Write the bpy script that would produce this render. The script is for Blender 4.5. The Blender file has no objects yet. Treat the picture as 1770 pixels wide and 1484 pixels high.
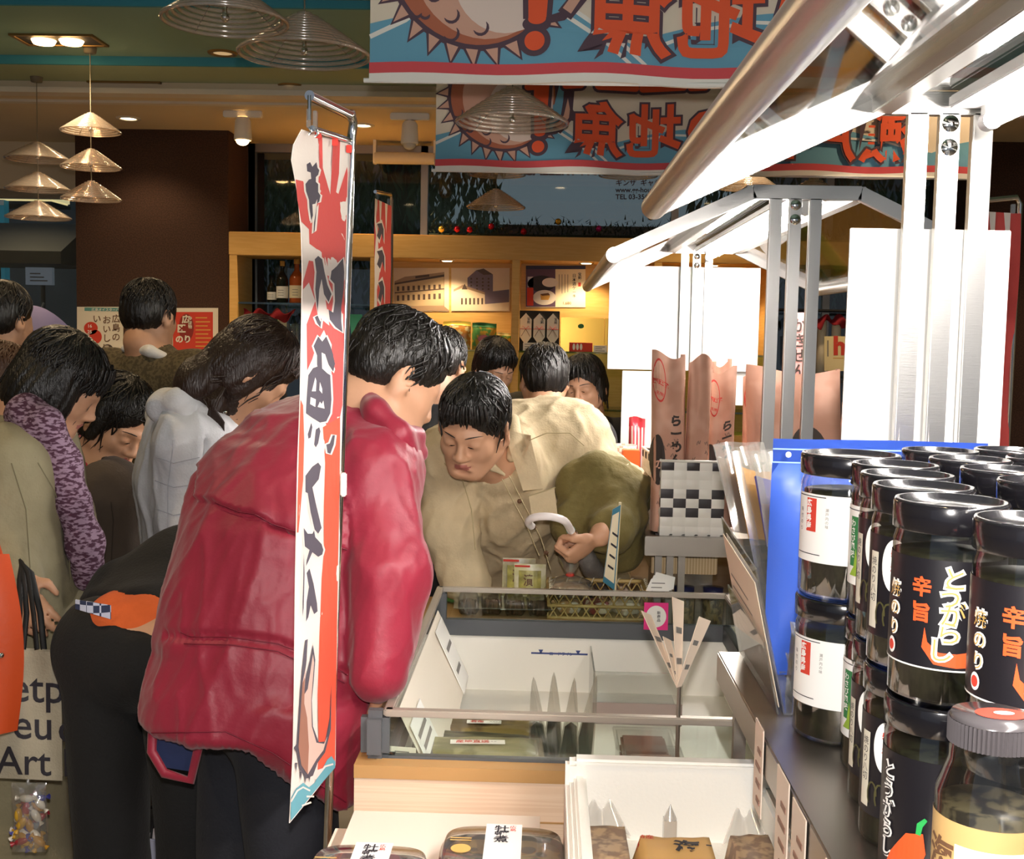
import bpy, bmesh, math, random
import numpy as np
from mathutils import Vector, Matrix, noise
from mathutils.geometry import tessellate_polygon
R = random.Random(7)
PI = math.pi
SC = bpy.context.scene
COL = SC.collection

# ------------------------------------------------------------------ camera
F, CX, CY, EYE = 2000.0, 885.0, 742.0, 1.5      # focal length in pixels of the 1770 x 1484 frame
Yc = np.array([(945 - CX) / F, -(580 - CY) / F, 1.0]); Yc /= np.linalg.norm(Yc)
_r = math.radians(1.25)
Zc = np.array([math.sin(_r), math.cos(_r), 0.0]); Zc -= Yc * Zc.dot(Yc); Zc /= np.linalg.norm(Zc)
Xc = np.cross(Zc, Yc)
if Xc[0] < 0: Xc = -Xc
MC = np.array([Xc, Yc, Zc])                      # world axes as seen by the camera (right, up, forward)
def at(px, py, y=None, x=None, z=None):
    """The world point seen at pixel (px, py) of the photograph at the given depth y (or on the plane x or z)."""
    d = MC @ np.array([(px - CX) / F, -(py - CY) / F, 1.0])
    t = y / d[1] if y is not None else x / d[0] if x is not None else (z - EYE) / d[2]
    return Vector((d[0] * t, d[1] * t, EYE + d[2] * t))
cam_d = bpy.data.cameras.new('camera'); cam = bpy.data.objects.new('camera', cam_d); COL.objects.link(cam)
cam_d.sensor_width = 36.0; cam_d.lens = F / 1770 * 36; cam_d.clip_start = 0.05; cam_d.clip_end = 200
cam.matrix_world = Matrix([[MC[0][0], MC[0][1], -MC[0][2], 0], [MC[1][0], MC[1][1], -MC[1][2], 0], [MC[2][0], MC[2][1], -MC[2][2], EYE], [0, 0, 0, 1]])
SC.camera = cam

# ------------------------------------------------------------------ world, lights, exposure
SC.view_settings.view_transform = 'Standard'; SC.view_settings.look = 'None'
SC.view_settings.gamma = 1.0; SC.view_settings.exposure = 0.35; SC.view_settings.use_curve_mapping = False
SC.cycles.max_bounces = 10; SC.cycles.transparent_max_bounces = 64; SC.cycles.caustics_reflective = False; SC.cycles.caustics_refractive = False
W = bpy.data.worlds.new('overcast evening'); SC.world = W; W.use_nodes = True
W.node_tree.nodes['Background'].inputs[0].default_value = (0.75, 0.85, 1.0, 1); W.node_tree.nodes['Background'].inputs[1].default_value = 0.20
def lamp(name, kind, loc, energy, color=(1, 1, 1), size=0.1, target=None, spot=None):
    d = bpy.data.lights.new(name, kind); d.energy = energy; d.color = color
    if kind == 'AREA': d.size = size
    else: d.shadow_soft_size = size
    if spot: d.spot_size = spot; d.spot_blend = 0.6
    o = bpy.data.objects.new(name, d); COL.objects.link(o); o.location = loc
    t = Vector(target) if target is not None else Vector(loc) - Vector((0, 0, 1))
    o.rotation_euler = (t - Vector(loc)).to_track_quat('-Z', 'Y').to_euler()
    return o
WARM = (1.0, 0.72, 0.42); WHITE = (1.0, 0.96, 0.92)
# the photographer's flash, just above the lens
lamp('camera_flash', 'SPOT', (0.0, 0.02, EYE + 0.09), 76, (1.0, 0.95, 0.90), 0.02, (0.0, 4.0, 1.6), math.radians(140))

# ------------------------------------------------------------------ materials
def lin(h):
    if isinstance(h, (tuple, list)): return tuple(h)[:3] + (1,)
    c = [int(h[i:i + 2], 16) / 255 for i in (0, 2, 4)]
    return tuple(((v + 0.055) / 1.055) ** 2.4 if v > 0.04045 else v / 12.92 for v in c) + (1,)
MATS = {}
def mat(name, col='808080', rough=0.5, metal=0.0, var=0.0, vscale=8.0, bump=0.0, bscale=60.0, stretch=None, emit=0.0, ecol=None, coat=0.0, sheen=0.0, spec=0.5, alpha=1.0, trans=0.0):
    if name in MATS: return MATS[name]
    m = bpy.data.materials.new(name); m.use_nodes = True; nt = m.node_tree; b = nt.nodes['Principled BSDF']
    c = lin(col)
    b.inputs['Base Color'].default_value = c; b.inputs['Roughness'].default_value = rough; b.inputs['Metallic'].default_value = metal
    b.inputs['Coat Weight'].default_value = coat; b.inputs['Sheen Weight'].default_value = sheen; b.inputs['Specular IOR Level'].default_value = spec
    b.inputs['Alpha'].default_value = alpha; b.inputs['Transmission Weight'].default_value = trans
    if emit:
        b.inputs['Emission Color'].default_value = lin(ecol) if ecol else c; b.inputs['Emission Strength'].default_value = emit
    if var or bump:
        tc = nt.nodes.new('ShaderNodeTexCoord'); mp = nt.nodes.new('ShaderNodeMapping'); nt.links.new(tc.outputs['Object'], mp.inputs['Vector'])
        if stretch: mp.inputs['Scale'].default_value = stretch
    if var:
        n = nt.nodes.new('ShaderNodeTexNoise'); n.inputs['Scale'].default_value = vscale; n.inputs['Detail'].default_value = 5
        nt.links.new(mp.outputs[0], n.inputs['Vector'])
        r = nt.nodes.new('ShaderNodeValToRGB'); r.color_ramp.elements[0].position = 0.3; r.color_ramp.elements[1].position = 0.7
        r.color_ramp.elements[0].color = tuple(max(0, v * (1 - var)) for v in c[:3]) + (1,)
        r.color_ramp.elements[1].color = tuple(min(1, v * (1 + var)) for v in c[:3]) + (1,)
        nt.links.new(n.outputs['Fac'], r.inputs[0]); nt.links.new(r.outputs[0], b.inputs['Base Color'])
    if bump:
        n2 = nt.nodes.new('ShaderNodeTexNoise'); n2.inputs['Scale'].default_value = bscale; n2.inputs['Detail'].default_value = 3
        nt.links.new(mp.outputs[0], n2.inputs['Vector'])
        bp = nt.nodes.new('ShaderNodeBump'); bp.inputs['Strength'].default_value = bump; bp.inputs['Distance'].default_value = 0.01
        nt.links.new(n2.outputs['Fac'], bp.inputs['Height']); nt.links.new(bp.outputs[0], b.inputs['Normal'])
    MATS[name] = m
    return m
def clear(name, tint='ffffff', gloss=0.25, rough=0.03, ior=1.45, haze=0.0):
    """Thin clear film, glass or acrylic: transparent with a Fresnel reflection and, if hazy, some white scatter."""
    if name in MATS: return MATS[name]
    m = bpy.data.materials.new(name); m.use_nodes = True; nt = m.node_tree; nt.nodes.clear()
    o = nt.nodes.new('ShaderNodeOutputMaterial'); t = nt.nodes.new('ShaderNodeBsdfTransparent'); g = nt.nodes.new('ShaderNodeBsdfGlossy')
    t.inputs[0].default_value = lin(tint); g.inputs['Roughness'].default_value = rough
    fr = nt.nodes.new('ShaderNodeFresnel'); ge = nt.nodes.new('ShaderNodeNewGeometry'); io = nt.nodes.new('ShaderNodeMath'); io.operation = 'MULTIPLY_ADD'
    io.inputs[1].default_value = 1 / ior - ior; io.inputs[2].default_value = ior; nt.links.new(ge.outputs['Backfacing'], io.inputs[0]); nt.links.new(io.outputs[0], fr.inputs[0])   # the same thin-sheet reflection from both faces
    ad = nt.nodes.new('ShaderNodeMath'); ad.operation = 'MULTIPLY_ADD'; ad.inputs[1].default_value = 1.0; ad.inputs[2].default_value = gloss * 0.2
    nt.links.new(fr.outputs[0], ad.inputs[0])
    mx = nt.nodes.new('ShaderNodeMixShader'); nt.links.new(ad.outputs[0], mx.inputs[0])
    base = t
    if haze:
        d = nt.nodes.new('ShaderNodeBsdfDiffuse'); d.inputs[0].default_value = lin('f4f0ea'); h = nt.nodes.new('ShaderNodeMixShader'); h.inputs[0].default_value = haze
        nt.links.new(t.outputs[0], h.inputs[1]); nt.links.new(d.outputs[0], h.inputs[2]); base = h
    nt.links.new(base.outputs[0], mx.inputs[1]); nt.links.new(g.outputs[0], mx.inputs[2]); nt.links.new(mx.outputs[0], o.inputs[0])
    MATS[name] = m
    return m
def two_tone(name, a, b, kind='NOISE', scale=20, rough=0.8, stretch=(1, 1, 1), lo=0.45, hi=0.55):
    """A material that wanders between two of its own colours (woven cloth, wood grain, stains)."""
    if name in MATS: return MATS[name]
    m = mat(name, a, rough); nt = m.node_tree; bs = nt.nodes['Principled BSDF']
    tc = nt.nodes.new('ShaderNodeTexCoord'); mp = nt.nodes.new('ShaderNodeMapping'); mp.inputs['Scale'].default_value = stretch
    nt.links.new(tc.outputs['Object'], mp.inputs[0])
    n = nt.nodes.new({'NOISE': 'ShaderNodeTexNoise', 'WAVE': 'ShaderNodeTexWave', 'VOR': 'ShaderNodeTexVoronoi', 'CHECK': 'ShaderNodeTexChecker'}[kind]); n.inputs['Scale'].default_value = scale
    nt.links.new(mp.outputs[0], n.inputs['Vector'])
    r = nt.nodes.new('ShaderNodeValToRGB'); r.color_ramp.elements[0].position = lo; r.color_ramp.elements[1].position = hi
    r.color_ramp.elements[0].color = lin(a); r.color_ramp.elements[1].color = lin(b)
    nt.links.new(n.outputs['Distance' if kind == 'VOR' else 'Fac'], r.inputs[0]); nt.links.new(r.outputs[0], bs.inputs['Base Color'])
    return m

# ------------------------------------------------------------------ objects and tags
def tag(o, label=None, cat=None, group=None, kind=None):
    if label: o['label'] = label
    if cat: o['category'] = cat
    if group: o['group'] = group
    if kind: o['kind'] = kind
    return o
def thing(name, label, cat, loc=(0, 0, 0), rz=0.0, group=None):
    o = bpy.data.objects.new(name, None); COL.objects.link(o); o.location = Vector(loc); o.rotation_euler = (0, 0, rz); o.empty_display_size = 0.05
    return tag(o, label, cat, group)
def base_matrix(o):
    return Matrix.Translation(o.location) @ o.rotation_euler.to_matrix().to_4x4()
def copy_tree(o, parent=None):
    c = o.copy(); COL.objects.link(c)
    if parent is not None: c.parent = parent
    for ch in [x for x in SC.objects if x.parent == o]: copy_tree(ch, c)
    return c
def dup(o, loc=None, rz=None, label=None, group=None):
    c = copy_tree(o)
    if loc is not None: c.location = Vector(loc)
    if rz is not None: c.rotation_euler = (0, 0, rz)
    if label: c['label'] = label
    if group: c['group'] = group
    return c

# ------------------------------------------------------------------ mesh builder
_TXT = {}
def text_mesh(s, off=0.0, cuts=0):
    """Outline of a line of lettering as (verts, faces, width), 1 unit em, in the xy plane."""
    k = (s, round(off, 4), cuts)
    if k in _TXT: return _TXT[k]
    cu = bpy.data.curves.new('lettering', 'FONT'); cu.body = s; cu.size = 1.0; cu.offset = off; cu.resolution_u = 3
    ob = bpy.data.objects.new('lettering', cu); COL.objects.link(ob)
    me = ob.evaluated_get(bpy.context.evaluated_depsgraph_get()).to_mesh()
    bm = bmesh.new(); bm.from_mesh(me); ob.to_mesh_clear()
    bpy.data.objects.remove(ob); bpy.data.curves.remove(cu)
    _bisect(bm, cuts)
    out = ([v.co.copy() for v in bm.verts], [[v.index for v in f.verts] for f in bm.faces]); bm.free()
    _TXT[k] = out
    return out
def _bisect(bm, n):
    if not n or not bm.verts: return
    for ax in (0, 1):
        lo = min(v.co[ax] for v in bm.verts); hi = max(v.co[ax] for v in bm.verts)
        m = n if ax == 0 else max(1, n // 2)
        for i in range(1, m):
            p = [0, 0, 0]; p[ax] = lo + (hi - lo) * i / m; nn = [0, 0, 0]; nn[ax] = 1
            bmesh.ops.bisect_plane(bm, geom=bm.verts[:] + bm.edges[:] + bm.faces[:], plane_co=p, plane_no=nn)
    bm.verts.index_update()
def poly_mesh(pts, cuts=0):
    bm = bmesh.new(); vs = [bm.verts.new((p[0], p[1], 0)) for p in pts]
    for t in tessellate_polygon([[Vector((p[0], p[1], 0)) for p in pts]]):
        try: bm.faces.new([vs[i] for i in t])
        except ValueError: pass
    _bisect(bm, cuts)
    bm.verts.index_update()
    out = ([v.co.copy() for v in bm.verts], [[v.index for v in f.verts] for f in bm.faces]); bm.free()
    return out
class MB:
    def __init__(s): s.v = []; s.f = []; s.m = []; s.mats = []; s.sm = []
    def mi(s, m):
        if m not in s.mats: s.mats.append(m)
        return s.mats.index(m)
    def add(s, vs, fs, m, smooth=False):
        k = len(s.v); i = s.mi(m); s.v.extend(Vector(v) for v in vs); s.f.extend([k + j for j in f] for f in fs); s.m.extend([i] * len(fs)); s.sm.extend([smooth] * len(fs)); return s
    def box(s, c, d, m, rot=None, bev=0.0):
        c = Vector(c); hx, hy, hz = d[0] / 2, d[1] / 2, d[2] / 2
        M3 = Matrix.Rotation(rot, 3, 'Z') if isinstance(rot, (int, float)) else rot if rot is not None else Matrix.Identity(3)
        if bev:
            bm = bmesh.new(); bmesh.ops.create_cube(bm, size=1.0); bmesh.ops.scale(bm, vec=d, verts=bm.verts)
            bmesh.ops.bevel(bm, geom=bm.edges[:], offset=min(bev, min(d) * 0.45), segments=2, affect='EDGES')
            bm.verts.index_update(); vs = [c + M3 @ v.co for v in bm.verts]; fs = [[v.index for v in f.verts] for f in bm.faces]; bm.free()
            return s.add(vs, fs, m)
        vs = [c + M3 @ Vector((x * hx, y * hy, z * hz)) for z in (-1, 1) for y in (-1, 1) for x in (-1, 1)]
        return s.add(vs, [[0, 2, 3, 1], [4, 5, 7, 6], [0, 1, 5, 4], [2, 6, 7, 3], [0, 4, 6, 2], [1, 3, 7, 5]], m)
    def bx(s, x0, x1, y0, y1, z0, z1, m, bev=0.0):
        return s.box(((x0 + x1) / 2, (y0 + y1) / 2, (z0 + z1) / 2), (abs(x1 - x0), abs(y1 - y0), abs(z1 - z0)), m, None, bev)
    def tube(s, pts, r, m, seg=10, caps=True, closed=False, flat=None):
        pts = [Vector(p) for p in pts]; n = len(pts); rs = r if isinstance(r, (list, tuple)) else [r] * n
        vs = []; up = None
        for i, p in enumerate(pts):
            t = (pts[(i + 1) % n] - pts[i - 1]) if closed else (pts[min(i + 1, n - 1)] - pts[max(i - 1, 0)])
            t = t.normalized() if t.length > 1e-9 else Vector((0, 0, 1))
            if up is None: up = Vector((0, 0, 1)) if abs(t.z) < 0.9 else Vector((0, 1, 0))
            a = t.cross(up); a = a.normalized() if a.length > 1e-6 else Vector((1, 0, 0)); b = a.cross(t).normalized(); up = b
            for k in range(seg):
                an = 2 * PI * k / seg
                vs.append(p + a * (math.cos(an) * rs[i]) + b * (math.sin(an) * rs[i] * (flat or 1)))
        fs = []
        for i in range(n if closed else n - 1):
            j = (i + 1) % n
            for k in range(seg): fs.append([i * seg + k, i * seg + (k + 1) % seg, j * seg + (k + 1) % seg, j * seg + k])
        s.add(vs, fs, m, True)
        if caps and not closed:
            s.add(vs[:seg], [list(range(seg))[::-1]], m); s.add(vs[-seg:], [list(range(seg))], m)
        return s
    def cyl(s, p0, p1, r0, m, r1=None, seg=24): return s.tube([p0, p1], [r0, r0 if r1 is None else r1], m, seg)
    def lathe(s, prof, c, m, seg=32, M3=None, smooth=True):
        """prof: list of (radius, height) from bottom to top around the local z axis."""
        c = Vector(c); M3 = M3 or Matrix.Identity(3); vs = []
        for r, h in prof:
            for k in range(seg): vs.append(c + M3 @ Vector((r * math.cos(2 * PI * k / seg), r * math.sin(2 * PI * k / seg), h)))
        fs = [[i * seg + k, i * seg + (k + 1) % seg, (i + 1) * seg + (k + 1) % seg, (i + 1) * seg + k] for i in range(len(prof) - 1) for k in range(seg)]
        s.add(vs, fs, m, smooth)
        return s
    def grid(s, fn, nu, nv, m, smooth=True, thick=0.0, mfn=None):
        """fn(u, v) -> point for u, v in 0..1; with thick the sheet gets a real back and edge."""
        P = [[Vector(fn(i / nu, j / nv)) for i in range(nu + 1)] for j in range(nv + 1)]
        vs = [p for row in P for p in row]; w = nu + 1
        fs = [[j * w + i, j * w + i + 1, (j + 1) * w + i + 1, (j + 1) * w + i] for j in range(nv) for i in range(nu)]
        s.add(vs, fs, m, smooth)
        if thick:
            nn = []
            for j in range(nv + 1):
                for i in range(nu + 1):
                    a = P[j][min(i + 1, nu)] - P[j][max(i - 1, 0)]; b = P[min(j + 1, nv)][i] - P[max(j - 1, 0)][i]
                    c = a.cross(b); nn.append(c.normalized() if c.length > 1e-12 else Vector((0, 0, 1)))
            bk = [v - n * thick for v, n in zip(vs, nn)]
            s.add(bk, [f[::-1] for f in fs], m, smooth)
            rim = [i for i in range(w)] + [j * w + nu for j in range(1, nv + 1)] + [nv * w + i for i in range(nu - 1, -1, -1)] + [j * w for j in range(nv - 1, 0, -1)]
            vv = [vs[i] for i in rim] + [bk[i] for i in rim]; q = len(rim)
            s.add(vv, [[i, (i + 1) % q, q + (i + 1) % q, q + i][::-1] for i in range(q)], m)
        return s
    def ball(s, c, r, m, rings=10, seg=16, M3=None):
        rr = r if isinstance(r, (tuple, list)) else (r, r, r); c = Vector(c); M3 = M3 or Matrix.Identity(3); vs = []
        for i in range(rings + 1):
            th = PI * i / rings
            for k in range(seg):
                ph = 2 * PI * k / seg
                vs.append(c + M3 @ Vector((rr[0] * math.sin(th) * math.cos(ph), rr[1] * math.sin(th) * math.sin(ph), rr[2] * math.cos(th))))
        fs = [[i * seg + k, (i + 1) * seg + k, (i + 1) * seg + (k + 1) % seg, i * seg + (k + 1) % seg] for i in range(rings) for k in range(seg)]
        return s.add(vs, fs, m, True)
    def prism(s, pts, m, d, M4=None):
        """Polygon pts (2-D) extruded by d along local z."""
        M4 = M4 or Matrix.Identity(4); n = len(pts); tri = tessellate_polygon([[Vector((p[0], p[1], 0)) for p in pts]])
        vs = [M4 @ Vector((p[0], p[1], 0)) for p in pts] + [M4 @ Vector((p[0], p[1], d)) for p in pts]
        fs = [list(t) for t in tri] + [[n + i for i in t][::-1] for t in tri] + [[i, (i + 1) % n, n + (i + 1) % n, n + i] for i in range(n)]
        return s.add(vs, fs, m)
    def decal(s, vf, m, fn):
        """Flat lettering or a printed shape laid on a surface by fn(x, y) -> point."""
        return s.add([fn(v.x, v.y) for v in vf[0]], vf[1], m)
    def text(s, string, m, fn, size=1.0, x=0.0, y=0.0, off=0.0, cuts=0, mirror=False, sx=1.0, vertical=False, gap=1.0):
        """Lettering with its lower left corner at (x, y) in the surface coordinates of fn; vertical stacks the characters downward."""
        rows = [(c, x, y - i * size * gap) for i, c in enumerate(string)] if vertical else [(string, x, y)]
        for c, xx, yy in rows:
            if c == ' ': continue
            vs, fs = text_mesh(c, off, cuts)
            if not vs: continue
            q = -1 if mirror else 1
            s.add([fn(xx + q * v.x * size * sx, yy + v.y * size) for v in vs], fs, m)
        return s
    def build(s, name, parent=None, world=True, sharp=None):
        me = bpy.data.meshes.new(name); me.from_pydata([tuple(v) for v in s.v], [], s.f)
        for m in s.mats: me.materials.append(m)
        me.polygons.foreach_set('material_index', s.m); me.polygons.foreach_set('use_smooth', s.sm); me.validate(); me.update()
        return link(name, me, parent, world)
def link(name, me, parent=None, world=True):
    o = bpy.data.objects.new(name, me); COL.objects.link(o)
    if parent is not None:
        o.parent = parent
        if world:
            root = parent
            while root.parent is not None: root = root.parent
            B = base_matrix(root)
            me.transform(B.inverted()); me.update()
    return o
def solo(mb, name, label, cat, group=None, base=None):
    """A thing that is one mesh: its origin goes to its base."""
    o = mb.build(name)
    co = np.array([v[:] for v in mb.v]); c = Vector(base) if base is not None else Vector((float(co[:, 0].mean()), float(co[:, 1].mean()), float(co[:, 2].min())))
    o.data.transform(Matrix.Translation(-c)); o.location = c
    return tag(o, label, cat, group)
def struct(mb, name, parent=None, label=None):
    o = mb.build(name, parent); o['kind'] = 'structure'
    if label: o['label'] = label
    return o
def plane_fn(o, ux, uy, lift=0.0):
    """Surface coordinates (x, y) -> o + x*ux + y*uy, lifted off the surface along its normal."""
    o = Vector(o); ux = Vector(ux); uy = Vector(uy); n = ux.cross(uy).normalized() * lift
    return lambda x, y: o + ux * x + uy * y + n
def rect(x0, y0, x1, y1): return [(x0, y0), (x1, y0), (x1, y1), (x0, y1)]
def ell(cx, cy, rx, ry, n=28, a0=0, a1=2 * PI): return [(cx + rx * math.cos(a0 + (a1 - a0) * i / n), cy + ry * math.sin(a0 + (a1 - a0) * i / n)) for i in range(n)]
def stroke(pts, w):
    """Polygon of a pen stroke along pts with width w (number or list)."""
    n = len(pts); ws = w if isinstance(w, (list, tuple)) else [w] * n; L = []; Q = []
    for i in range(n):
        a = pts[max(i - 1, 0)]; b = pts[min(i + 1, n - 1)]; dx, dy = b[0] - a[0], b[1] - a[1]; l = math.hypot(dx, dy) or 1
        L.append((pts[i][0] - dy / l * ws[i] / 2, pts[i][1] + dx / l * ws[i] / 2)); Q.append((pts[i][0] + dy / l * ws[i] / 2, pts[i][1] - dx / l * ws[i] / 2))
    return L + Q[::-1]
def strip_mesh(pts, w):
    p = stroke(pts, w); n = len(pts)
    return [Vector((q[0], q[1], 0)) for q in p], [[i, i + 1, 2 * n - 2 - i, 2 * n - 1 - i] for i in range(n - 1)]
# ------------------------------------------------------------------ the room
def span(x0, y0, x1, y1, d):
    """World x0, x1, z0, z1 of a photograph rectangle standing at depth d."""
    mx, my = (x0 + x1) / 2, (y0 + y1) / 2
    return at(x0, my, y=d).x, at(x1, my, y=d).x, at(mx, y1, y=d).z, at(mx, y0, y=d).z
M_floor = two_tone('floor tile', '8d8272', '7c7263', 'NOISE', 3, 0.45)
M_green = mat('ceiling green', '86a898', 0.9, var=0.05, vscale=2)
M_olive = mat('ceiling olive', '9dae90', 0.9, var=0.05, vscale=2)
M_teal = mat('fascia teal', '3f93a8', 0.8)
M_beige = mat('ceiling beige', 'd8cbb2', 0.9, var=0.04, vscale=2)
M_trim = mat('trim white', 'd9d4c8', 0.6)
M_col = two_tone('brown column cloth', '3d2a22', '4b3328', 'NOISE', 110, 0.95)
M_black = mat('black', '121214', 0.7); M_dark = mat('dark grey', '2b2c30', 0.6)
M_white = mat('white paint', 'f2f0ea', 0.6); M_cream = mat('cream', 'efe3c4', 0.6)
M_steel = mat('brushed steel', 'c9c7c3', 0.32, 1.0, bump=0.06, bscale=30, stretch=(1, 1, 30))
M_steeldk = mat('satin steel', 'aca59c', 0.38, 1.0)
M_chrome = mat('chrome', 'e6e6e6', 0.09, 1.0)
M_glass = clear('window glass', 'eef4f2', 0.15)
M_glassd = clear('case glass', 'f6fbf8', 0.15)
M_acryl = clear('acrylic', 'f2f4f2', 0.5, haze=0.08)
M_film = clear('clear film', 'fbfaf6', 0.9, 0.12, haze=0.10)
M_tan = two_tone('cabinet wood', 'd8ac62', 'd3a55a', 'NOISE', 6, 0.55, (1, 1, 12))
M_red = mat('print red', 'd8382c', 0.6); M_green2 = mat('print green', '2f7a45', 0.6); M_grey = mat('print grey', '77736f', 0.7); M_ink = mat('print ink', '2b2830', 0.7)

mb = MB(); mb.bx(-6, 6, -3, 9.2, -0.1, 0, M_floor); struct(mb, 'floor')
mb = MB()
CEIL = [(-3.0, 5.25, 2.96, M_green), (5.25, 6.2, 2.925, M_green), (6.2, 6.6, 2.88, M_olive), (6.6, 9.2, 2.84, M_beige)]
for y0, y1, z, m in CEIL: mb.bx(-6, 6, y0, y1, z, 3.1, m)
mb.bx(-6, 6, 5.23, 5.25, 2.925, 2.96, M_teal); mb.bx(-6, 6, 6.18, 6.2, 2.88, 2.925, M_teal)
struct(mb, 'ceiling')
mb = MB(); mb.bx(-6, 6, 6.585, 6.7, 2.815, 2.845, M_trim); mb.bx(-6, 6, 6.92, 6.98, 2.825, 2.845, M_trim); struct(mb, 'trim_1')
mb = MB(); mb.bx(-6.1, -6, -3, 9.2, 0, 3.0, M_beige); struct(mb, 'wall_left')
mb = MB(); mb.bx(6, 6.1, -3, 9.2, 0, 3.0, M_beige); struct(mb, 'wall_right')
XL0, XL1 = at(131, 380, y=7.9).x, at(395, 380, y=7.9).x
mb = MB(); mb.bx(XL0, XL1, 7.9, 8.9, 0, 2.84, M_col); struct(mb, 'wall_column_left')
XR0 = at(1693, 280, y=7.9).x
mb = MB(); mb.bx(XR0, XR0 + 1.4, 7.9, 8.9, 0, 2.84, M_col); struct(mb, 'wall_column_right')
def window(name, x0, x1, z0, z1, y, mull):
    fr = MB()
    fr.bx(x0, x1, y - 0.03, y + 0.03, z0, z0 + 0.06, M_steeldk); fr.bx(x0, x1, y - 0.03, y + 0.03, z1 - 0.06, z1, M_steeldk)
    for xm in [x0 + 0.025, x1 - 0.025] + mull: fr.bx(xm - 0.025, xm + 0.025, y - 0.03, y + 0.03, z0, z1, M_steeldk)
    w = struct(fr, name)
    g = MB(); g.bx(x0, x1, y - 0.004, y + 0.004, z0, z1, M_glass); g.build('glass_pane', w)['kind'] = 'structure'
window('window_1', XL1, XR0, 0.0, 2.84, 8.45, [at(437, 330, y=8.45).x, at(520, 330, y=8.45).x + 0.9, 0.9, 2.0])
window('window_2', -6, XL0, 0.0, 2.5, 8.6, [-4.3])
window('window_3', XR0 + 1.4, 6, 0.0, 2.5, 8.6, [])
mb = MB(); mb.bx(-6, XL0, 8.5, 8.7, 2.5, 2.84, M_beige); mb.bx(XR0 + 1.4, 6, 8.5, 8.7, 2.5, 2.84, M_beige); struct(mb, 'wall_back')

# ------------------------------------------------------------------ the street beyond the glass
M_road = mat('street paving', '3a3d42', 0.7, var=0.1)
mb = MB(); mb.bx(-14, 14, 9.2, 24, -0.15, -0.02, M_road); struct(mb, 'street_pavement')
M_fac = mat('far facade', '4d5358', 0.8, var=0.15, vscale=1.5)
mb = MB(); mb.bx(-14, 14, 23.5, 24, -0.02, 12, M_fac); struct(mb, 'exterior_facade')
M_sign = mat('gallery board', '7f8a94', 0.7, emit=0.34, ecol='7f8a94')  # the board is no lamp: a faint glow in its material brightens it
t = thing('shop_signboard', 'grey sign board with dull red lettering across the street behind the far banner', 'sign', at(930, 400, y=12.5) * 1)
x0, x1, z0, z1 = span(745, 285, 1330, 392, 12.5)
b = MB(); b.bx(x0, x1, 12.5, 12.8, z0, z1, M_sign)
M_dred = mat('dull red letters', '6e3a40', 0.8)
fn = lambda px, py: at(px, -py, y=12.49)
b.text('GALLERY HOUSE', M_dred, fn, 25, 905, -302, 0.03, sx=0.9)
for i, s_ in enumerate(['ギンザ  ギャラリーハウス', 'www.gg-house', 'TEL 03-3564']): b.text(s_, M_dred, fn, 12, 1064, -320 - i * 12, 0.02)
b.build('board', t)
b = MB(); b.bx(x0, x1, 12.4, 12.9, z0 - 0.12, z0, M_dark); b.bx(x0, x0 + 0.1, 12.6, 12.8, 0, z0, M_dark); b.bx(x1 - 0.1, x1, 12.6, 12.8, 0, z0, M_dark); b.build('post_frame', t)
M_leaf = mat('willow leaf', '2c3b26', 0.7, var=0.4, vscale=3); M_bark = mat('willow bark', '33291f', 0.9)
def willow(px, label, y, seed, w):
    rr = random.Random(seed); c = at(px, 300, y=y); t = thing('willow_tree', label, 'tree', (c.x, y, -0.02), 0, 'street trees beyond the glass')
    b = MB(); b.tube([(c.x, y, -0.02), (c.x + 0.1, y, 1.6), (c.x - 0.05, y, 3.2), (c.x + 0.2, y + 0.1, 4.6)], [0.2, 0.16, 0.13, 0.07], M_bark); b.build('trunk', t)
    b = MB()
    for i in range(150):
        a = rr.uniform(0, 2 * PI); q = w * math.sqrt(rr.random()); p = Vector((c.x + q * math.cos(a), y + 0.7 * q * math.sin(a), 5.0 - 0.5 * q + rr.uniform(-.6, .3))); L = rr.uniform(1.6, 3.4)
        for k in range(26):
            z = p.z - L * k / 26; o = Vector((p.x + 0.05 * math.sin(k + i), p.y, z)); l = rr.uniform(.10, .2); d = Vector((rr.uniform(-.5, .5), rr.uniform(-.5, .5), -1)) * l; s_ = Vector((rr.uniform(-1, 1), rr.uniform(-1, 1), 0)).normalized() * .025
            b.add([o, o + d * .5 + s_, o + d, o + d * .5 - s_], [[0, 1, 2, 3]], M_leaf)
    b.build('foliage', t)
willow(690, 'dark weeping willow beyond the glass left of the grey sign board', 11.0, 1, 1.0)
willow(430, 'dark weeping willow beyond the glass behind the near red flag', 14.6, 2, 1.0)
willow(1450, 'dark weeping willow beyond the glass between the steel canopy posts', 11.2, 3, 1.7)
# street front seen through the left window
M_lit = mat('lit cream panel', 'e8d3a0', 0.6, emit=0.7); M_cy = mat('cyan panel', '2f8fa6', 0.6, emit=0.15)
x0, x1, z0, z1 = span(-40, 312, 92, 348, 11); b = MB(); b.bx(x0, x1, 11, 11.4, z0, z1, M_lit, 0.02); b.bx(x0, x1, 10.95, 11.4, z0 - 0.03, z0, M_dark)
solo(b, 'lit_soffit_box', 'glowing cream box standing for a lit soffit above the black awning', 'sign')  # glowing box that imitates a lit cream soffit
x0, x1, z0, z1 = span(-60, 380, 131, 458, 9.6); b = MB(); b.prism([(9.3, z0), (9.3, z0 + .1), (9.9, z1), (10.1, z1), (10.1, z0)], M_black, x1 - x0, Matrix(((0, 0, 1, x0), (1, 0, 0, 0), (0, 1, 0, 0), (0, 0, 0, 1))))
for xp in (x0 + .05, x1 - .05): b.cyl((xp, 10.05, 0), (xp, 10.05, z0), 0.03, M_black)
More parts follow.
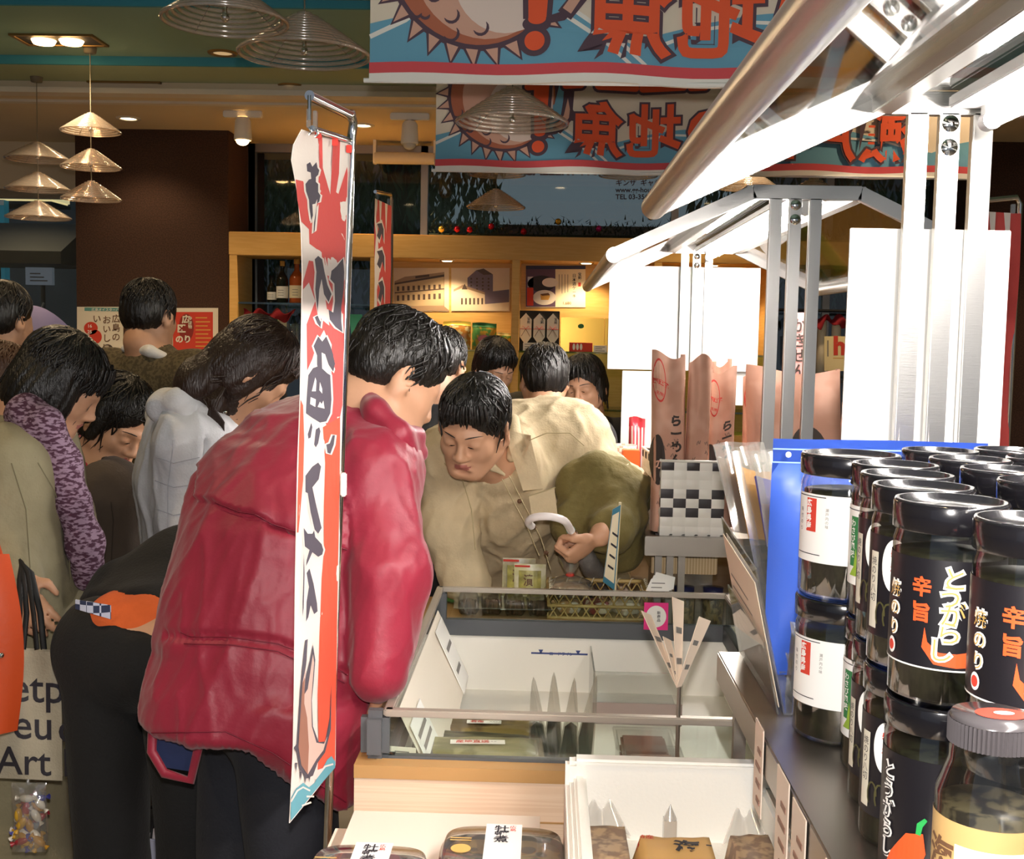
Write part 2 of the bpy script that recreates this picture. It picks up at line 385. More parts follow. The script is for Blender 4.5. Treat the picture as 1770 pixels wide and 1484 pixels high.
solo(b, 'shop_awning', 'black awning outside the glass left of the brown column', 'awning', base=(x0, 10, 0))
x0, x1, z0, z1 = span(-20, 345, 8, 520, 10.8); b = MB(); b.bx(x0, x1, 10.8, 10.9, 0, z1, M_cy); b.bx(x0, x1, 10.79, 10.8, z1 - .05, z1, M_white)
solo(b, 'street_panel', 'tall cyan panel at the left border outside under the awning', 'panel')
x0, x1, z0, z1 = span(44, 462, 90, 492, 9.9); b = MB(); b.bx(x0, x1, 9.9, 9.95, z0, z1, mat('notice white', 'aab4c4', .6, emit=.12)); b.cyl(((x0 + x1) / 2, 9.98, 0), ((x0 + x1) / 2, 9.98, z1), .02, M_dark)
for i in range(3): b.bx(x0 + .04, x1 - .04 - .03 * i, 9.895, 9.9, z0 + .03 + i * .03, z0 + .04 + i * .03, M_grey)
solo(b, 'notice_board', 'small pale notice board on a post outside under the black awning', 'sign', base=((x0 + x1) / 2, 9.95, 0))
def open_umbrella(px, py, y, r, m, tilt, label):
    c = at(px, py, y=y); t = thing('umbrella', label, 'umbrella', c)
    M3 = Matrix.Rotation(tilt, 3, 'Y') @ Matrix.Rotation(-0.3, 3, 'X')
    b = MB(); n = 8
    def f(u, v):
        a = u * 2 * PI; k = 1 - 0.06 * v * (1 - abs(math.cos(a * n / 2)))
        return c + M3 @ Vector((r * v * k * math.cos(a), r * v * k * math.sin(a), -r * 0.55 * v ** 1.7))
    b.grid(f, 48, 8, m, True, 0.004); b.build('canopy', t)
    b = MB(); b.cyl(c + M3 @ Vector((0, 0, .05)), c + M3 @ Vector((0, 0, -.75)), .008, M_chrome); b.build('shaft', t)
    b = MB(); b.tube([c + M3 @ Vector((0.03 - 0.03 * math.cos(a), 0, -.75 - .03 * math.sin(a))) for a in [PI * i / 8 for i in range(9)]], .011, M_black); b.build('handle', t)
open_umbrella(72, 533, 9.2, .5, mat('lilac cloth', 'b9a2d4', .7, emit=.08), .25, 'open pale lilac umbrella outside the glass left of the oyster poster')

# ------------------------------------------------------------------ ceiling fittings
M_lampw = mat('warm lamp glow', 'ffd9a0', 0.5, emit=16, ecol='ffca85'); M_lampw2 = mat('small lamp glow', 'fff0d8', 0.5, emit=9, ecol='ffe0ae')
M_bronze = mat('bronze trim', '8d7040', .4, .6)
def twin(px, py, z, label):
    c = at(px, py, z=z); t = thing('recessed_light', label, 'ceiling light', c, 0, 'twin ceiling lights')
    b = MB(); w, d = .20, .10
    for s_ in (-1, 1): b.box((c.x + s_ * w, c.y, z - .004), (.018, 2 * d, .012), M_bronze); b.box((c.x, c.y + s_ * d, z - .004), (2 * w + .018, .018, .012), M_bronze)
    b.build('frame', t); b = MB(); b.box((c.x, c.y, z + .001 - .004), (2 * w, 2 * d, .004), M_black); b.build('recess', t)
    for s_ in (-.08, .06):
        b = MB(); b.lathe([(.06, -.006), (.05, -.024), (.0, -.032)], (c.x + s_, c.y, z), M_lampw, 20); b.build('lamp', t)
    lamp('twin_light', 'SPOT', (c.x, c.y, z - .06), 70, WARM, .08, None, math.radians(130))
    return t
twin(103, 68, 2.925, 'twin recessed ceiling light in the green ceiling left of the ring shades')
twin(225, 147, 2.88, 'twin recessed ceiling light in the olive strip above the brown column')
def round_light(c, z, label, lit=9, power=0, group='round ceiling downlights'):
    t = thing('downlight', label, 'ceiling light', (c[0], c[1], z), 0, group)
    b = MB(); b.lathe([(.05, 0), (.052, -.008), (.075, -.008), (.078, 0)], (c[0], c[1], z), M_bronze if lit < 5 else M_trim); b.build('rim', t)
    b = MB(); b.lathe([(.05, -.002), (.0, -.006)], (c[0], c[1], z), M_lampw2 if lit > 5 else mat('dim lamp', 'c9a97a', .4, emit=.6)); b.build('lamp', t)
    if power: lamp('downlight_lamp', 'SPOT', (c[0], c[1], z - .05), power, WARM, .05, None, math.radians(120))
    return t
for px, py, z, l, lit, pw in [(385, 91, 2.925, 'dim round downlight in the green ceiling below the left ring shade', 1, 20), (503, 148, 2.88, 'dim round downlight in the olive strip above the near red flag', 1, 20),
                          (222, 204, 2.84, 'bright round downlight over the left end of the brown column', 9, 14), (627, 216, 2.84, 'bright round downlight in the beige ceiling right of the chrome flag pole', 9, 60),
                          (8, 268, 2.84, 'bright round downlight at the left border of the photo', 9, 40)]:
    round_light(at(px, py, z=z), z, l, lit, pw)
for i, (x, y) in enumerate([(-1.6, 3.6), (1.7, 4.2), (2.6, 6.9), (1.2, 7.1), (0.1, 5.6), (-3.6, 4.6), (-2.2, 1.6), (3.2, 2.2), (-.2, .3)]):  # unseen downlights added for ambient light in the room
    z = 2.84 if y > 6.6 else 2.925 if y > 5.25 else 2.96
    round_light((x, y), z, 'added unseen round downlight in the ceiling outside the view', 9, 34, 'added fill downlights out of view')
def spotlight(px, py, y, lit, label):
    c = at(px, py, y=y); t = thing('track_spotlight', label, 'spotlight', (c.x, y, 2.84))
    b = MB(); b.bx(c.x - .12, c.x + .12, y - .02, y + .02, 2.80, 2.84, M_white, .005); b.build('track_adapter', t)
    b = MB(); b.cyl((c.x, y, 2.80), (c.x, y, c.z + .1), .012, M_white); b.build('stem', t)
    h = MB(); h.lathe([(.035, .13), (.048, .11), (.055, 0), (.05, -.01), (.045, 0)], (c.x, y, c.z), M_white, 24); h.build('head', t)
    b = MB(); b.ball((c.x, y - .01, c.z - .012), (.04, .04, .03), M_lampw if lit else M_trim); b.build('bulb', t)
    if lit: lamp('spot_lamp', 'SPOT', (c.x, y - .05, c.z - .1), 40, WARM, .05, (c.x, y - 1.6, 1.0), math.radians(100))
spotlight(420, 240, 7.2, True, 'white track spotlight shining at the top right corner of the brown column')
spotlight(708, 247, 7.2, False, 'white track spotlight switched off left of the far banner')
x0, x1, z0, z1 = span(648, 263, 752, 284, 8.2); b = MB(); b.cyl((x0, 8.2, (z0 + z1) / 2), (x1, 8.2, (z0 + z1) / 2), (z1 - z0) / 2, M_trim); t = thing('roller_blind', 'rolled white blind at the window top left of the far banner', 'blind', (x0, 8.2, z0)); b.build('roll', t)
for x in (x0, x1): b = MB(); b.box((x, 8.2, (z0 + 2.84) / 2), (.02, .05, 2.84 - z0), M_white); b.build('bracket', t)
# ring-glass pendant shades
M_ring = clear('amber ring glass', 'f4e6d8', .9, 0.15, haze=0.2); M_cord = mat('lamp cord', '6b6658', .5)
def shade_mesh(b, c, dia, h, n=11, seg=48):
    for i in range(n):
        k = i / (n - 1); r = dia / 2 * (0.10 + 0.90 * k ** 0.92); z = h * (1 - k) ** 1.0
        b.tube([(c[0] + r * math.cos(2 * PI * j / seg), c[1] + r * math.sin(2 * PI * j / seg), c[2] + z) for j in range(seg)], .0052 * dia / .37 + .0012, M_ring, 6, False, True)
    for j in range(4):
        a = PI / 4 + j * PI / 2
        b.tube([(c[0] + dia / 2 * q * math.cos(a), c[1] + dia / 2 * q * math.sin(a), c[2] + h * (1 - (q - .1) / .9)) for q in (.1, .5, 1)], .0016, M_cord, 5)
def pendant(px, y, bottoms, dia, label, zc=None, hr=.30):
    c = at(px, bottoms[0], y=y); z = zc or (2.84 if y > 6.6 else 2.88 if y > 6.2 else 2.925 if y > 5.25 else 2.96)
    t = thing('pendant_lamp', label, 'pendant lamp', (c.x, y, z), 0, 'ring-glass pendant lamps'); zs = []
    for py in bottoms:
        p = at(px, py, y=y); zs.append(p.z); b = MB(); shade_mesh(b, (c.x, y, p.z), dia, dia * hr); b.build('glass_shade', t)
        b = MB(); b.cyl((c.x, y, p.z + .0), (c.x, y, p.z + dia * hr), .007, M_chrome); b.ball((c.x, y, p.z + .01), .012, M_chrome, 8, 12); b.build('lamp_holder', t)
    b = MB(); b.cyl((c.x, y, min(zs)), (c.x, y, z), .0025, M_cord, seg=6); b.build('cable', t)
    b = MB(); b.lathe([(.0, -.03), (.03, -.028), (.035, 0)], (c.x, y, z), M_cord, 20); b.build('ceiling_rose', t)
pendant(389, 3.2, [36], 0.335, 'large ring-glass pendant shade cut by the top border, left of its twin')
pendant(526, 3.6, [94], .395, 'large ring-glass pendant shade nearest the banner corner at the top')
pendant(885, 4.1, [212], .385, 'ring-glass pendant shade hanging in front of the fish on the far banner')
pendant(157, 6.0, [227, 289, 344], .295, 'three ring-glass shades on one cord in front of the brown column')
pendant(65, 6.5, [275, 327, 376], .345, 'three ring-glass shades on one cord at the far left above the black awning', hr=.26)
pendant(858, 7.3, [301, 358], .36, 'two ring-glass shades on one cord under the far banner fish')
pendant(1086, 7.3, [303], .36, 'ring-glass shade peeping below the far banner above the red signboard lettering')
pendant(1292, 7.2, [324], .36, 'ring-glass shade half behind the near canopy arm')
pendant(1405, 6.0, [352], .40, 'ring-glass shade just above the flat ridge of the far canopy')
# ------------------------------------------------------------------ the two hanging banners (seen from behind, so their lettering is mirrored)
M_bcream = mat('banner cream', 'e9dac6', .85, bump=.05, bscale=300); M_bblue = mat('banner blue', '6fa9c4', .85); M_bwhite = mat('banner white', 'f1ece4', .85)
M_bred = mat('banner red', 'd9545a', .85); M_borange = mat('banner orange', 'f0603a', .85); M_boutline = mat('banner outline', '5a4652', .85)
M_fishb = mat('fish brown', 'b56a50', .85); M_fishp = mat('fish pink', 'd9a894', .85); M_fishw = mat('fish belly', 'ecd6cc', .85)
def banner(name, label, ox, oy, y, k, W_=1460, H_=560, sag=.012):
    """ox, oy: photo pixel of the lower left corner at depth y; k metres per design unit."""
    o = at(ox, oy, y=y); t = thing(name, label, 'banner', o, 0, 'hanging fish banners')
    def surf(u, v, l=0.0): return Vector((o.x + u * k, y + sag * math.sin(u * .011 + 1) * (1 - v / H_ * .5) - l, o.z + v * k + .004 * math.sin(u * .02)))
    b = MB(); b.grid(lambda a, c: surf(a * W_, -6 + c * (H_ + 6)), 60, 12, M_bcream, True, .0015)
    def P(pts, m, l, cuts=0): b.decal(poly_mesh(pts, cuts), m, lambda x, y_: surf(x, y_, l))
    def S(pts, w, m, l):
        b.decal(strip_mesh(pts, w), m, lambda x, y_: surf(x, y_, l))
    # sea
    wave = [(0, 26), (0, 92), (40, 100), (110, 145), (180, 165), (250, 158), (330, 120), (400, 80), (440, 60), (500, 82), (560, 100), (640, 112), (720, 116), (800, 100), (860, 70), (900, 62), (960, 90), (1040, 112), (1130, 118), (1220, 100), (1290, 70), (1340, 60), (1400, 85), (1460, 100), (1460, 26)]
    P(wave, M_bblue, .0012, 24)
    S([(0, 70), (60, 96), (130, 150), (180, 170)], 8, M_bwhite, .0024)
    for d in (0, 26): S([(250 + d, 150), (320 + d, 112), (400 + d, 60), (442 + d, 26)], [4, 7, 7, 6], M_bwhite, .0024)
    for a in (0, 470): S([(490 + a, 60), (570 + a, 92), (650 + a, 100), (740 + a, 96), (830 + a, 66)], 6, M_bwhite, .0024)
    # blowfish: dark outline, brown back, pink flank, pale belly, spines and scale marks
    cx, cy = 182, 196
    spn = []
    for i in range(15):
        a = math.radians(150 + i * 13); r0, r1 = 150, 178
        ca, sa = math.cos(a), math.sin(a); spn.append([(cx + (r0) * math.cos(a - .07), cy + r0 * .97 * math.sin(a - .07)), (cx + r1 * math.cos(a + .03), cy + r1 * .97 * math.sin(a + .03)), (cx + r0 * math.cos(a + .07), cy + r0 * .97 * math.sin(a + .07))])
    for q in spn:
        m_ = ((q[0][0] + q[2][0]) / 2, (q[0][1] + q[2][1]) / 2); P([(q[0][0] + (q[0][0] - m_[0]) * .5, q[0][1] + (q[0][1] - m_[1]) * .5), (q[1][0] + (q[1][0] - m_[0]) * .25, q[1][1] + (q[1][1] - m_[1]) * .25), (q[2][0] + (q[2][0] - m_[0]) * .5, q[2][1] + (q[2][1] - m_[1]) * .5)], M_boutline, .003); P(q, M_fishp, .004)
    P(ell(cx, cy, 153, 148, 48), M_boutline, .0035, 8); P(ell(cx, cy, 142, 138, 48), M_fishb, .0045, 8); P(ell(cx + 14, cy - 2, 124, 126, 40), M_fishp, .0055, 8); P(ell(cx + 48, cy - 30, 88, 88, 36), M_fishw, .0065, 8)
    def arc(x, y_, r, a0, a1, w=5): S([(x + r * math.cos(math.radians(a0 + (a1 - a0) * i / 8)), y_ + r * math.sin(math.radians(a0 + (a1 - a0) * i / 8))) for i in range(9)], [1, w * .7, w, w, w, w, w, w * .7, 1], M_boutline, .0075)
    for x, y_ in [(80, 108), (94, 106)]: arc(x, y_, 8, -170, -10)
    for x, y_ in [(138, 106), (138, 76), (188, 88), (108, 140), (60, 150)]: arc(x, y_, 13, -150, 40)
    # fin and mouth to the right
    P([(230, 175), (240, 140), (262, 108), (300, 92), (330, 96), (352, 118), (372, 160), (376, 230), (330, 230), (310, 170), (280, 150)], M_boutline, .0042, 6)
    P([(252, 178), (256, 140), (276, 112), (300, 104), (322, 110), (338, 132), (345, 180), (348, 230), (335, 230), (322, 175), (290, 165)], M_bblue, .0052, 6)
    P([(318, 112), (340, 96), (368, 130), (392, 128), (372, 160), (364, 220), (352, 220), (350, 150)], M_boutline, .0062, 4); P([(326, 116), (340, 106), (362, 138), (364, 160), (358, 190), (348, 145)], M_fishp, .0072, 4)
    # exclamation mark
    S([(288, 300), (286, 200), (284, 100)], [66, 58, 48], M_boutline, .008); P(ell(283, 92, 24, 14), M_boutline, .008); P(ell(280, 64, 27, 25), M_boutline, .0082)
    S([(288, 300), (286, 200), (284, 102)], [46, 40, 30], M_borange, .0095); P(ell(283.5, 100, 15, 9), M_borange, .0095); P(ell(280, 64, 17, 16), M_borange, .0096)
    # mirrored lettering
    for ch, x in zip('魚地の内戸瀬', (362, 519, 676, 833, 990, 1147)):
        for off, m, l in ((.062, M_boutline, .0086), (.024, M_borange, .0102)):
            b.text(ch, m, lambda X, Y, l=l: surf(X, Y, l), 150, x + 148, 54, off, 8, True)
    for x, w in ((250, 30), (352, 40), (440, 100), (560, 110), (690, 36), (800, 100), (920, 100), (1040, 40), (1150, 110)):
        S([(x, 224), (x + w, 226)], 34, M_boutline, .0086); P(ell(x, 224, 17, 17, 14), M_boutline, .0086); P(ell(x + w, 226, 17, 17, 14), M_boutline, .0086)
        S([(x, 224), (x + w, 226)], 20, M_borange, .0102); P(ell(x, 224, 10, 10, 14), M_borange, .0102); P(ell(x + w, 226, 10, 10, 14), M_borange, .0102)
    P(rect(0, 8, W_, 26), M_bred, .0110, 40); P(rect(0, -6, W_, 8), M_bwhite, .0115, 40)
    b.build('printed_cloth', t)
    b = MB(); b.cyl(surf(-10, -2), surf(W_ + 10, -2), .006, M_white); b.build('bottom_rod', t)
    b = MB(); b.cyl(surf(-10, H_), surf(W_ + 10, H_), .01, M_white)
    for u in (100, W_ - 100): b.cyl(surf(u, H_), (surf(u, H_).x, y, 2.96), .002, M_cord)
    b.build('top_rod', t)
banner('hanging_banner', 'large blue and cream blowfish banner hanging nearest at the top, lettering mirrored', 638, 135, 2.9, 2.9 / 2000)
banner('hanging_banner', 'second blowfish banner farther back, with a ring-glass shade in front of its fish', 752, 292, 4.5, 4.5 / 2000 / 1.6)

# ------------------------------------------------------------------ upright flags on chrome poles
M_fred = mat('flag red', 'cf4f4c', .85, bump=.08, bscale=200); M_fwhite = mat('flag white', 'e9ddd6', .85, bump=.08, bscale=200); M_fink = mat('flag ink', '4c4652', .85); M_fblue = mat('flag blue', '5fa0b0', .85); M_forange = mat('flag vermilion', 'e2563c', .85)
def lerp_tab(tab, y):
    for (a, xa), (b_, xb) in zip(tab, tab[1:]):
        if y <= b_ or (b_, xb) == tab[-1]: return xa + (xb - xa) * (y - a) / (b_ - a)
def nobori():
    LT = [(228, 520), (250, 508), (275, 504), (300, 509), (340, 516), (400, 521), (470, 523), (600, 521), (700, 519), (800, 515), (900, 513), (1000, 511), (1100, 510), (1200, 509), (1300, 507), (1420, 501)]
    RT = [(228, 603), (300, 602), (400, 600), (500, 597), (600, 595), (800, 590), (1000, 586), (1200, 581), (1330, 580)]
    yl, yr = 1.62, 1.84
    def f(px, py, l=0.0):
        a, c = lerp_tab(LT, py), lerp_tab(RT, py); u = (px - a) / (c - a)
        return at(px, py, y=yl + (yr - yl) * u + .008 * math.sin(py * .02 + u * 3) - l)
    foot = at(565, 1484, y=1.85); P0 = at(608, 235, y=1.85)
    t = thing('upright_flag', 'narrow red and white fish flag on a chrome pole in front of the red jacket', 'flag', (foot.x - .02, 1.85, 0))
    b = MB()
    # cloth: top edge slopes with the arm, lower edge runs diagonally
    def cloth(u, v):
        top = 224 + u * 22; bot = 1422 - u * 100; py = top + (bot - top) * v; a, c = lerp_tab(LT, py), lerp_tab(RT, py); return f(a + (c - a) * u, py)
    b.grid(cloth, 10, 90, M_fwhite, True, -.0012)
    def P(pts, m, l, cuts=5): b.decal(poly_mesh([(x, -y_) for x, y_ in pts], cuts), m, lambda x, y_: f(x, -y_, l))
    # coordinates below are photo pixels of the print
    L = lambda y_: lerp_tab(LT, y_) + .6
    Rr = lambda y_: lerp_tab(RT, y_) - .6
    P([(548, 228), (557, 232), (558, 290), (571, 336), (573, 300), (576, 240), (588, 243), (586, 300), (581, 332), (585, 335), (600, 288), (601, 300), (597, 440), (594, 560), (560, 436), (547, 430), (535, 421), (534, 396), (521, 383), (514, 345), (511, 310), (524, 313), (528, 325), (534, 360), (537, 388), (545, 380), (549, 345), (555, 330), (550, 322), (552, 285), (551, 250)], M_fred, .0012)
    P([(534, 388), (545, 380), (552, 366), (556, 356), (560, 340), (572, 340), (597, 420), (595, 560), (592, 700), (588, 720), (577, 720), (575, 640), (572, 580), (560, 500), (556, 436), (548, 428), (536, 421)], M_fred, .0014)
    P([(524, 487), (534, 450), (544, 452), (546, 490), (550, 530), (548, 560), (531, 640), (530, 560), (545, 520), (534, 488), (524, 500)], M_fred, .0014)
    P([(532, 575), (548, 545), (566, 560), (586, 575), (586, 690), (579, 760), (562, 730), (574, 680), (572, 600), (560, 570), (549, 590), (540, 620), (531, 640)], M_fred, .0015)
    P([(L(700), 690), (524, 700), (526, 760), (524, 830), (516, 920), (L(920), 920), (L(860), 860), (L(760), 760)], M_forange, .0014)
    P([(558, 738), (588, 720), (588, 760), (586, 900), (583, 1050), (581, 1200), (579, 1320), (549, 1330), (551, 1290), (549, 1200), (552, 1100), (556, 1000), (560, 950), (560, 870), (562, 800)], M_forange, .0016)
    # dark brush strokes with their pale edge
    def ink(pts, l=.004):
        c = (sum(p[0] for p in pts) / len(pts), sum(p[1] for p in pts) / len(pts)); n = len(pts); o = []
        A = sum(pts[i][0] * pts[(i + 1) % n][1] - pts[(i + 1) % n][0] * pts[i][1] for i in range(n))
        for i in range(n):
            a, d = pts[i - 1], pts[(i + 1) % n]; dx, dy = d[0] - a[0], d[1] - a[1]; ll = math.hypot(dx, dy) or 1; s_ = 3.2 if A > 0 else -3.2
            o.append((pts[i][0] + dy / ll * s_, pts[i][1] - dx / ll * s_))
        P(o, M_fwhite, l - .0012); P(pts, M_fink, l)
    ink([(530, 284), (536, 280), (540, 288), (547, 280), (549, 290), (552, 294), (550, 302), (546, 306), (546, 314), (550, 318), (550, 340), (545, 352), (540, 353), (541, 372), (538, 381), (535, 360), (534, 345), (529, 330), (528, 318), (534, 310), (538, 309), (537, 298), (531, 296)])
    ink([(549, 330), (554, 338), (552, 348), (548, 352)])
    ink([(543, 384), (546, 366), (548, 352), (546, 376), (544, 398), (542, 404)])
    ink([(544, 448), (550, 442), (557, 448), (561, 470), (566, 492), (573, 508), (568, 522), (560, 508), (556, 482), (552, 500), (549, 540), (545, 500), (547, 470)])
    ink([(573, 468), (582, 460), (593, 446), (595, 470), (594, 500), (590, 530), (590, 555), (592, 574), (580, 565), (570, 552), (568, 535), (576, 540), (579, 520), (578, 490), (571, 482)])
    ink([(544, 548), (549, 545), (554, 556), (556, 548), (554, 566), (548, 558)])
    ink([(550, 581), (557, 590), (564, 581), (572, 600), (580, 625), (576, 642), (568, 630), (562, 612), (556, 609), (557, 640), (552, 648), (548, 630), (548, 614), (542, 598)])
    ink([(533, 648), (541, 636), (552, 632), (566, 645), (571, 648), (573, 690), (571, 714), (564, 728), (553, 730), (540, 722), (529, 714), (530, 690)])
    for q in ([(539, 676), (545, 652), (547, 658), (546, 676)], [(552, 674), (553, 660), (557, 672), (557, 680)], [(536, 698), (537, 686), (546, 690), (545, 703)], [(549, 703), (553, 694), (556, 698), (559, 692), (561, 706)]): P(q, M_fwhite, .0052)
    ink([(532, 750), (538, 730), (540, 738), (537, 756), (533, 758)]); ink([(543, 768), (546, 742), (552, 738), (554, 745), (550, 766), (546, 773)]); ink([(564, 768), (570, 766), (575, 752), (579, 752), (577, 768), (571, 784), (566, 782)])
    ink([(528, 822), (540, 806), (550, 799), (555, 806), (551, 828), (540, 842), (546, 870), (556, 912), (550, 922), (544, 915), (537, 885), (532, 852), (528, 850)])
    ink([(525, 912), (532, 922), (540, 922), (543, 916), (545, 928), (556, 940), (559, 950), (557, 958), (550, 962), (540, 954), (534, 968), (529, 978), (530, 968), (535, 950), (527, 944)])
    ink([(530, 990), (535, 982), (542, 1008), (548, 1042), (549, 1056), (543, 1061), (537, 1046), (533, 1066), (529, 1074), (530, 1040), (534, 1014)])
    ink([(525, 954), (526.5, 990), (525, 1050), (523, 1066), (523, 1040), (524.5, 1000)])
    # prawn-backed fish at the foot of the flag
    M_fb2 = mat('flag fish brown', '9b6a58', .85); M_fp2 = mat('flag fish pink', 'd6b8ac', .85)
    P([(528, 1106), (532, 1104), (530, 1140), (526, 1180), (536, 1140), (541, 1114), (545, 1140), (542, 1180), (539, 1210), (541, 1255), (551, 1282), (562, 1281), (570, 1240), (573, 1182), (572, 1260), (562, 1300), (549, 1318), (541, 1340), (530, 1345), (518, 1330), (513, 1300), (508, 1292), (513, 1285), (516, 1240), (519, 1190), (524, 1140)], M_fink, .0045)
    P([(529, 1150), (526, 1200), (532, 1190), (541, 1130), (543, 1145), (538, 1210), (539, 1255), (547, 1283), (560, 1285), (566, 1272), (559, 1296), (547, 1312), (532, 1338), (521, 1322), (516, 1290), (519, 1240), (523, 1180)], M_fp2, .0057)
    P([(527, 1170), (526, 1215), (531, 1240), (534, 1290), (532, 1338), (521, 1322), (516, 1290), (519, 1240), (523, 1180)], M_fb2, .0066)
    for x, y_ in ((512, 1330), (520, 1345), (528, 1350), (535, 1348)): P([(x - 2, y_ - 12), (x + 2, y_ - 12), (x, y_ + 4)], M_fink, .0058)
    # sea along the lower edge
    P([(L(1405), 1405), (L(1385), 1378), (512, 1362), (524, 1352), (534, 1360), (544, 1352), (566, 1312), (573, 1306), (579.5, 1316), (579.5, 1326), (545, 1366), (503, 1418)], M_fblue, .0050)
    for q in ([(503, 1385), (514, 1366), (524, 1360), (536, 1366)], [(530, 1376), (543, 1376)], [(522, 1392), (538, 1386)], [(545, 1346), (562, 1324), (576, 1320)]):
        b.decal(strip_mesh([(x, -y_) for x, y_ in q], 3), M_fwhite, lambda x, y_: f(x, -y_, .0062))
    b.build('printed_cloth', t)
    arm_tip, el, br = at(535, 165, y=1.63), at(602, 198, y=1.83), at(611, 212, y=1.85)
    b = MB(); b.tube([at(565, 1484, y=1.85) + (at(565, 1484, y=1.85) - P0) * .0, P0, br, (br + el) / 2 + Vector((0, 0, .008)), el, arm_tip], .0072, M_chrome, 14)
    ft = at(565, 1484, y=1.85); d = (ft - P0).normalized(); b.cyl(ft, ft + d * ((ft.z - .03) / -d.z), .0085, mat('brass tube', 'a08a4c', .25, 1.0)); b.build('pole', t)
    b = MB(); e = ft + d * ((ft.z - .03) / -d.z); b.lathe([(.0, 0), (.026, 0), (.026, .03), (.018, .05), (.012, .09)], (e.x, e.y, 0), M_dark); b.build('base', t)
    b = MB(); b.tube([arm_tip, arm_tip - Vector((0, 0, .034))], .003, M_chrome, 8); b.tube([at(540, 222, y=1.63), at(606, 243, y=1.85)], .0045, M_chrome, 8); b.build('crossbar', t)
    for px, py in ((534, 205), (545, 208)):
        c = at(px, py, y=1.63); k = MB(); k.box(c, (.006, .008, .026), M_acryl, None, .001); k.tube([c + Vector((0, 0, -.012)), c + Vector((.004, 0, -.018)), c + Vector((0, 0, -.022))], .0018, M_chrome, 6); k.build('clip', t)
    k = MB(); c = at(594, 837, y=1.835); k.box(c, (.009, .012, .038), M_white, None, .002); k.build('cord_lock', t)
    for px, py in ((551, 232), (580, 246), (604, 258)):
        c = at(px, py, y=1.63 + (px - 535) * .0030); k = MB(); k.box(c - Vector((0, .004, 0)), (.009, .004, .012), M_red, None, .001); k.build('loop', t)
nobori()
def small_flag(label, px_pole, py_top, py_bot, px_l, y0, y1, base, ink=True, arm=-1):
    """A farther flag of the same sort, seen almost edge-on."""
    T = at(px_pole, py_top, y=y1); t = thing('upright_flag', label, 'flag', (T.x, y1, base)); b = MB()
    tl = at(px_l, py_top + 40, y=y0)
    H_ = T.z - at(px_pole, py_bot, y=y1).z
    d = Vector((tl.x - T.x, tl.y - T.y, 0))
    S_ = lambda u, v, l=0.0: Vector((T.x, T.y, 0)) + d * u + Vector((0, -.012 * math.sin(v * 9) - l, T.z - .03 - v * H_))
    b.grid(lambda u, v: S_(u, v), 6, 30, M_fred, True, .001)
    q = lambda pts, m, l: b.decal(poly_mesh(pts, 8), m, lambda x, y_: S_(x, y_, l))
    for x in (.25, .6): q([(x, 0), (x + .16, 0), (x + .05, .17)], M_fwhite, .0012)
    q([(.86, .0), (1, .0), (1, .12), (.9, .2), (1, .34), (1, .9), (.8, .8), (.86, .5), (.7, .4), (.8, .2)], M_fwhite, .0012)
    if ink:
        for k_, (x, v, w, h) in enumerate([(.45, .12, .4, .1), (.4, .27, .45, .11), (.42, .44, .36, .13), (.35, .62, .5, .1), (.45, .78, .3, .12)]):
            for m, e, l in ((M_fwhite, .05, .0022), (M_fink, 0, .0034)):
                q([(x - e, v + h * .3), (x + w * .3, v - e * .4), (x + w + e, v + h * .15), (x + w * .7, v + h * .4), (x + w + e, v + h * .8 + e * .3), (x + w * .6, v + h + e * .4), (x + w * .3, v + h * .6), (x - e, v + h + e * .3)], m, l)
    b.build('printed_cloth', t)
    b = MB(); e = Vector((T.x, T.y + .01, 0)); b.tube([e + Vector((0, 0, base + .02)), e + Vector((0, 0, T.z)), e + Vector((0, 0, T.z + .02)) + d * .1, Vector((tl.x, tl.y, T.z + .0))], .008, M_chrome, 10); b.build('pole', t)
    b = MB(); b.lathe([(0, 0), (.14, 0), (.14, .02), (.02, .04)], (T.x, T.y + .01, base), M_dark); b.build('base', t)
    for u in (.2, .9):
        k = MB(); k.box(S_(u, 0) + Vector((0, 0, .012)), (.012, .01, .03), M_acryl, None, .001); k.build('clip', t)
small_flag('narrow dark red flag on a chrome pole, top in front of the wooden cabinet', 677, 345, 640, 648, 5.2, 5.5, 0)
small_flag('red and white flag behind the bright white board at the right border', 1766, 352, 900, 1690, 3.6, 3.65, 0)
# ------------------------------------------------------------------ posters on the brown column
def sheet(name, label, cat, px, y, draw, paper=None, thick=.003, group=None):
    """A flat print on a vertical surface; draw(b, P, T) prints on it in photo pixels."""
    x0, y0, x1, y1 = px; b = MB(); m = paper or M_white
    g = lambda X, Y, l=0.0: at(X, Y, y=y - l)
    c = [g(x0, y0), g(x1, y0), g(x1, y1), g(x0, y1)]; k = [p + Vector((0, thick, 0)) for p in c]
    b.add(c + k, [[0, 3, 2, 1], [4, 5, 6, 7], [0, 1, 5, 4], [1, 2, 6, 5], [2, 3, 7, 6], [3, 0, 4, 7]], m)
    P = lambda pts, mm, l=.001: b.decal(poly_mesh([(X, -Y) for X, Y in pts]), mm, lambda X, Y: g(X, -Y, l))
    T = lambda s_, mm, size, X, Y, off=0.0, vertical=False, l=.002, gap=1.0: b.text(s_, mm, lambda a, c_: g(a, -c_, l), size, X, -Y, off, 0, False, 1.0, vertical, gap)
    draw(b, P, T)
    return solo(b, name, label, cat, group)
M_paper = mat('poster paper', 'e8e2d2', .7); M_teal2 = mat('poster teal', '5b9b9a', .7); M_pred = mat('poster red', 'd2402f', .7); M_brown = mat('print brown', '6b4a32', .7)
M_gold = mat('print gold', 'd8a24c', .7)
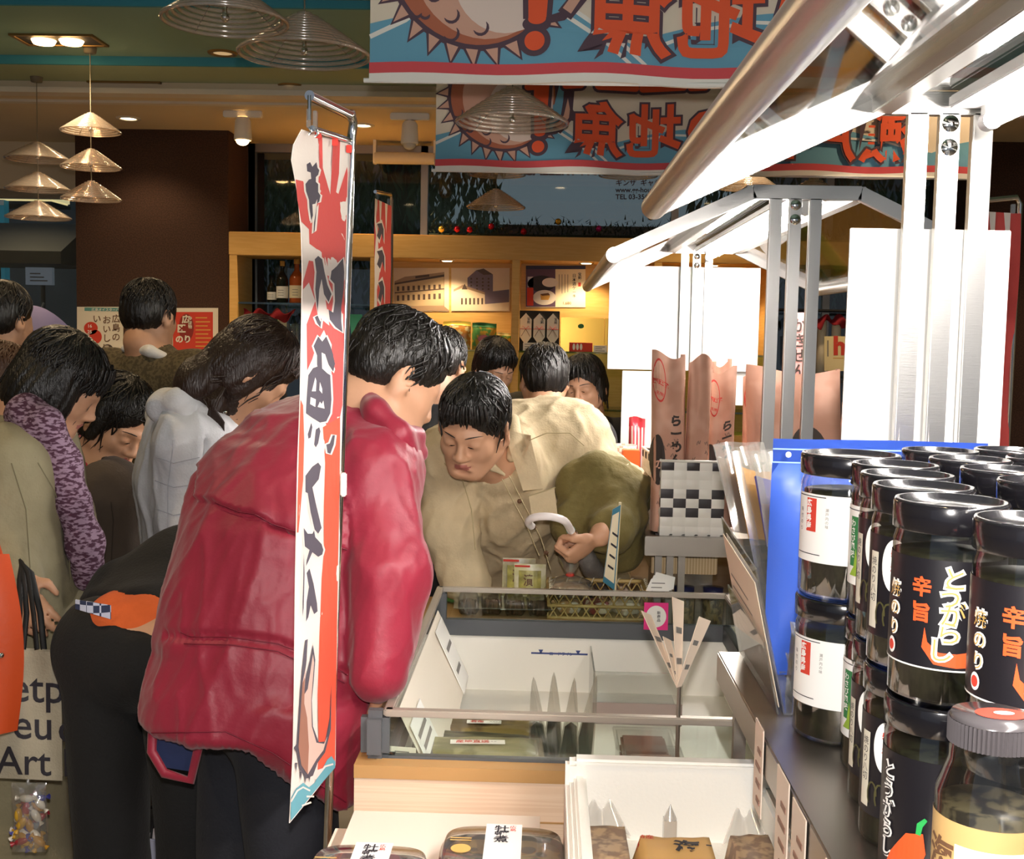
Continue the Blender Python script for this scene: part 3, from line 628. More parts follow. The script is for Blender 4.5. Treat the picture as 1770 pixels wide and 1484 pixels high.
def d1(b, P, T):
    P([(146, 531), (212, 532), (212, 538), (146, 537)], M_teal2); T('広島オイスターバー', M_white, 6, 158, 537.4, .01)
    T('広島の', M_brown, 15, 193, 556, .01, True, gap=1.05); T('おいしい牡蠣', M_brown, 15, 177, 558, .01, True, gap=1.05); T('い', M_brown, 15, 160, 556, .01)
    P(ell(157, 567, 12, 11), M_pred); P(ell(165, 582, 11, 12), M_pred); T('16', M_white, 8, 151, 566, .02); T('25', M_white, 8, 151, 576, .02)
    for x, y_, r in ((152, 606, 9), (168, 610, 11), (186, 602, 9), (200, 612, 10), (176, 626, 14), (150, 628, 10)): P(ell(x, y_, r, r * .8), mat('oyster grey', '55504c', .5)); P(ell(x - 1, y_ - 1, r * .7, r * .5), mat('oyster pale', 'b8ad9c', .5), .002)
sheet('poster', 'cream oyster poster with red discs on the brown column, left of the dark haired head', 'poster', (133, 530, 213, 652), 7.895, d1, M_paper)
def d2(b, P, T):
    P(rect(299, 539, 368, 634), M_pred); P(ell(322, 566, 13, 24), mat('print maroon', '8c2a24', .7), .0015)
    T('広', M_paper, 15, 314, 557, .03, l=.003); T('区', M_paper, 15, 306, 573, .04, l=.003); T('のり', M_paper, 14, 303, 591, .04, l=.003); T('特産物', M_paper, 7, 325, 553, .02, True, l=.003)
    for i in range(11): P(rect(338, 548 + i * 7, 358 + (i * 5) % 9, 550 + i * 7), M_gold, .0015)
sheet('poster', 'red poster in a white frame on the brown column, right of the dark haired head', 'poster', (298, 532, 377, 655), 7.895, d2, M_paper)

# ------------------------------------------------------------------ the wooden display cabinet along the glass
Yf, Yb = 7.7, 8.1
pxx = lambda px: at(px, 520, y=Yf).x
ztop = at(765, 406, y=Yf).z; zhead = at(765, 447, y=Yf).z; zsh = at(765, 603, y=Yf).z
DIV = [403, 646, 891, 1136, 1336, 1588, 1690]
t = thing('display_cabinet', 'long tan wooden display cabinet along the window wall', 'cabinet', (0, 7.9, 0))
X = [pxx(p) for p in DIV]
b = MB(); b.bx(X[0] - .03, X[-1] + .03, Yf, Yb, zhead, ztop, M_tan, .004); b.build('header', t)
for i, x in enumerate(X): b = MB(); b.bx(x - .026, x + .026, Yf, Yb, 0, zhead, M_tan, .002); b.build('divider', t)
M_shglass = clear('shelf glass', 'd4efe4', .5)
for i in range(len(X) - 1):
    x0, x1 = X[i] + .026, X[i + 1] - .026
    if i in (1, 2, 3): b = MB(); b.bx(x0, x1, Yb - .02, Yb, .1, zhead, M_tan); b.build('back_panel', t)
    zs = [zsh, at(765, 702, y=Yf).z] if i in (1, 2, 3) else [at(500, 523, y=Yf).z if i == 0 else at(1430, 534, y=Yf).z, at(500, 640, y=Yf).z]
    for z in zs: b = MB(); b.bx(x0, x1, Yf + .02, Yb - .02, z - .012, z, M_shglass if i < 4 else M_black, .001); b.build('shelf', t)
    b = MB(); b.bx(x0, x1, Yf + .02, Yb, 0, .86, M_tan); b.build('drawer_front', t)
    if i in (1, 2, 3):
        b = MB(); c = Vector(((x0 + x1) / 2, Yf + .16, zhead)); b.lathe([(.04, -.001), (.03, -.008), (0, -.01)], c, M_lampw2, 20); b.lathe([(.052, 0), (.05, -.006), (.04, -.004)], c, M_chrome, 20); b.build('cabinet_light', t)
        lamp('cabinet_lamp', 'SPOT', c - Vector((0, 0, .03)), 16, WARM, .03, (c.x, c.y + .06, 1.2), math.radians(125))
# photographs on the back panel
M_ph = mat('sepia light', 'dcc9ae', .5); M_phm = mat('sepia mid', '9b8268', .5); M_phd = mat('sepia dark', '4d3c34', .5); M_phv = mat('sepia violet', '6d5f70', .5)
def p1(b, P, T):
    P([(682, 486), (700, 478), (737, 474), (768, 470), (768, 531), (682, 531)], M_phm); P([(683, 490), (767, 478), (767, 528), (683, 529)], mat('sepia stone', 'bda683', .5), .0015)
    P([(682, 489), (768, 474), (768, 478), (682, 492)], M_phd, .002); P([(682, 505), (768, 498), (768, 500), (682, 507)], M_phd, .002); P([(718, 477), (742, 474), (742, 478), (718, 481)], M_phd, .0022)
    for r_, (ya, h) in enumerate(((494, 8), (511, 8))):
        for i in range(9): x = 686 + i * 9; k = (768 - x) / 86 * 4; P(rect(x, ya - 3 + k - r_ * 1.5, x + 4, ya - 3 + k + h), M_phd, .002)
    P([(681, 531), (768, 529), (777, 537), (681, 537)], M_phm, .0018)
sheet('photograph', 'sepia print of a long two-storey stone building, left one in the cabinet', 'photo', (680, 463, 776, 538), Yb - .026, p1, M_ph)
def p2(b, P, T):
    P([(808, 480), (823, 467), (852, 474), (852, 535), (808, 535)], M_phv); P([(823, 467), (836, 464), (852, 474), (836, 475)], M_phd, .0015); P([(838, 505), (880, 500), (880, 528), (838, 528)], M_phv, .0015); P([(784, 500), (800, 492), (838, 505), (838, 530), (784, 530)], M_ph, .002); P([(784, 500), (800, 492), (838, 505), (838, 509), (800, 497), (784, 504)], M_phm, .0025)
    for i in range(6): P(rect(797 + i * 7, 515, 800 + i * 7, 526), M_phd, .0027)
    for r_ in range(4):
        for i in range(4): P(rect(813 + i * 10, 480 + r_ * 6, 816 + i * 10, 483 + r_ * 6), M_phd, .0022)
    P([(781, 530), (880, 522), (880, 537), (781, 537)], M_ph, .0028); P([(798, 500), (803, 490), (808, 500)], M_phd, .003)
sheet('photograph', 'sepia print of a corner building with a tall dark block, right of the first', 'photo', (780, 463, 881, 538), Yb - .026, p2, M_ph)
def p3(b, P, T):
    M_pl = mat('plate', 'e9e0d2', .4); M_pn = mat('poster navy', '2e3556', .6)
    P(rect(909, 459, 1012, 465), M_pn); P(rect(909, 465, 960, 530), mat('poster plum', '5d4660', .6)); P(ell(936, 490, 24, 14), mat('poster dark', '27242c', .6), .0015); P(ell(951, 488, 14, 8), M_pl, .002); P(ell(941, 514, 20, 13), M_pl, .002); P([(934, 508), (948, 506), (951, 512), (948, 518), (935, 518)], M_gold, .003); P([(934, 508), (948, 506), (951, 510), (937, 511)], M_brown, .0035)
    P(rect(911, 497, 922, 528), M_pred, .002); P(rect(912, 478, 922, 496), mat('glass pale', 'c9c4cc', .4), .0015); P(rect(960, 465, 1012, 530), M_cream, .001)
    T('日本酒ケーキ', M_ink, 7, 989, 479, .01, True); T('宝剣', M_ink, 6, 999, 476, .02, True); P(rect(999.5, 488, 1004, 495), M_pred, .002)
    for i in range(4): P(rect(966 + i * 5, 474, 967 + i * 5, 500 + (i * 7) % 8), M_grey, .002)
    T('1,680', M_brown, 7, 972, 526, .01)
sheet('poster', 'small cake poster with a plate and vertical lettering in the cabinet', 'poster', (909, 459, 1012, 531), Yb - .026, p3, M_cream)
ys = 7.86
def on_shelf(x0, y0, x1, y1, y=ys): a, c, z0, z1 = span(x0, y0, x1, y1, y); return a, c, zsh, z1
M_sn = mat('snack film', 'd9cf8c', .25); M_sn2 = two_tone('snack print', 'c98a3a', 'e5d9a4', 'NOISE', 30, .3); M_sn3 = two_tone('snack print green', 'b7963c', '4f8a4a', 'NOISE', 26, .3)
def pouch(b, x0, x1, z0, z1, y, d, body, top, seed=0):
    def f(s_): return lambda u, v: Vector((x0 + (x1 - x0) * u, y + s_ * d * .5 * math.sin(PI * u) ** .5 * max(0, math.sin(PI * min(1, v * 1.12))) ** .6 + .002 * s_ + .004 * math.sin(9 * u + seed), z0 + (z1 - z0) * (v - .02 * math.sin(5 * u + seed) * v)))
    b.grid(f(-1), 12, 10, body, True); b.grid(f(1), 12, 10, body, True)
    for s_ in (-1, 1): b.grid(lambda u, v, g=f(s_), s_=s_: g(u, .84 + .16 * v) + Vector((0, s_ * .0012, 0)), 12, 3, top, True)
for i, (r_, m, top, l) in enumerate([((700, 553, 736, 604), M_sn, M_cream, 'pale yellow snack bag at the left of the cabinet shelf'), ((738, 560, 764, 604), M_sn, M_gold, 'narrow gold snack bag on the cabinet shelf between two larger bags'),
                                     ((765, 555, 813, 604), M_sn2, mat('snack yellow', 'e6cf5a', .3), 'yellow topped snack bag standing on the cabinet shelf'), ((816, 558, 858, 604), M_sn3, M_green2, 'green topped snack bag standing on the cabinet shelf'), ((860, 575, 884, 604), M_sn3, M_sn, 'low snack bag against the right divider of the cabinet shelf')]):
    x0, x1, z0, z1 = on_shelf(*r_); b = MB(); pouch(b, x0, x1, zsh + .001, z1, ys + .02 * (i % 3), .07, m, top, i)
    b.decal(poly_mesh(ell(0, 0, .5, .5, 20)), mat('snack red', 'b8402c', .3), lambda X, Y: Vector(((x0 + x1) / 2 + X * (x1 - x0) * .5, ys + .02 * (i % 3) - .036, z0 + (z1 - z0) * .4 + Y * (z1 - z0) * .3)))
    solo(b, 'snack_bag', l, 'snack bag', 'snack bags on the cabinet shelf')
def card(x0, y0, x1, y1, y, label, m=None, lines=3, zb=None, name='price_card', group='price cards'):
    a, c, z0, z1 = span(x0, y0, x1, y1, y); z0 = zb if zb is not None else z0; b = MB(); b.bx(a, c, y, y + .004, z0, z1, m or M_white)
    for i in range(lines): zz = z0 + (z1 - z0) * (.2 + .6 * i / max(1, lines - 1)); b.bx(a + (c - a) * .12, c - (c - a) * (.15 + .2 * (i % 2)), y - .0006, y, zz - .002, zz + .002, M_grey)
    b.bx(a, c, y + .004, y + .03, z0, z0 + .003, M_acryl)
    return solo(b, name, label, 'price card', group)
card(766, 582, 797, 603, 7.74, 'white price card in front of the yellow topped snack bag', zb=zsh); card(834, 586, 861, 603, 7.74, 'white price card in front of the green topped snack bag', zb=zsh)
card(904, 592, 927, 606, 7.74, 'white price card under the black gift set', zb=zsh); card(931, 596, 962, 606, 7.74, 'low white price card under the right of the black gift set', zb=zsh)
x0, x1, z0, z1 = on_shelf(897, 537, 967, 604); t = thing('gift_set', 'black gift box holding three white six-sided packets tied with cord', 'gift box', ((x0 + x1) / 2, ys, zsh))
b = MB(); b.bx(x0, x1, ys, ys + .08, zsh, z1, M_black, .003); b.build('box', t)
w = (x1 - x0) / 3
for i in range(3):
    b = MB(); cx, cz = x0 + w * (i + .5), zsh + (z1 - zsh) * .54; h = (z1 - zsh) * .40
    b.prism([(cx - w * .43, cz - h * .5), (cx, cz - h), (cx + w * .43, cz - h * .5), (cx + w * .43, cz + h * .6), (cx, cz + h), (cx - w * .43, cz + h * .6)], M_white, -.012, Matrix(((1, 0, 0, 0), (0, 0, 1, ys), (0, 1, 0, 0), (0, 0, 0, 1))))
    b.text('宝剣', M_ink, lambda X_, Y_: Vector((X_, ys - .0128, Y_)), .022, cx + .008, cz + .06, .01, vertical=True)
    b.build('packet', t); k = MB(); k.tube([(cx - w * .43, ys - .014, cz), (cx + w * .43, ys - .014, cz)], .0016, M_pred, 6)
    for s_ in (-1, 1): k.tube([(cx, ys - .014, cz), (cx + s_ * .02, ys - .018, cz + .02), (cx + s_ * .03, ys - .016, cz), (cx, ys - .014, cz)], .0016, M_pred, 6); k.tube([(cx, ys - .014, cz), (cx + s_ * .03, ys - .016, cz - .05)], .0016, M_brown, 6)
    k.build('cord', t)
x0, x1, z0, z1 = on_shelf(969, 549, 1044, 604); b = MB(); b.bx(x0, x1, ys, ys + .06, zsh, z1, mat('gold foil box', 'd9ad3f', .22, .5), .004); b.bx(x1 + .004, x1 + .03, ys + .01, ys + .07, zsh, z1, mat('gold foil box', 'd9ad3f'), .003)
b.decal(poly_mesh(ell(0, 0, .02, .016)), M_green2, lambda X_, Y_: Vector(((x0 + x1) / 2 - .01 + X_, ys - .001, zsh + (z1 - zsh) * .75 + Y_)))
solo(b, 'gold_box', 'shiny gold gift box on the cabinet shelf right of the black gift set', 'gift box')
x0, x1, z0, z1 = on_shelf(984, 598, 1024, 604, 7.74); b = MB(); b.bx(x0, x1, 7.73, 7.78, zsh, zsh + .06, M_pred, .002)
for i in range(3): b.decal(poly_mesh(ell(0, 0, .009, .022, 14)), M_white, lambda X_, Y_, i=i: Vector((x0 + .03 + i * .024 + X_, 7.729, zsh + .032 + Y_)))
solo(b, 'red_box', 'small red box with three white shapes below the gold gift box', 'box')
card(1026, 597, 1049, 606, 7.73, 'white price card right of the small red box', zb=zsh)
# bottles in the left bay
zb = at(500, 523, y=Yf).z
def bottle(px, ptop, m, rad, y, label, lab=M_white, group='bottles on the glass shelf', zb=zb, cap=M_black):
    c = at(px, 500, y=y); h = at(px, ptop, y=y).z - zb; t = thing('bottle', label, 'bottle', (c.x, y, zb), 0, group)
    b = MB(); b.lathe([(0, 0), (rad * .9, 0), (rad, .01), (rad, h * .55), (rad * .85, h * .62), (rad * .36, h * .74), (rad * .33, h * .9), (rad * .4, h * .92), (rad * .4, h * .94)], (c.x, y, zb), m, 24); b.build('body', t)
    b = MB(); b.lathe([(rad * .42, h * .88), (rad * .42, h), (0, h)], (c.x, y, zb), cap, 20); b.build('cap', t)
    b = MB(); b.lathe([(rad * 1.01, h * .12), (rad * 1.01, h * .40)], (c.x, y, zb), lab, 24)
    for i in range(3): b.bx(c.x - .02, c.x + .018, y - rad * 1.02, y - rad * 1.0, zb + h * (.18 + .06 * i), zb + h * (.19 + .06 * i), M_grey)
    b.build('label', t)
M_btl = mat('dark bottle glass', '171a16', .08); M_liq = mat('amber liqueur', 'b0552a', .1)
bottle(470, 476, M_btl, .032, 7.9, 'short dark bottle at the left of the glass shelf'); bottle(488, 451, M_btl, .04, 7.88, 'tall dark bottle with a pale label on the glass shelf', cap=M_gold)
bottle(513, 447, M_liq, .05, 7.9, 'amber liqueur bottle left of the near flag', M_cream, cap=M_gold); bottle(541, 452, M_liq, .05, 7.93, 'amber liqueur bottle half hidden behind the near flag', M_cream, cap=M_gold)
# white rolls tied under a red cloth
zl = at(500, 640, y=Yf).z
M_velvet = mat('red cloth', '8c1622', .9, bump=.3, bscale=40)
def roll(px, ptop, label, zbase, y=7.88, grp='white paper rolls in the cabinet'):
    c = at(px, 560, y=y); zt = at(px, ptop, y=y).z; b = MB(); b.lathe([(0, 0), (.031, 0), (.031, zt - zbase - .004), (.027, zt - zbase), (.012, zt - zbase - .002), (.012, zt - zbase - .04)], (c.x, y, zbase), M_cream, 24)
    return solo(b, 'paper_roll', label, 'roll', grp, (c.x, y, zbase))
for px, l in ((443, 'leftmost white roll under the red cloth in the left bay'), (467, 'middle white roll under the red cloth in the left bay'), (488, 'right white roll under the red cloth, beside the flag')): roll(px, 543, l, zl)
roll(1421, 553, 'left white roll below the black shelf seen between the canopy posts', zl); roll(1446, 553, 'right white roll below the black shelf seen between the canopy posts', zl)
def swag(x0, x1, z, y, label):
    b = MB()
    def f(u, v): return Vector((x0 + (x1 - x0) * u, y - .05 + .03 * math.sin(14 * u + 3 * v), z - .035 * math.sin(PI * u * 3) ** 2 - v * (.05 + .02 * math.sin(11 * u))))
    b.grid(f, 40, 6, M_velvet, True, .006); solo(b, 'red_cloth', label, 'cloth')
swag(at(424, 540, y=7.83).x, at(512, 540, y=7.83).x, at(470, 533, y=7.8).z, 7.83, 'crumpled dark red cloth over the white rolls in the left bay')
swag(at(1402, 550, y=7.83).x, at(1470, 550, y=7.83).x, at(1430, 543, y=7.8).z, 7.83, 'crumpled dark red cloth under the black shelf between the canopy posts')
def d4(b, P, T): T('h', M_pred, 44, 1440, 612, .04); P(rect(1430, 588, 1432, 616), M_grey); P(rect(1440, 618, 1458, 619.5), M_gold)
o = sheet('letter_card', 'cream card with a large red letter h beside the white board', 'card', (1425, 581, 1475, 641), 7.72, d4, mat('cream card', 'ecdba6', .6))
a, c, z0, z1 = span(604, 543, 626, 592, 7.8); b = MB(); b.grid(lambda u, v: Vector((a + (c - a) * u + .02 * v * v, 7.8 + .02 * math.sin(3 * v), z1 + (z0 - z1) * v)), 4, 10, mat('mint ribbon', '4fb59a', .6), True, .003); solo(b, 'mint_ribbon', 'mint green ribbon hanging in the left bay right of the near flag', 'ribbon')
a, c, z0, z1 = span(498, 560, 520, 606, 7.9); b = MB()
for k in range(7): b.tube([(a + k * .012, 7.9, zl + .001), (a + k * .011 + .01 * math.sin(k), 7.9 + .01 * (k % 2), z1 - .02 * (k % 3)), (a + k * .013, 7.92, z1)], [.012, .016, .006], clear('blue film', '9cc6e8', .8, .1, haze=.15), 8)
solo(b, 'blue_film_bundle', 'bundle of clear blue film standing in the left bay behind the white rolls', 'film')
# Christmas garland on the cabinet top
t = thing('christmas_garland', 'dark green garland with coloured baubles along the cabinet top', 'garland', (0, 7.95, ztop)); rr = random.Random(5); b = MB(); M_gar = mat('garland green', '1c2a18', .8, var=.4, vscale=20)
x0, x1 = at(742, 395, y=7.95).x, at(1560, 395, y=7.95).x
for i in range(1500):
    x = rr.uniform(x0, x1); p = Vector((x, 7.95 + rr.gauss(0, .03), ztop + .012 + abs(rr.gauss(.05, .03)))); d = Vector((rr.uniform(-1, 1), rr.uniform(-1, 1), rr.uniform(-.1, 1))).normalized() * .05; s_ = d.cross(Vector((0, 0, 1))).normalized() * .006 if abs(d.z) < .049 else Vector((.006, 0, 0))
    b.add([p - s_, p + s_, p + d], [[0, 1, 2]], M_gar)
b.tube([(x0, 7.95, ztop + .02), ((x0 + x1) / 2, 7.97, ztop + .03), (x1, 7.95, ztop + .02)], .012, M_gar, 6); b.build('needles', t)
for px, py, m in [(763, 396, 'gold'), (790, 396, 'red'), (812, 397, 'red'), (849, 391, 'red'), (965, 383, 'gold'), (1035, 395, 'pink'), (905, 400, 'red'), (1525, 372, 'red'), (1125, 375, 'gold')]:
    c = at(px, py, y=7.9); b = MB(); b.ball(c, .022, mat('bauble ' + m, {'gold': 'e0b84a', 'red': 'c01f35', 'pink': 'd83a9a'}[m], .12, .7)); b.build('bauble', t)
# ------------------------------------------------------------------ stainless display stands with glass canopies and fluorescent tubes
M_tubeglow = mat('fluorescent tube', 'ffffff', .5, emit=220, ecol='fff8f2')
M_refl = mat('white enamel', 'f4f4f2', .25)
M_roofglass = clear('canopy glass', 'f3f4f0', .5)
E0, E1, F0, F1, ZE, ZF = .160, 1.09, .495, .753, 1.700, 1.858
POSTX = (.550, .597, .646)
def stand(label, y0, y1, ysh0, ysh1, xs0, xs1, zs, thick, legx):
    t = thing('display_stand', label, 'display stand', (.6, (y0 + y1) / 2, 0))
    for y in (y0, y1):
        for x in POSTX: b = MB(); b.box((x, y, (ZF - .01) / 2), (.030, .018, ZF - .01), M_steel, None, .002); b.build('post', t)
        b = MB(); sgn = 1
        prof = [(E0, ZE), (F0, ZF), (F1, ZF), (E1, ZE)]
        for (xa, za), (xb, zb_) in zip(prof, prof[1:]):
            d = Vector((xb - xa, 0, zb_ - za)); L_ = d.length; an = math.atan2(d.z, d.x)
            b.box(((xa + xb) / 2, y, (za + zb_) / 2), (L_ + .006, .022, .034), M_steel, Matrix.Rotation(-an, 3, 'Y'), .002)
        b.build('roof_frame', t)
        for z in (ZF - .03, ZF - .065):
            b = MB(); b.lathe([(0, .004), (.010, .003), (.013, 0)], (POSTX[1], y - .009, z), M_chrome, 18, Matrix.Rotation(PI / 2, 3, 'X')); b.build('bolt', t)
    for x, l in ((E0, 'front'), (E1, 'rear')): b = MB(); b.cyl((x, y0 - .01, ZE), (x, y1 + .01, ZE), .0195, M_steel, seg=24); b.build('eave_tube', t)
    for x in (F0, F1): b = MB(); b.bx(x - .016, x + .016, y0, y1, ZF - .017, ZF + .017, M_steel, .002); b.build('ridge_bar', t)
    b = MB(); b.bx(.585, .690, y0 + .03, y1 - .03, ZF - .012, ZF + .006, M_refl, .003); b.build('light_housing', t)
    for (xa, za), (xb, zb_) in (((E0, ZE), (F0, ZF)), ((F1, ZF), (E1, ZE)), ((F0, ZF), (F1, ZF))):
        b = MB(); d = Vector((xb - xa, 0, zb_ - za)); an = math.atan2(d.z, d.x); b.box(((xa + xb) / 2, (y0 + y1) / 2, (za + zb_) / 2 + .014), (d.length, y1 - y0 - .02, .006), M_roofglass, Matrix.Rotation(-an, 3, 'Y')); b.build('roof_glass', t)
    tb = MB(); tb.cyl((.636, y0 + .06, ZF - .035), (.636, y1 - .06, ZF - .035), .0115, M_tubeglow, seg=16); p = tb.build('fluorescent_tube', t)
    for y in (y0 + .06, y1 - .06):
        c = MB(); c.cyl((.636, y - .012, ZF - .035), (.636, y + .012, ZF - .035), .0135, M_refl); c.build('end_cap', p)
        c = MB(); c.bx(.626, .646, y - .01, y + .01, ZF - .03, ZF - .008, M_refl); c.build('socket', t)
    for y in (y0 + (y1 - y0) * .3, y1 - .35): c = MB(); c.tube([(.62, y, ZF - .01), (.618, y, ZF - .035), (.636, y, ZF - .051), (.654, y, ZF - .035), (.652, y, ZF - .01)], .002, M_chrome, 6); c.build('tube_clip', t)
    b = MB(); b.bx(xs0, xs1, ysh0, ysh1, zs - thick, zs, M_steeldk, .002); b.build('shelf', t)
    for y in (ysh0 + .05, ysh1 - .03):
        for x in legx + [xs1 - .06, xs1 - .1]: b = MB(); b.bx(x - .009, x + .009, y - .009, y + .009, 0, zs - thick, M_steeldk, .001); b.build('leg', t)
    return t
SH1, SH2 = 1.03, .995
stand('near stainless stand with glass canopy, its shelf full of black lidded jars', -.35, 1.79, -.35, 1.725, .268, .98, SH1, .045, [.30, .338])
stand('far stainless stand with glass canopy, behind the white chest freezer', 2.87, 4.72, 2.93, 4.7, .262, .98, SH2, .05, [.302, .332, .362])
def board(px, y, label, thick=.006, edge=M_white):
    x0, x1, z0, z1 = span(*px, y); b = MB(); b.bx(x0, x1, y, y + thick, z0, z1, M_white, .001); return solo(b, 'sign_board', label, 'board')
board((1462, 396, 1738, 776), 1.803, 'bright white board fixed behind the three near canopy posts')
board((1052, 461, 1312, 640), 4.74, 'wide white board at the far end of the far canopy')
board((1074, 641, 1134, 775), 4.735, 'narrow pale panel below the left edge of the wide white board')
board((1222, 560, 1300, 700), 4.76, 'lower white board behind the brown paper bags')

# ------------------------------------------------------------------ wooden island counter with the chest freezer let into it
M_maple = two_tone('maple front', 'ead0b6', 'e4c7ab', 'NOISE', 9, .5, (.4, 1, 30)); M_edge = mat('counter edge tan', 'b58c58', .5); M_liner = mat('freezer liner', 'f6f3ea', .4); M_collar = mat('freezer collar grey', '55585c', .5); M_rail = mat('rail beige grey', 'b5aca0', .4, .5)
CX0, CX1, CY0, CY1, ZC = -.302, .96, 1.85, 3.08, .79
t = thing('island_counter', 'pale wooden island counter around the chest freezer', 'counter', (.1, 2.4, 0))
b = MB(); b.bx(CX0, CX1, CY0, CY0 + .02, .06, ZC - .02, M_maple)
for z in (.70, .48, .26): b.bx(CX0, CX1, CY0 - .0012, CY0, z - .0015, z + .0015, M_edge)
b.build('front_panel', t)
b = MB(); b.bx(CX0, CX0 + .02, CY0 + .02, CY1, .06, ZC - .02, M_maple); b.build('side_panel', t)
b = MB(); b.bx(CX0, CX1, CY0 + .03, CY1 - .05, 0, .06, M_dark); b.build('plinth', t)
b = MB(); b.prism([(CX0, CY0 - .004), (CX1, CY0 - .004), (CX1, CY0 + .03), (.47, CY0 + .03), (-.262, CY0 + .03), (-.262, 2.84), (.25, 2.84), (.25, CY1), (CX0, CY1)], M_edge, .022, Matrix.Translation((0, 0, ZC - .022))); b.build('counter_edge', t)
b = MB(); b.bx(.472, CX1, CY0 + .03, 2.84, ZC - .02, ZC, M_cream); b.build('side_top', t)
b = MB(); b.bx(CX0 + .02, .25, CY1 - .02, CY1, .06, ZC - .022, M_maple); b.build('back_panel', t)
t = thing('chest_freezer', 'open white chest freezer with a glass rim in the wooden counter', 'freezer', (.1, 2.35, .06))
FX0, FX1, FY0, FY1, ZR = -.250, .460, 1.885, 2.830, .862
ZB = .615
b = MB(); w = .03
b.bx(FX0, FX1, FY0, FY1, ZB - .05, ZB, M_liner); b.bx(FX0 - .008, FX0, FY0, FY1, ZB - .05, .755, M_liner); b.bx(FX1, FX1 + .008, FY0, FY1, ZB - .05, .755, M_liner); b.bx(FX0, FX1, FY1, FY1 + .008, ZB - .05, .755, M_liner); b.bx(FX0, FX1, FY0 - .003, FY0, ZB - .05, .755, M_liner)
b.build('liner', t)
b = MB(); b.bx(FX0 + .01, FX1 - .01, FY0 + .01, FY1 - .01, .06, ZB - .05, M_dark); b.build('compressor_housing', t)
b = MB(); b.bx(FX0 - .01, FX1 + .01, FY1 - .012, FY1 + .008, .755, ZC + .004, M_collar); b.bx(FX0 - .01, FX0 + .01, FY0, FY1, .755, ZC + .004, M_collar); b.bx(FX1 - .01, FX1 + .01, FY0, FY1, .755, ZC + .004, M_collar); b.bx(FX0, FX1, FY0 - .003, FY0 + .012, .755, ZC + .004, M_collar); b.build('collar', t)
for n_, (a0, a1, c0, c1) in (('front', (FX0, FX1, FY0 - .003, FY0 + .002)), ('back', (FX0, FX1, FY1 - .002, FY1 + .003)), ('left', (FX0 - .003, FX0 + .002, FY0, FY1)), ('right', (FX1 - .002, FX1 + .003, FY0, FY1))):
    b = MB(); b.bx(a0, a1, c0, c1, ZC + .004, ZR, M_glassd); b.build('glass_rim', t)
    b = MB(); b.bx(a0 - .006, a1 + .006, c0 - .006, c1 + .006, ZR, ZR + .012, M_rail, .002); b.build('rim_rail', t)
def corner(x, y): b = MB(); b.box((x, y, (ZC + ZR) / 2 + .004), (.048, .04, ZR - ZC + .012), M_collar, None, .012); b.build('corner_post', t)
corner(FX0 - .022, FY0 + .0); b = MB(); b.bx(FX0 - .012, FX0 + .016, FY1 - .02, FY1 + .012, ZC, ZR, M_collar, .003); b.build('corner_post', t)
b = MB(); b.cyl((.232, FY0 - .002, ZC), (.232, FY0 - .002, .925), .0035, M_steeldk, seg=10); b.build('card_rod', t)
q = plane_fn((0, FY1, 0), (1, 0, 0), (0, 0, 1)); b = MB(); x0, x1, z0, z1 = span(918, 1126, 1016, 1136, 2.82); fnl = lambda X_, Y_: Vector((X_, FY1 - .0015, Y_))
b.bx(x0, x1, FY1 - .0012, FY1 - .0004, z0 - .012, z1 + .006, M_liner); M_navy = mat('load line blue', '3a4a86', .5)
b.decal(poly_mesh(rect(x0, (z0 + z1) / 2 - .0022, x1, (z0 + z1) / 2 + .0022)), M_navy, fnl)
for k in (.17, .83): xx = x0 + (x1 - x0) * k; b.decal(poly_mesh([(xx - .006, z1 + .002), (xx, (z0 + z1) / 2 - .002), (xx + .006, z1 + .002)]), M_navy, fnl)
b.text('ロードライン', M_navy, lambda X_, Y_: Vector((X_, FY1 - .0016, Y_)), .010, x0 + .045, (z0 + z1) / 2 - .004, .02); b.build('load_line_label', t)
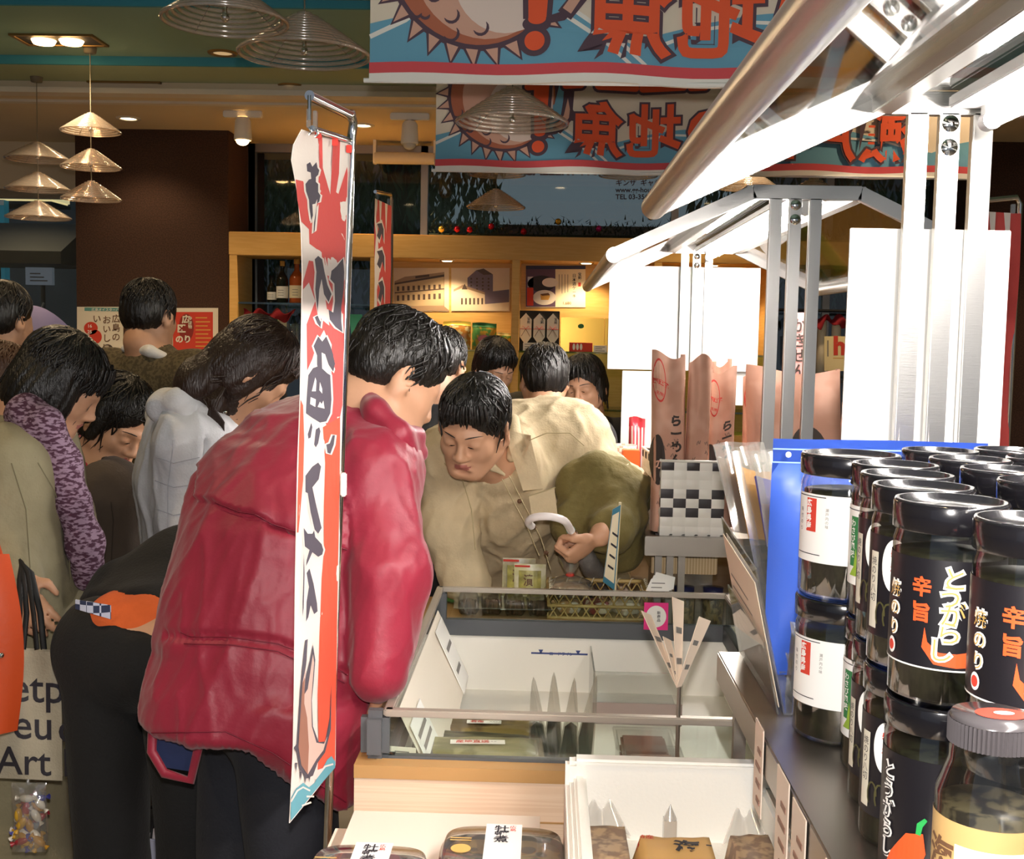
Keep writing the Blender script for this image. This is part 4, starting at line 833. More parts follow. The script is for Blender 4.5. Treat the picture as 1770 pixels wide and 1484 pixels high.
# ------------------------------------------------------------------ what lies in the freezer
M_sea = two_tone('seaweed', '262c1c', '4b4a2e', 'NOISE', 30, .35, (1, 6, 1)); M_seap = two_tone('pale seaweed', '6d6a44', '8d8862', 'NOISE', 24, .4); M_brown2 = two_tone('simmered food', '7a4a30', 'a0684a', 'NOISE', 60, .4)
def pack(name, label, c, sx, sy, h, rz, fill, film=True, lab=None, group=None):
    """A flat film packet: filled cushion with a crimped clear border."""
    M3 = Matrix.Rotation(rz, 3, 'Z'); c = Vector(c); b = MB()
    def f(s_): return lambda u, v: c + M3 @ Vector((sx * (u - .5), sy * (v - .5), h * .5 + s_ * h * .5 * min(1, 3.2 * math.sin(PI * u)) * min(1, 3.2 * math.sin(PI * v)) * (.86 + .14 * noise.noise(Vector((u * 5, v * 5, c.x * 9))))))
    b.grid(f(1), 14, 14, fill); b.grid(lambda u, v: f(-1)(1 - u, v), 14, 14, fill)
    if lab: b.decal(poly_mesh(rect(-lab[0] / 2, -lab[1] / 2, lab[0] / 2, lab[1] / 2), 3), M_white, lambda X_, Y_: c + M3 @ Vector((X_, Y_, h + .001))); b.text(lab[2], M_pred, lambda X_, Y_: c + M3 @ Vector((X_, Y_, h + .002)), lab[1] * .7, -lab[0] * .4, -lab[1] * .25, .02)
    if lab: [b.decal(poly_mesh(rect(-lab[0] * .4 + k * .006, -lab[1] * .05, -lab[0] * .4 + k * .006 + .004, lab[1] * .02)), M_ink, lambda X_, Y_: c + M3 @ Vector((X_ + .04, Y_, h + .002))) for k in range(6)]
    o = solo(b, name, label, 'food packet', group)
    if film:
        e = MB(); e.box((0, 0, h * .55), (sx + .02, sy + .012, .002), M_film, None); k = e.build('film', o, False); k.rotation_euler = (0, 0, rz); k.location = (c - o.location)
    return o
pz = ZB
pack('seaweed_pack', 'pale dried seaweed pack with a white label at the left front of the freezer', (-.11, 2.06, .735), .22, .09, .022, .06, M_seap, True, (.10, .022, '産地直送'), 'seaweed packs in the freezer')
pack('seaweed_pack', 'dark seaweed pack nearest the front glass of the freezer', (-.115, 1.965, .715), .23, .08, .022, -.04, M_sea, True, None, 'seaweed packs in the freezer')
pack('seaweed_pack', 'dark seaweed pack behind the labelled pale one in the freezer', (-.11, 2.17, .705), .22, .08, .024, -.08, M_sea, True, None, 'seaweed packs in the freezer')
pack('seaweed_pack', 'brownish seaweed pack farthest back in the left stack of the freezer', (-.11, 2.29, .69), .22, .09, .026, .03, two_tone('brown seaweed', '5c4a2a', '83703f', 'NOISE', 22, .35), True, (.07, .02, '若布'), 'seaweed packs in the freezer')
b = MB(); b.bx(-.235, .0, 1.92, 2.40, ZB, .69, M_glassd, .004); solo(b, 'acrylic_riser', 'low clear acrylic riser under the seaweed packs in the freezer', 'riser')
for i, (px, dy, tilt, l) in enumerate([(956, 0, -.10, 'leftmost upright seaweed pack of the fan of four'), (972, .02, -.02, 'second upright seaweed pack in the fan of four'), (990, .0, .06, 'third upright seaweed pack in the fan of four'), (1008, .02, .16, 'rightmost upright seaweed pack of the fan of four')]):
    base = Vector((.012 + .021 * i, 2.14 + dy + .012 * (i % 2), ZB)); M3 = Matrix.Rotation(-.22, 3, 'X') @ Matrix.Rotation(tilt, 3, 'Y'); b = MB()
    def f(s_): return lambda u, v: base + M3 @ Vector(((u - .5) * (.030 + .035 * (1 - v) ** 2) * (1 - .75 * v ** 4), s_ * .006 * math.sin(PI * u) + .03 * (u - .5), .235 * v - .02 * abs(u - .5)))
    b.grid(f(1), 6, 12, M_film); b.grid(lambda u, v: f(-1)(1 - u, v), 6, 12, M_film); b.grid(lambda u, v: f(.4)(u * .8 + .1, v * .62 + .02), 6, 12, M_sea); b.grid(lambda u, v: f(-.4)(.9 - u * .8, v * .62 + .02), 6, 12, M_sea)
    solo(b, 'upright_seaweed_pack', l, 'food packet', 'upright seaweed packs')
M_tubf = clear('tub film', 'ffffff', .15, .1)
def tub(name, label, c, sx, sy, h, fill, nfill=4, group='clear food tubs', cat='food tub'):
    t_ = thing(name, label, cat, c, 0, group); c = Vector(c); b = MB(); w_ = .0015
    b.bx(c.x - sx / 2, c.x + sx / 2, c.y - sy / 2, c.y + sy / 2, c.z, c.z + w_, M_tubf)
    for s_ in (-1, 1): b.bx(c.x - sx / 2, c.x + sx / 2, c.y + s_ * sy / 2, c.y + s_ * sy / 2 + w_, c.z, c.z + h, M_tubf); b.bx(c.x + s_ * sx / 2, c.x + s_ * sx / 2 + w_, c.y - sy / 2, c.y + sy / 2, c.z, c.z + h, M_tubf)
    b.build('tray', t_); b = MB(); b.box((c.x, c.y, c.z + h + .003), (sx + .014, sy + .014, .005), M_tubf, None, .002); b.build('lid', t_)
    for i in range(nfill):
        b = MB(); b.box((c.x, c.y, c.z + .006 + (h - .01) * (i + .5) / nfill), (sx * .84, sy * .84, (h - .012) / nfill * .8), fill, .03 * (i % 2), .004); b.build('filling', t_)
    return t_
tub('food_tub', 'clear tub of stacked brown fish sheets at the front right of the freezer', (.205, 2.00, .70), .095, .10, .058, M_brown2, 3)
tub('food_tub', 'clear tub of brown fish behind the front one in the freezer', (.20, 2.13, .69), .10, .11, .055, mat('reddish fish', '8a4f3a', .4, var=.2, vscale=40), 3)
tub('food_tub', 'clear tub of green seaweed between the fan of packs and the brown fish', (.105, 2.02, .685), .075, .10, .04, M_seap, 2)
b = MB(); b.bx(.06, .30, 1.93, 2.06, ZB, .683, M_glassd, .003); b.bx(.145, .30, 2.07, 2.2, ZB, .683, M_glassd, .003); solo(b, 'acrylic_step', 'clear acrylic step under the food tubs in the freezer', 'riser')
t_ = thing('round_lid_cup', 'round clear lidded cup at the front glass beside the foam box', 'cup', (.11, 1.93, .69)); b = MB(); b.lathe([(.03, 0), (.036, .05)], (.11, 1.93, .69), M_film, 28); b.build('cup', t_); b = MB(); b.lathe([(.036, .05), (.042, .052), (.042, .058), (.03, .062), (0, .062)], (.11, 1.93, .69), M_film, 28); b.build('lid', t_)
x0, x1, z0, z1 = span(1024, 1180, 1178, 1222, 2.62); b = MB(); b.bx(x0, x1, 2.60, 2.604, ZB, z1 + .03, M_acryl); b.bx(x0, x1, 2.60, 2.82, ZB, ZB + .004, M_acryl); b.bx(x0, x0 + .004, 2.6, 2.82, ZB, z1 + .03, M_acryl); b.bx(x0, x1, 2.597, 2.6, ZB, ZB + .05, mat('bin label mauve', '9a8a84', .5)); solo(b, 'acrylic_bin', 'clear acrylic bin standing empty at the back of the freezer', 'bin')
# price cards around the freezer
def flat_card(label, pts, z=None, nlines=3, m=None, group='loose price cards', name='price_card', lines=M_grey, off=.0015):
    """Card spanned by four world points (bottom left, bottom right, top right, top left)."""
    a, c_, d, e = [Vector(p) for p in pts]; n = (c_ - a).cross(e - a).normalized()
    b = MB(); k = [p - n * off for p in (a, c_, d, e)]; b.add([a, c_, d, e] + k, [[0, 1, 2, 3], [7, 6, 5, 4], [0, 4, 5, 1], [1, 5, 6, 2], [2, 6, 7, 3], [3, 7, 4, 0]], m or M_white)
    S_ = lambda u, v: a + (c_ - a) * u + (e - a) * v + (d - c_ - e + a) * u * v + n * .0008
    rr_ = random.Random(label)
    for i in range(nlines):
        v = .15 + .7 * (i + .3) / nlines; u0 = .1 + .1 * rr_.random(); u1 = .55 + .35 * rr_.random(); b.add([S_(u0, v), S_(u1, v), S_(u1, v + .07), S_(u0, v + .07)], [[0, 1, 2, 3]], lines)
    return solo(b, name, label, 'price card', group)
lx = lambda px, py, z: at(px, py, z=z)
L1 = FX0 + .006
flat_card('long pale card sheet leaning along the left inner wall of the freezer', [(L1 + .075, 1.95, .70), (L1 + .075, 2.68, .70), (L1 + .002, 2.68, .85), (L1 + .002, 1.95, .85)], None, 0, mat('card beige', 'e6dccb', .5))
flat_card('price card at the near end of the pale sheet in the freezer', [(L1 + .078, 1.96, .705), (L1 + .078, 2.11, .705), (L1 + .022, 2.11, .82), (L1 + .022, 1.96, .82)], None, 4)
flat_card('price card at the far end of the pale sheet in the freezer', [(L1 + .078, 2.52, .70), (L1 + .078, 2.66, .70), (L1 + .012, 2.66, .84), (L1 + .012, 2.52, .84)], None, 2)
flat_card('white price card lying outside the left glass rim of the freezer', [(-.302, 1.95, ZC + .006), (-.262, 1.95, ZC + .03), (-.262, 2.09, ZC + .03), (-.302, 2.09, ZC + .006)], None, 2)
for i, (x, y) in enumerate([(-.236, 1.9), (-.21, 1.893), (-.225, 1.892)]):
    flat_card(['upper left', 'right', 'lower left'][i] + ' price card behind the front glass by the grey corner post', [(x - .012, y, .775 - .015 * i), (x + .03, y + .002, .772 - .015 * i), (x + .03, y + .004, .80 - .012 * i), (x - .012, y + .002, .803 - .012 * i)], None, 3, mat('card beige', 'e6dccb'))
# fan of price cards on the rod and on the cream top right of the freezer
RB = Vector((.232, FY0 - .002, .925))
for i, (dx, dy, h, w_, l) in enumerate([(-.055, .03, .11, .018, 'leftmost card of the fan on the thin rod at the freezer front'), (.0, .05, .13, .022, 'tall middle card of the fan on the thin rod at the freezer front'), (.045, .04, .10, .022, 'rightmost card of the fan on the thin rod at the freezer front'), (-.02, .02, .07, .016, 'short card of the fan on the thin rod at the freezer front')]):
    u = Vector((w_ * .5, .01, 0)); tip = RB + Vector((dx, dy, h)); flat_card(l, [RB - u * .4, RB + u * .4, tip + u, tip - u + Vector((0, 0, .012))], None, 2, mat('card peach', 'ead7c4', .5))
for i in range(12):
    x = .492 + .062 * (i % 2) + .01 * R.random(); y = 1.90 + .085 * (i // 2); flat_card('small price card on the cream top right of the freezer, ' + ['front left', 'front right', 'second row left', 'second row right', 'third row left', 'third row right', 'fourth row left', 'fourth row right', 'fifth row left', 'fifth row right', 'back left', 'back right'][i], [(x, y, ZC + .004), (x + .055, y + .004, ZC + .004), (x + .055, y + .07, ZC + .016), (x, y + .07, ZC + .016)], None, 4)
pack('orange_food_pack', 'flat food pack with an orange print on the cream top near the freezer rail', (.65, 2.3, ZC + .001), .10, .06, .02, .1, two_tone('orange food print', 'd9642c', 'ecd09a', 'NOISE', 40, .4), True)
# things along the back edge of the freezer
M_wick = two_tone('split bamboo', 'c8aa6a', 'a98a4c', 'NOISE', 14, .5); zc = ZC
x0, x1, z0, z1 = span(947, 1022, 1117, 1080, 2.88); zt = z1
t = thing('bamboo_basket', 'open hexagon woven bamboo basket behind the back rail of the freezer', 'basket', ((x0 + x1) / 2, 2.95, zc))
b = MB(); cxb, cyb, hx, hy = (x0 + x1) / 2, 2.94, (x1 - x0) / 2, .075
P4 = lambda u, z: (Vector((cxb - hx + 2 * hx * (u * 4 % 1), cyb - hy, z)) if u < .25 else Vector((cxb + hx, cyb - hy + 2 * hy * (u * 4 % 1), z)) if u < .5 else Vector((cxb + hx - 2 * hx * (u * 4 % 1), cyb + hy, z)) if u < .75 else Vector((cxb - hx, cyb + hy - 2 * hy * (u * 4 % 1), z)))
ht = zt - zc
for z in (zc + .004, zc + ht * .5): b.tube([P4(i / 40 % 1, z) for i in range(40)], .003, M_wick, 5, False, True, 1.6)
for s_ in (-1, 1):
    for i in range(36):
        b.tube([P4((i / 36 + s_ * k / 90) % 1, zc + ht * k / 4) for k in range(5)], .0022, M_wick, 4, False)
b.build('weave', t)
b = MB(); b.tube([P4(i / 48 % 1, zt) for i in range(48)], .006, M_wick, 6, False, True)
for i in range(30): p = P4(i / 30, zt); b.tube([p + Vector((-.004, -.007, -.012)), p + Vector((.004, -.008, .008)), p + Vector((.01, .006, .006))], .0016, M_cream, 4)
b.build('rim', t)
b = MB(); b.bx(cxb - hx, cxb + hx, cyb - hy, cyb + hy, zc + .001, zc + .004, M_wick); b.build('bottom', t)
for i, (dx, m, l) in enumerate([(-.05, 'c9a06a', 'left'), (.0, '8d3f3a', 'middle'), (.05, 'c9b49a', 'right')]):
    pack('wrapped_sweet', 'wrapped snack in the ' + l + ' of the bamboo basket', (cxb + dx * 1.4, cyb - .02, zc + .006), .06, .08, .035, .3 * i, two_tone('wrap ' + m, m, 'e6dcc8', 'NOISE', 40, .4), False)
M_bread = two_tone('bread crumb', 'c8a983', 'e0c9a8', 'NOISE', 30, .5)
c = at(985, 1020, y=2.93); t = thing('tied_bag', 'clear bag tied with a red band standing in the bamboo basket', 'bag', (c.x, 2.95, zc + .04)); b = MB(); zt2 = at(985, 965, y=2.93).z; zr = at(985, 996, y=2.93).z
hb = zr - zc - .04
b.lathe([(.0, 0), (.05, .004), (.066, hb * .35), (.055, hb * .7), (.024, hb * .93), (.008, hb)], (c.x, 2.95, zc + .04), M_film, 24); b.build('bag_body', t)
b = MB(); b.lathe([(.008, 0), (.02, .02), (.034, zt2 - zr)], (c.x, 2.95, zr), M_film, 14); b.build('gathered_neck', t); b = MB(); b.lathe([(.009, -.004), (.012, 0), (.009, .005)], (c.x, 2.95, zr), M_pred, 16); b.build('red_band', t)
b = MB(); b.ball((c.x, 2.95, zc + .04 + hb * .34), (.05, .045, hb * .3), M_bread); b.build('filling', t)
x0, x1, z0, z1 = span(790, 1032, 948, 1076, 2.92)
for i in range(4):
    pack('dried_fish_pack', ['dark dried fish pack at the left end behind the back rail', 'second dark dried fish pack behind the back rail', 'third dark dried fish pack behind the back rail', 'dark dried fish pack touching the bamboo basket'][i], (x0 + (x1 - x0) * (i + .5) / 4, 2.92 + .004 * (i % 2), zc + .001), (x1 - x0) / 4 * .92, .13, .045, .06, two_tone('dried fish', '2a211c', '4d3b2e', 'NOISE', 30, .25, (6, 1, 1)), True, None, 'dried fish packs behind the rail')
pack('yellow_pack', 'yellow food packet at the left corner behind the back rail', (at(822, 1034, y=2.9).x, 3.02, zc + .001), .075, .05, .05, .2, mat('yellow food', 'd8c23a', .4, var=.2, vscale=30), True); pack('green_pack', 'green food packet left of the yellow one behind the back rail', (at(775, 1036, y=2.9).x, 3.02, zc + .001), .06, .05, .05, 0, mat('green food', '5d8a4a', .4, var=.3, vscale=30), True)
M_pk = two_tone('pickle print', 'd9d3a0', 'e9e3c4', 'NOISE', 30, .3)
for i, (px0, px1, pt, y, l) in enumerate([(868, 925, 965, 3.05, 'rear packet'), (888, 943, 975, 3.03, 'front packet')]):
    x0, x1, z0, z1 = span(px0, pt, px1, 1060, y); b = MB(); d_ = .02
    b.grid(lambda u, v: Vector((x0 + (x1 - x0) * (u + .08 * (.5 - u) * (1 - v)), y - d_ * math.sin(PI * u) * (1 - v * .9), zc + (z1 - zc) * v)), 10, 10, M_film if i == 0 else M_pk); b.grid(lambda u, v: Vector((x1 - (x1 - x0) * u, y + .006, zc + (z1 - zc) * v)), 4, 6, M_pk)
    g = lambda X_, Y_: Vector((x0 + (x1 - x0) * X_, y - d_ * math.sin(PI * X_) * (1 - Y_ * .9) - .0015, zc + (z1 - zc) * Y_))
    b.decal(poly_mesh(rect(.02, .93, .5, .98), 3), M_pred, g); b.decal(poly_mesh(rect(.15, .25, .85, .85), 6), mat('pickle leaf', 'a9a052', .4, var=.5, vscale=40), g); b.text('漬', M_brown, lambda X_, Y_: g(X_, Y_) - Vector((0, .001, 0)), .3, .3, .5, .02, 4)
    solo(b, 'pickle_pouch', 'standing pale pickle pouch behind the back rail, ' + l + ' of the pair', 'pouch', 'pickle pouches')
# sign on a bamboo stick, pink tag, stacked cards
x = at(1066, 860, y=2.86); t = thing('stick_sign', 'blue bordered paper sign on a thin bamboo stick in the bamboo basket', 'sign', at(1062, 1060, y=2.865)); b = MB(); b.tube([at(1061, 1046, y=2.872), at(1072, 868, y=2.80)], .0035, mat('pale stick', 'e9dab4', .5), 8); b.build('stick', t)
b = MB(); q = [at(1042, 1005, y=2.862), at(1062, 1020, y=2.852), at(1073, 872, y=2.790), at(1059, 880, y=2.80)]; b.add(q, [[0, 1, 2, 3]], mat('sign blue', '3f7f98', .6)); b.add([p + Vector((0, .002, 0)) for p in q], [[3, 2, 1, 0]], M_cream)
m_ = sum(q, Vector()) / 4; b.add([m_ + (p - m_) * .84 - Vector((.0006, .001, 0)) for p in q], [[0, 1, 2, 3]], M_cream)
for k in range(4): b.add([q[0] + (q[1] - q[0]) * u_ + (q[3] - q[0]) * (.25 + .15 * k + w_) - Vector((.001, .002, 0)) for u_, w_ in ((.25, 0), (.72, 0), (.72, .03), (.25, .03))], [[0, 1, 2, 3]], M_ink)
b.build('paper', t)
x0, x1, z0, z1 = span(1114, 1044, 1156, 1091, 2.80); b = MB(); b.bx(x0, x1, 2.815, 2.819, z0, z1, mat('hot pink', 'ea2a86', .5)); b.decal(poly_mesh(ell(0, 0, (x1 - x0) * .42, (z1 - z0) * .40, 32)), M_white, lambda X_, Y_: Vector(((x0 + x1) / 2 + X_, 2.8142, (z0 + z1) / 2 + Y_)))
b.text('新商品', M_ink, lambda X_, Y_: Vector((X_, 2.8136, Y_)), .009, (x0 + x1) / 2 + .002, (z0 + z1) / 2 + .006, .01, vertical=True); b.decal(poly_mesh(ell(0, 0, .003, .003, 12)), M_pred, lambda X_, Y_: Vector(((x0 + x1) / 2 - .012 + X_, 2.8136, (z0 + z1) / 2 - .006 + Y_)))
solo(b, 'pink_tag', 'hot pink square tag with a white disc on the back rail of the freezer', 'tag')
for i in range(3):
    p = at(1135 + 4 * i, 1040 - 5 * i, y=2.83 + .012 * i); p.z = max(p.z, ZR + .014); flat_card(['front', 'middle', 'rear'][i] + ' card of the little stack above the pink tag', [p + Vector((-.028, 0, -.0)), p + Vector((.03, .0, .0)), p + Vector((.034, .006, .03)), p + Vector((-.014, .006, .03 + .006 * i))], None, 2, M_white, 'cards above the pink tag')
# ------------------------------------------------------------------ nori jars on the near stand
M_jar = clear('jar plastic', 'f4f4f2', .6); M_lid = mat('black lid', '17161a', .18, coat=.5); M_nori = two_tone('toasted nori', '17160f', '2a2b1c', 'NOISE', 60, .45); M_lab = mat('label white', 'f6f4f0', .4); M_labk = mat('label black', '1b191e', .35)
M_or = mat('pepper orange', 'ee5a2a', .45); M_gldt = mat('letter gold', 'd0a65c', .45); M_lime = mat('leaf lime', '8fae3a', .5)
def jar(kind, label, x, y, z, r, h, group, face=0.0):
    t = thing('nori_jar', label, 'jar', (x, y, z), 0, group)
    b = MB(); b.lathe([(0, .001), (r * .9, .001), (r * .97, .006), (r * .97, h * .80), (r * .93, h * .835), (r * .93, h * .86)], (x, y, z), M_jar, 40); b.build('jar_body', t)
    b = MB(); b.lathe([(0, .006), (r * .90, .006), (r * .90, h * .74), (0, h * .745)], (x, y, z), M_nori, 32); b.build('nori', t)
    b = MB(); b.lathe([(r * .98, h * .855), (r * 1.0, h * .86), (r * 1.0, h * .985), (r * .97, h), (r * .90, h), (r * .87, h * .975), (r * .3, h * .968), (0, h * .968)], (x, y, z), M_lid, 40); b.build('lid', t)
    if kind == 'plain': return t
    fn = lambda l: (lambda X_, Y_: Vector((x + (r * .975 + l) * math.sin(X_ / r + face), y - (r * .975 + l) * math.cos(X_ / r + face), z + Y_)))
    b = MB(); P = lambda pts, m, l, c=8: b.decal(poly_mesh(pts, c), m, fn(l)); T = lambda s_, m, size, X_, Y_, off=.0, l=.0012, v=True, gap=1.0, sx=1.0: b.text(s_, m, fn(l), size, X_, Y_, off, 4, False, sx, v, gap)
    def band(x0, x1, z0, z1, m, l=.0004): b.grid(lambda u, v: fn(l)(x0 + (x1 - x0) * u, z0 + (z1 - z0) * v), 40, 1, m)
    if kind == 'white':
        band(-r * .78, r * .62, h * .26, h * .73, M_lab); P(rect(-r * .40, h * .47, -r * .12, h * .70), M_pred, .0008); T('広島県産', M_lab, h * .052, -r * .385, h * .648, .03, .0014)
        P(rect(-r * .72, h * .71, r * .1, h * .716), M_ink, .0008); P(rect(-r * .72, h * .31, r * .0, h * .316), M_ink, .0008); T('味付のり', M_ink, h * .034, -r * .62, h * .60, .0, .0012, gap=1.3); T('瀬戸内の味', M_grey, h * .026, r * .1, h * .62, 0, .0012, gap=1.1)
    elif kind == 'pepper':
        band(-r * PI * .98, r * PI * .98, h * .20, h * .735, M_labk)
        pep = [(-.36, .40), (-.30, .33), (-.10, .285), (.20, .285), (.50, .30), (.72, .36), (.80, .45), (.98, .42), (.86, .27), (.62, .225), (.2, .215), (-.18, .225), (-.40, .30)]
        P([(a * r, c * h) for a, c in pep], M_or, .0008, 14)
        for off, m, l in ((.075, M_lab, .0014), (-.004, M_gldt, .0022)):
            for i, ch in enumerate('とうがらし'): T(ch, m, h * .125, r * (-.12 - .05 * (i % 2) - (.18 if i == 4 else 0)), h * (.605 - .088 * i), off, l, False)
        for off, m, l in ((.07, M_lab, .0014), (-.006, M_gldt, .0022)): T('焼のり', m, h * .085, -r * 1.18, h * .53, off, l, gap=1.15)
        T('辛旨', M_or, h * .10, -r * .62, h * .56, .035, .0014, gap=1.25); P(ell(-r * 1.1, h * .27, .0055, .007, 20), M_lab, .0012); P(ell(-r * 1.1, h * .27, .004, .0045, 16), M_pred, .0016); band(-r * PI * .98, r * PI * .98, h * .195, h * .203, M_lab, .0006)
    elif kind == 'pepper_low':
        band(-r * PI * .98, r * PI * .98, h * .10, h * .735, M_labk)
        for off, m, l in ((.075, M_lab, .0014), (.0, M_labk, .0022)): T('とうがらし', m, h * .10, -r * 1.15, h * .60, off, l, gap=1.0)
        P([(-.95 * r, .14 * h), (-.80 * r, .24 * h), (-.50 * r, .36 * h), (-.20 * r, .38 * h), (-.14 * r, .28 * h), (-.30 * r, .16 * h), (-.6 * r, .11 * h)], M_or, .0026, 8)
        b.decal(strip_mesh([(-.28 * r, .37 * h), (-.26 * r, .42 * h), (-.16 * r, .455 * h)], [.004, .005, .003]), mat('stem green', '2fae55', .5), fn(.0028)); T('とうがらし味付海苔', M_lab, h * .028, r * .42, h * .50, .01, .0012, gap=1.1); T('辛旨海苔', M_lab, h * .028, r * .28, h * .52, .01, .0012, gap=1.1)
    elif kind == 'oval':
        band(-r * PI * .98, r * PI * .98, h * .18, h * .735, M_labk); P(ell(-r * .30, h * .58, r * .30, h * .145, 32), M_lab, .0010, 6); T('特選', M_pred, h * .06, -r * .39, h * .62, .03, .0016, gap=1.5); band(-r * .98, -r * .72, h * .22, h * .64, mat('label cream', 'd9d2c0', .4), .001); T('焼のり八切', M_ink, h * .05, -r * .93, h * .57, .0, .0016)
        for i in range(5): b.decal(strip_mesh([(r * (-.6 + .2 * i + .12 * math.cos(a)), h * (.30 + .07 * math.sin(a))) for a in [k * .5 for k in range(9)]], .0018), mat('label olive', '4d4a2c', .4), fn(.0014))
    elif kind == 'green':
        band(-r * 1.2, r * 1.0, h * .22, h * .73, M_lab); P(rect(-r * .72, h * .34, -r * .36, h * .66), M_green2, .0008); T('わさび風味', M_lab, h * .05, -r * .68, h * .60, .02, .0014); P([(-.66 * r, .28 * h), (-.5 * r, .34 * h), (-.44 * r, .46 * h), (-.36 * r, .36 * h), (-.2 * r, .32 * h), (-.4 * r, .28 * h)], M_lime, .002, 6); P(rect(-r * 1.1, h * .70, r * .2, h * .706), M_ink, .0008)
    b.build('label', t)
    return t
ZJ, HJ = SH1 + .0005, .169
ROW = [(.362, 1.37, .0575, 'white', 'white', 'black lidded nori jar with white and red label, upper one of its pair', 'black lidded nori jar with white and red label on the shelf, lower of its pair'),
       (.382, 1.263, .046, 'green', 'green', 'upper nori jar with a green striped white label, second in the front row', 'lower nori jar with a green leaf on a white label, second in the front row'),
       (.366, 1.169, .046, 'oval', 'oval', 'upper nori jar with a white and red oval, third in the front row', 'lower nori jar with a white oval, third in the front row'),
       (.352, 1.075, .046, 'oval', 'oval', 'upper nori jar with a plain white oval left of the big pepper label', 'lower nori jar with a large white oval left of the pepper with green stem'),
       (.345, .980, .047, 'pepper', 'pepper_low', 'upper nori jar with white とうがらし lettering over an orange pepper', 'lower nori jar with an orange pepper with green stem on black'),
       (.376, .880, .047, 'pepper', 'pepper_low', 'upper pepper nori jar at the right border of the photo', 'lower pepper nori jar behind the ribbed lid jar')]
for i, (x, y, r, ku, kl, lu, ll) in enumerate(ROW):
    f = (-.82, -.75, -.62, -.50, -.33, -.25)[i]
    jar(kl, ll, x, y, ZJ, r, HJ, 'nori jars of the front row', f); jar(ku, lu, x, y, ZJ + HJ + .0005, r, HJ, 'nori jars of the front row', f)
b = MB(); b.bx(.44, .74, .82, 1.5, ZJ, ZJ + HJ, mat('riser black', '1c1b1e', .4), .003); solo(b, 'shelf_riser', 'black riser under the back rows of jars on the near stand', 'riser')
proto = None
for k, x in enumerate((.490, .590, .690)):
    for j in range(6):
        y = 1.44 - .102 * j + (.03 if k % 2 else 0); l = 'black lidded nori jar of the back rows of the near stand, lid showing'
        if proto is None: proto = jar('plain', l, x, y, ZJ + HJ + .0005, .046, HJ, 'nori jars of the back rows')
        else: dup(proto, (x, y, ZJ + HJ + .0005), label=l)
def ribbed(label, x, y, r, h):
    t = thing('ribbed_lid_jar', label, 'jar', (x, y, ZJ), 0, 'clear jars with ribbed lids'); b = MB(); b.lathe([(0, .001), (r * .95, .001), (r, .006), (r, h * .74), (r * .78, h * .85), (r * .78, h * .91)], (x, y, ZJ), M_jar, 40); b.build('jar_body', t)
    b = MB(); b.lathe([(0, .004), (r * .94, .006), (r * .94, h * .70), (0, h * .70)], (x, y, ZJ), two_tone('dark flakes', '2a2620', '57503c', 'NOISE', 80, .4), 32); b.build('filling', t)
    b = MB(); n = 60
    vs = [Vector((x + (r * .80 + (.0012 if k % 2 else 0)) * math.cos(2 * PI * k / (2 * n)), y + (r * .80 + (.0012 if k % 2 else 0)) * math.sin(2 * PI * k / (2 * n)), ZJ + zz)) for zz in (h * .905, h * .985) for k in range(2 * n)]
    b.add(vs, [[k, (k + 1) % (2 * n), 2 * n + (k + 1) % (2 * n), 2 * n + k] for k in range(2 * n)], mat('smoky lid', '4a4648', .2), False); b.lathe([(r * .80, h * .985), (r * .77, h), (0, h)], (x, y, ZJ), mat('smoky lid', '4a4648'), 40)
    b.decal(poly_mesh(ell(0, 0, r * .5, r * .36, 24)), M_pred, lambda X_, Y_: Vector((x + X_ + r * .15, y + Y_, ZJ + h + .0006))); b.decal(poly_mesh(ell(0, 0, r * .2, r * .12, 20)), M_lab, lambda X_, Y_: Vector((x + X_ + r * .2, y + Y_, ZJ + h + .0012))); b.build('ribbed_lid', t)
    b = MB(); fn = lambda X_, Y_, l=0: Vector((x + (r + .0006 + l) * math.sin(X_ / r - .4), y - (r + .0006 + l) * math.cos(X_ / r - .4), ZJ + Y_))
    b.grid(lambda u, v: fn(r * (-1.6 + 3.2 * u), h * (.05 + .62 * v)), 40, 2, mat('label tan', 'c9a56c', .5)); b.grid(lambda u, v: fn(r * (-.55 + 1.7 * u), h * (.06 + .54 * v), .0006), 30, 2, M_lab); b.text('海苔', M_brown, lambda X_, Y_: fn(X_, Y_, .0008), h * .12, -r * 1.25, h * .5, .03, 4, vertical=True); b.grid(lambda u, v: fn(r * (.1 + .5 * u), h * (.50 + .05 * v), .0010), 8, 1, mat('label violet', '8f8fc0', .5)); b.build('label', t)
ribbed('clear jar with ribbed smoky lid and tan label, left one at the lower right corner', .318, .80, .036, .212)
ribbed('clear jar with ribbed smoky lid cut by the right border, lower right corner', .349, .715, .036, .215)
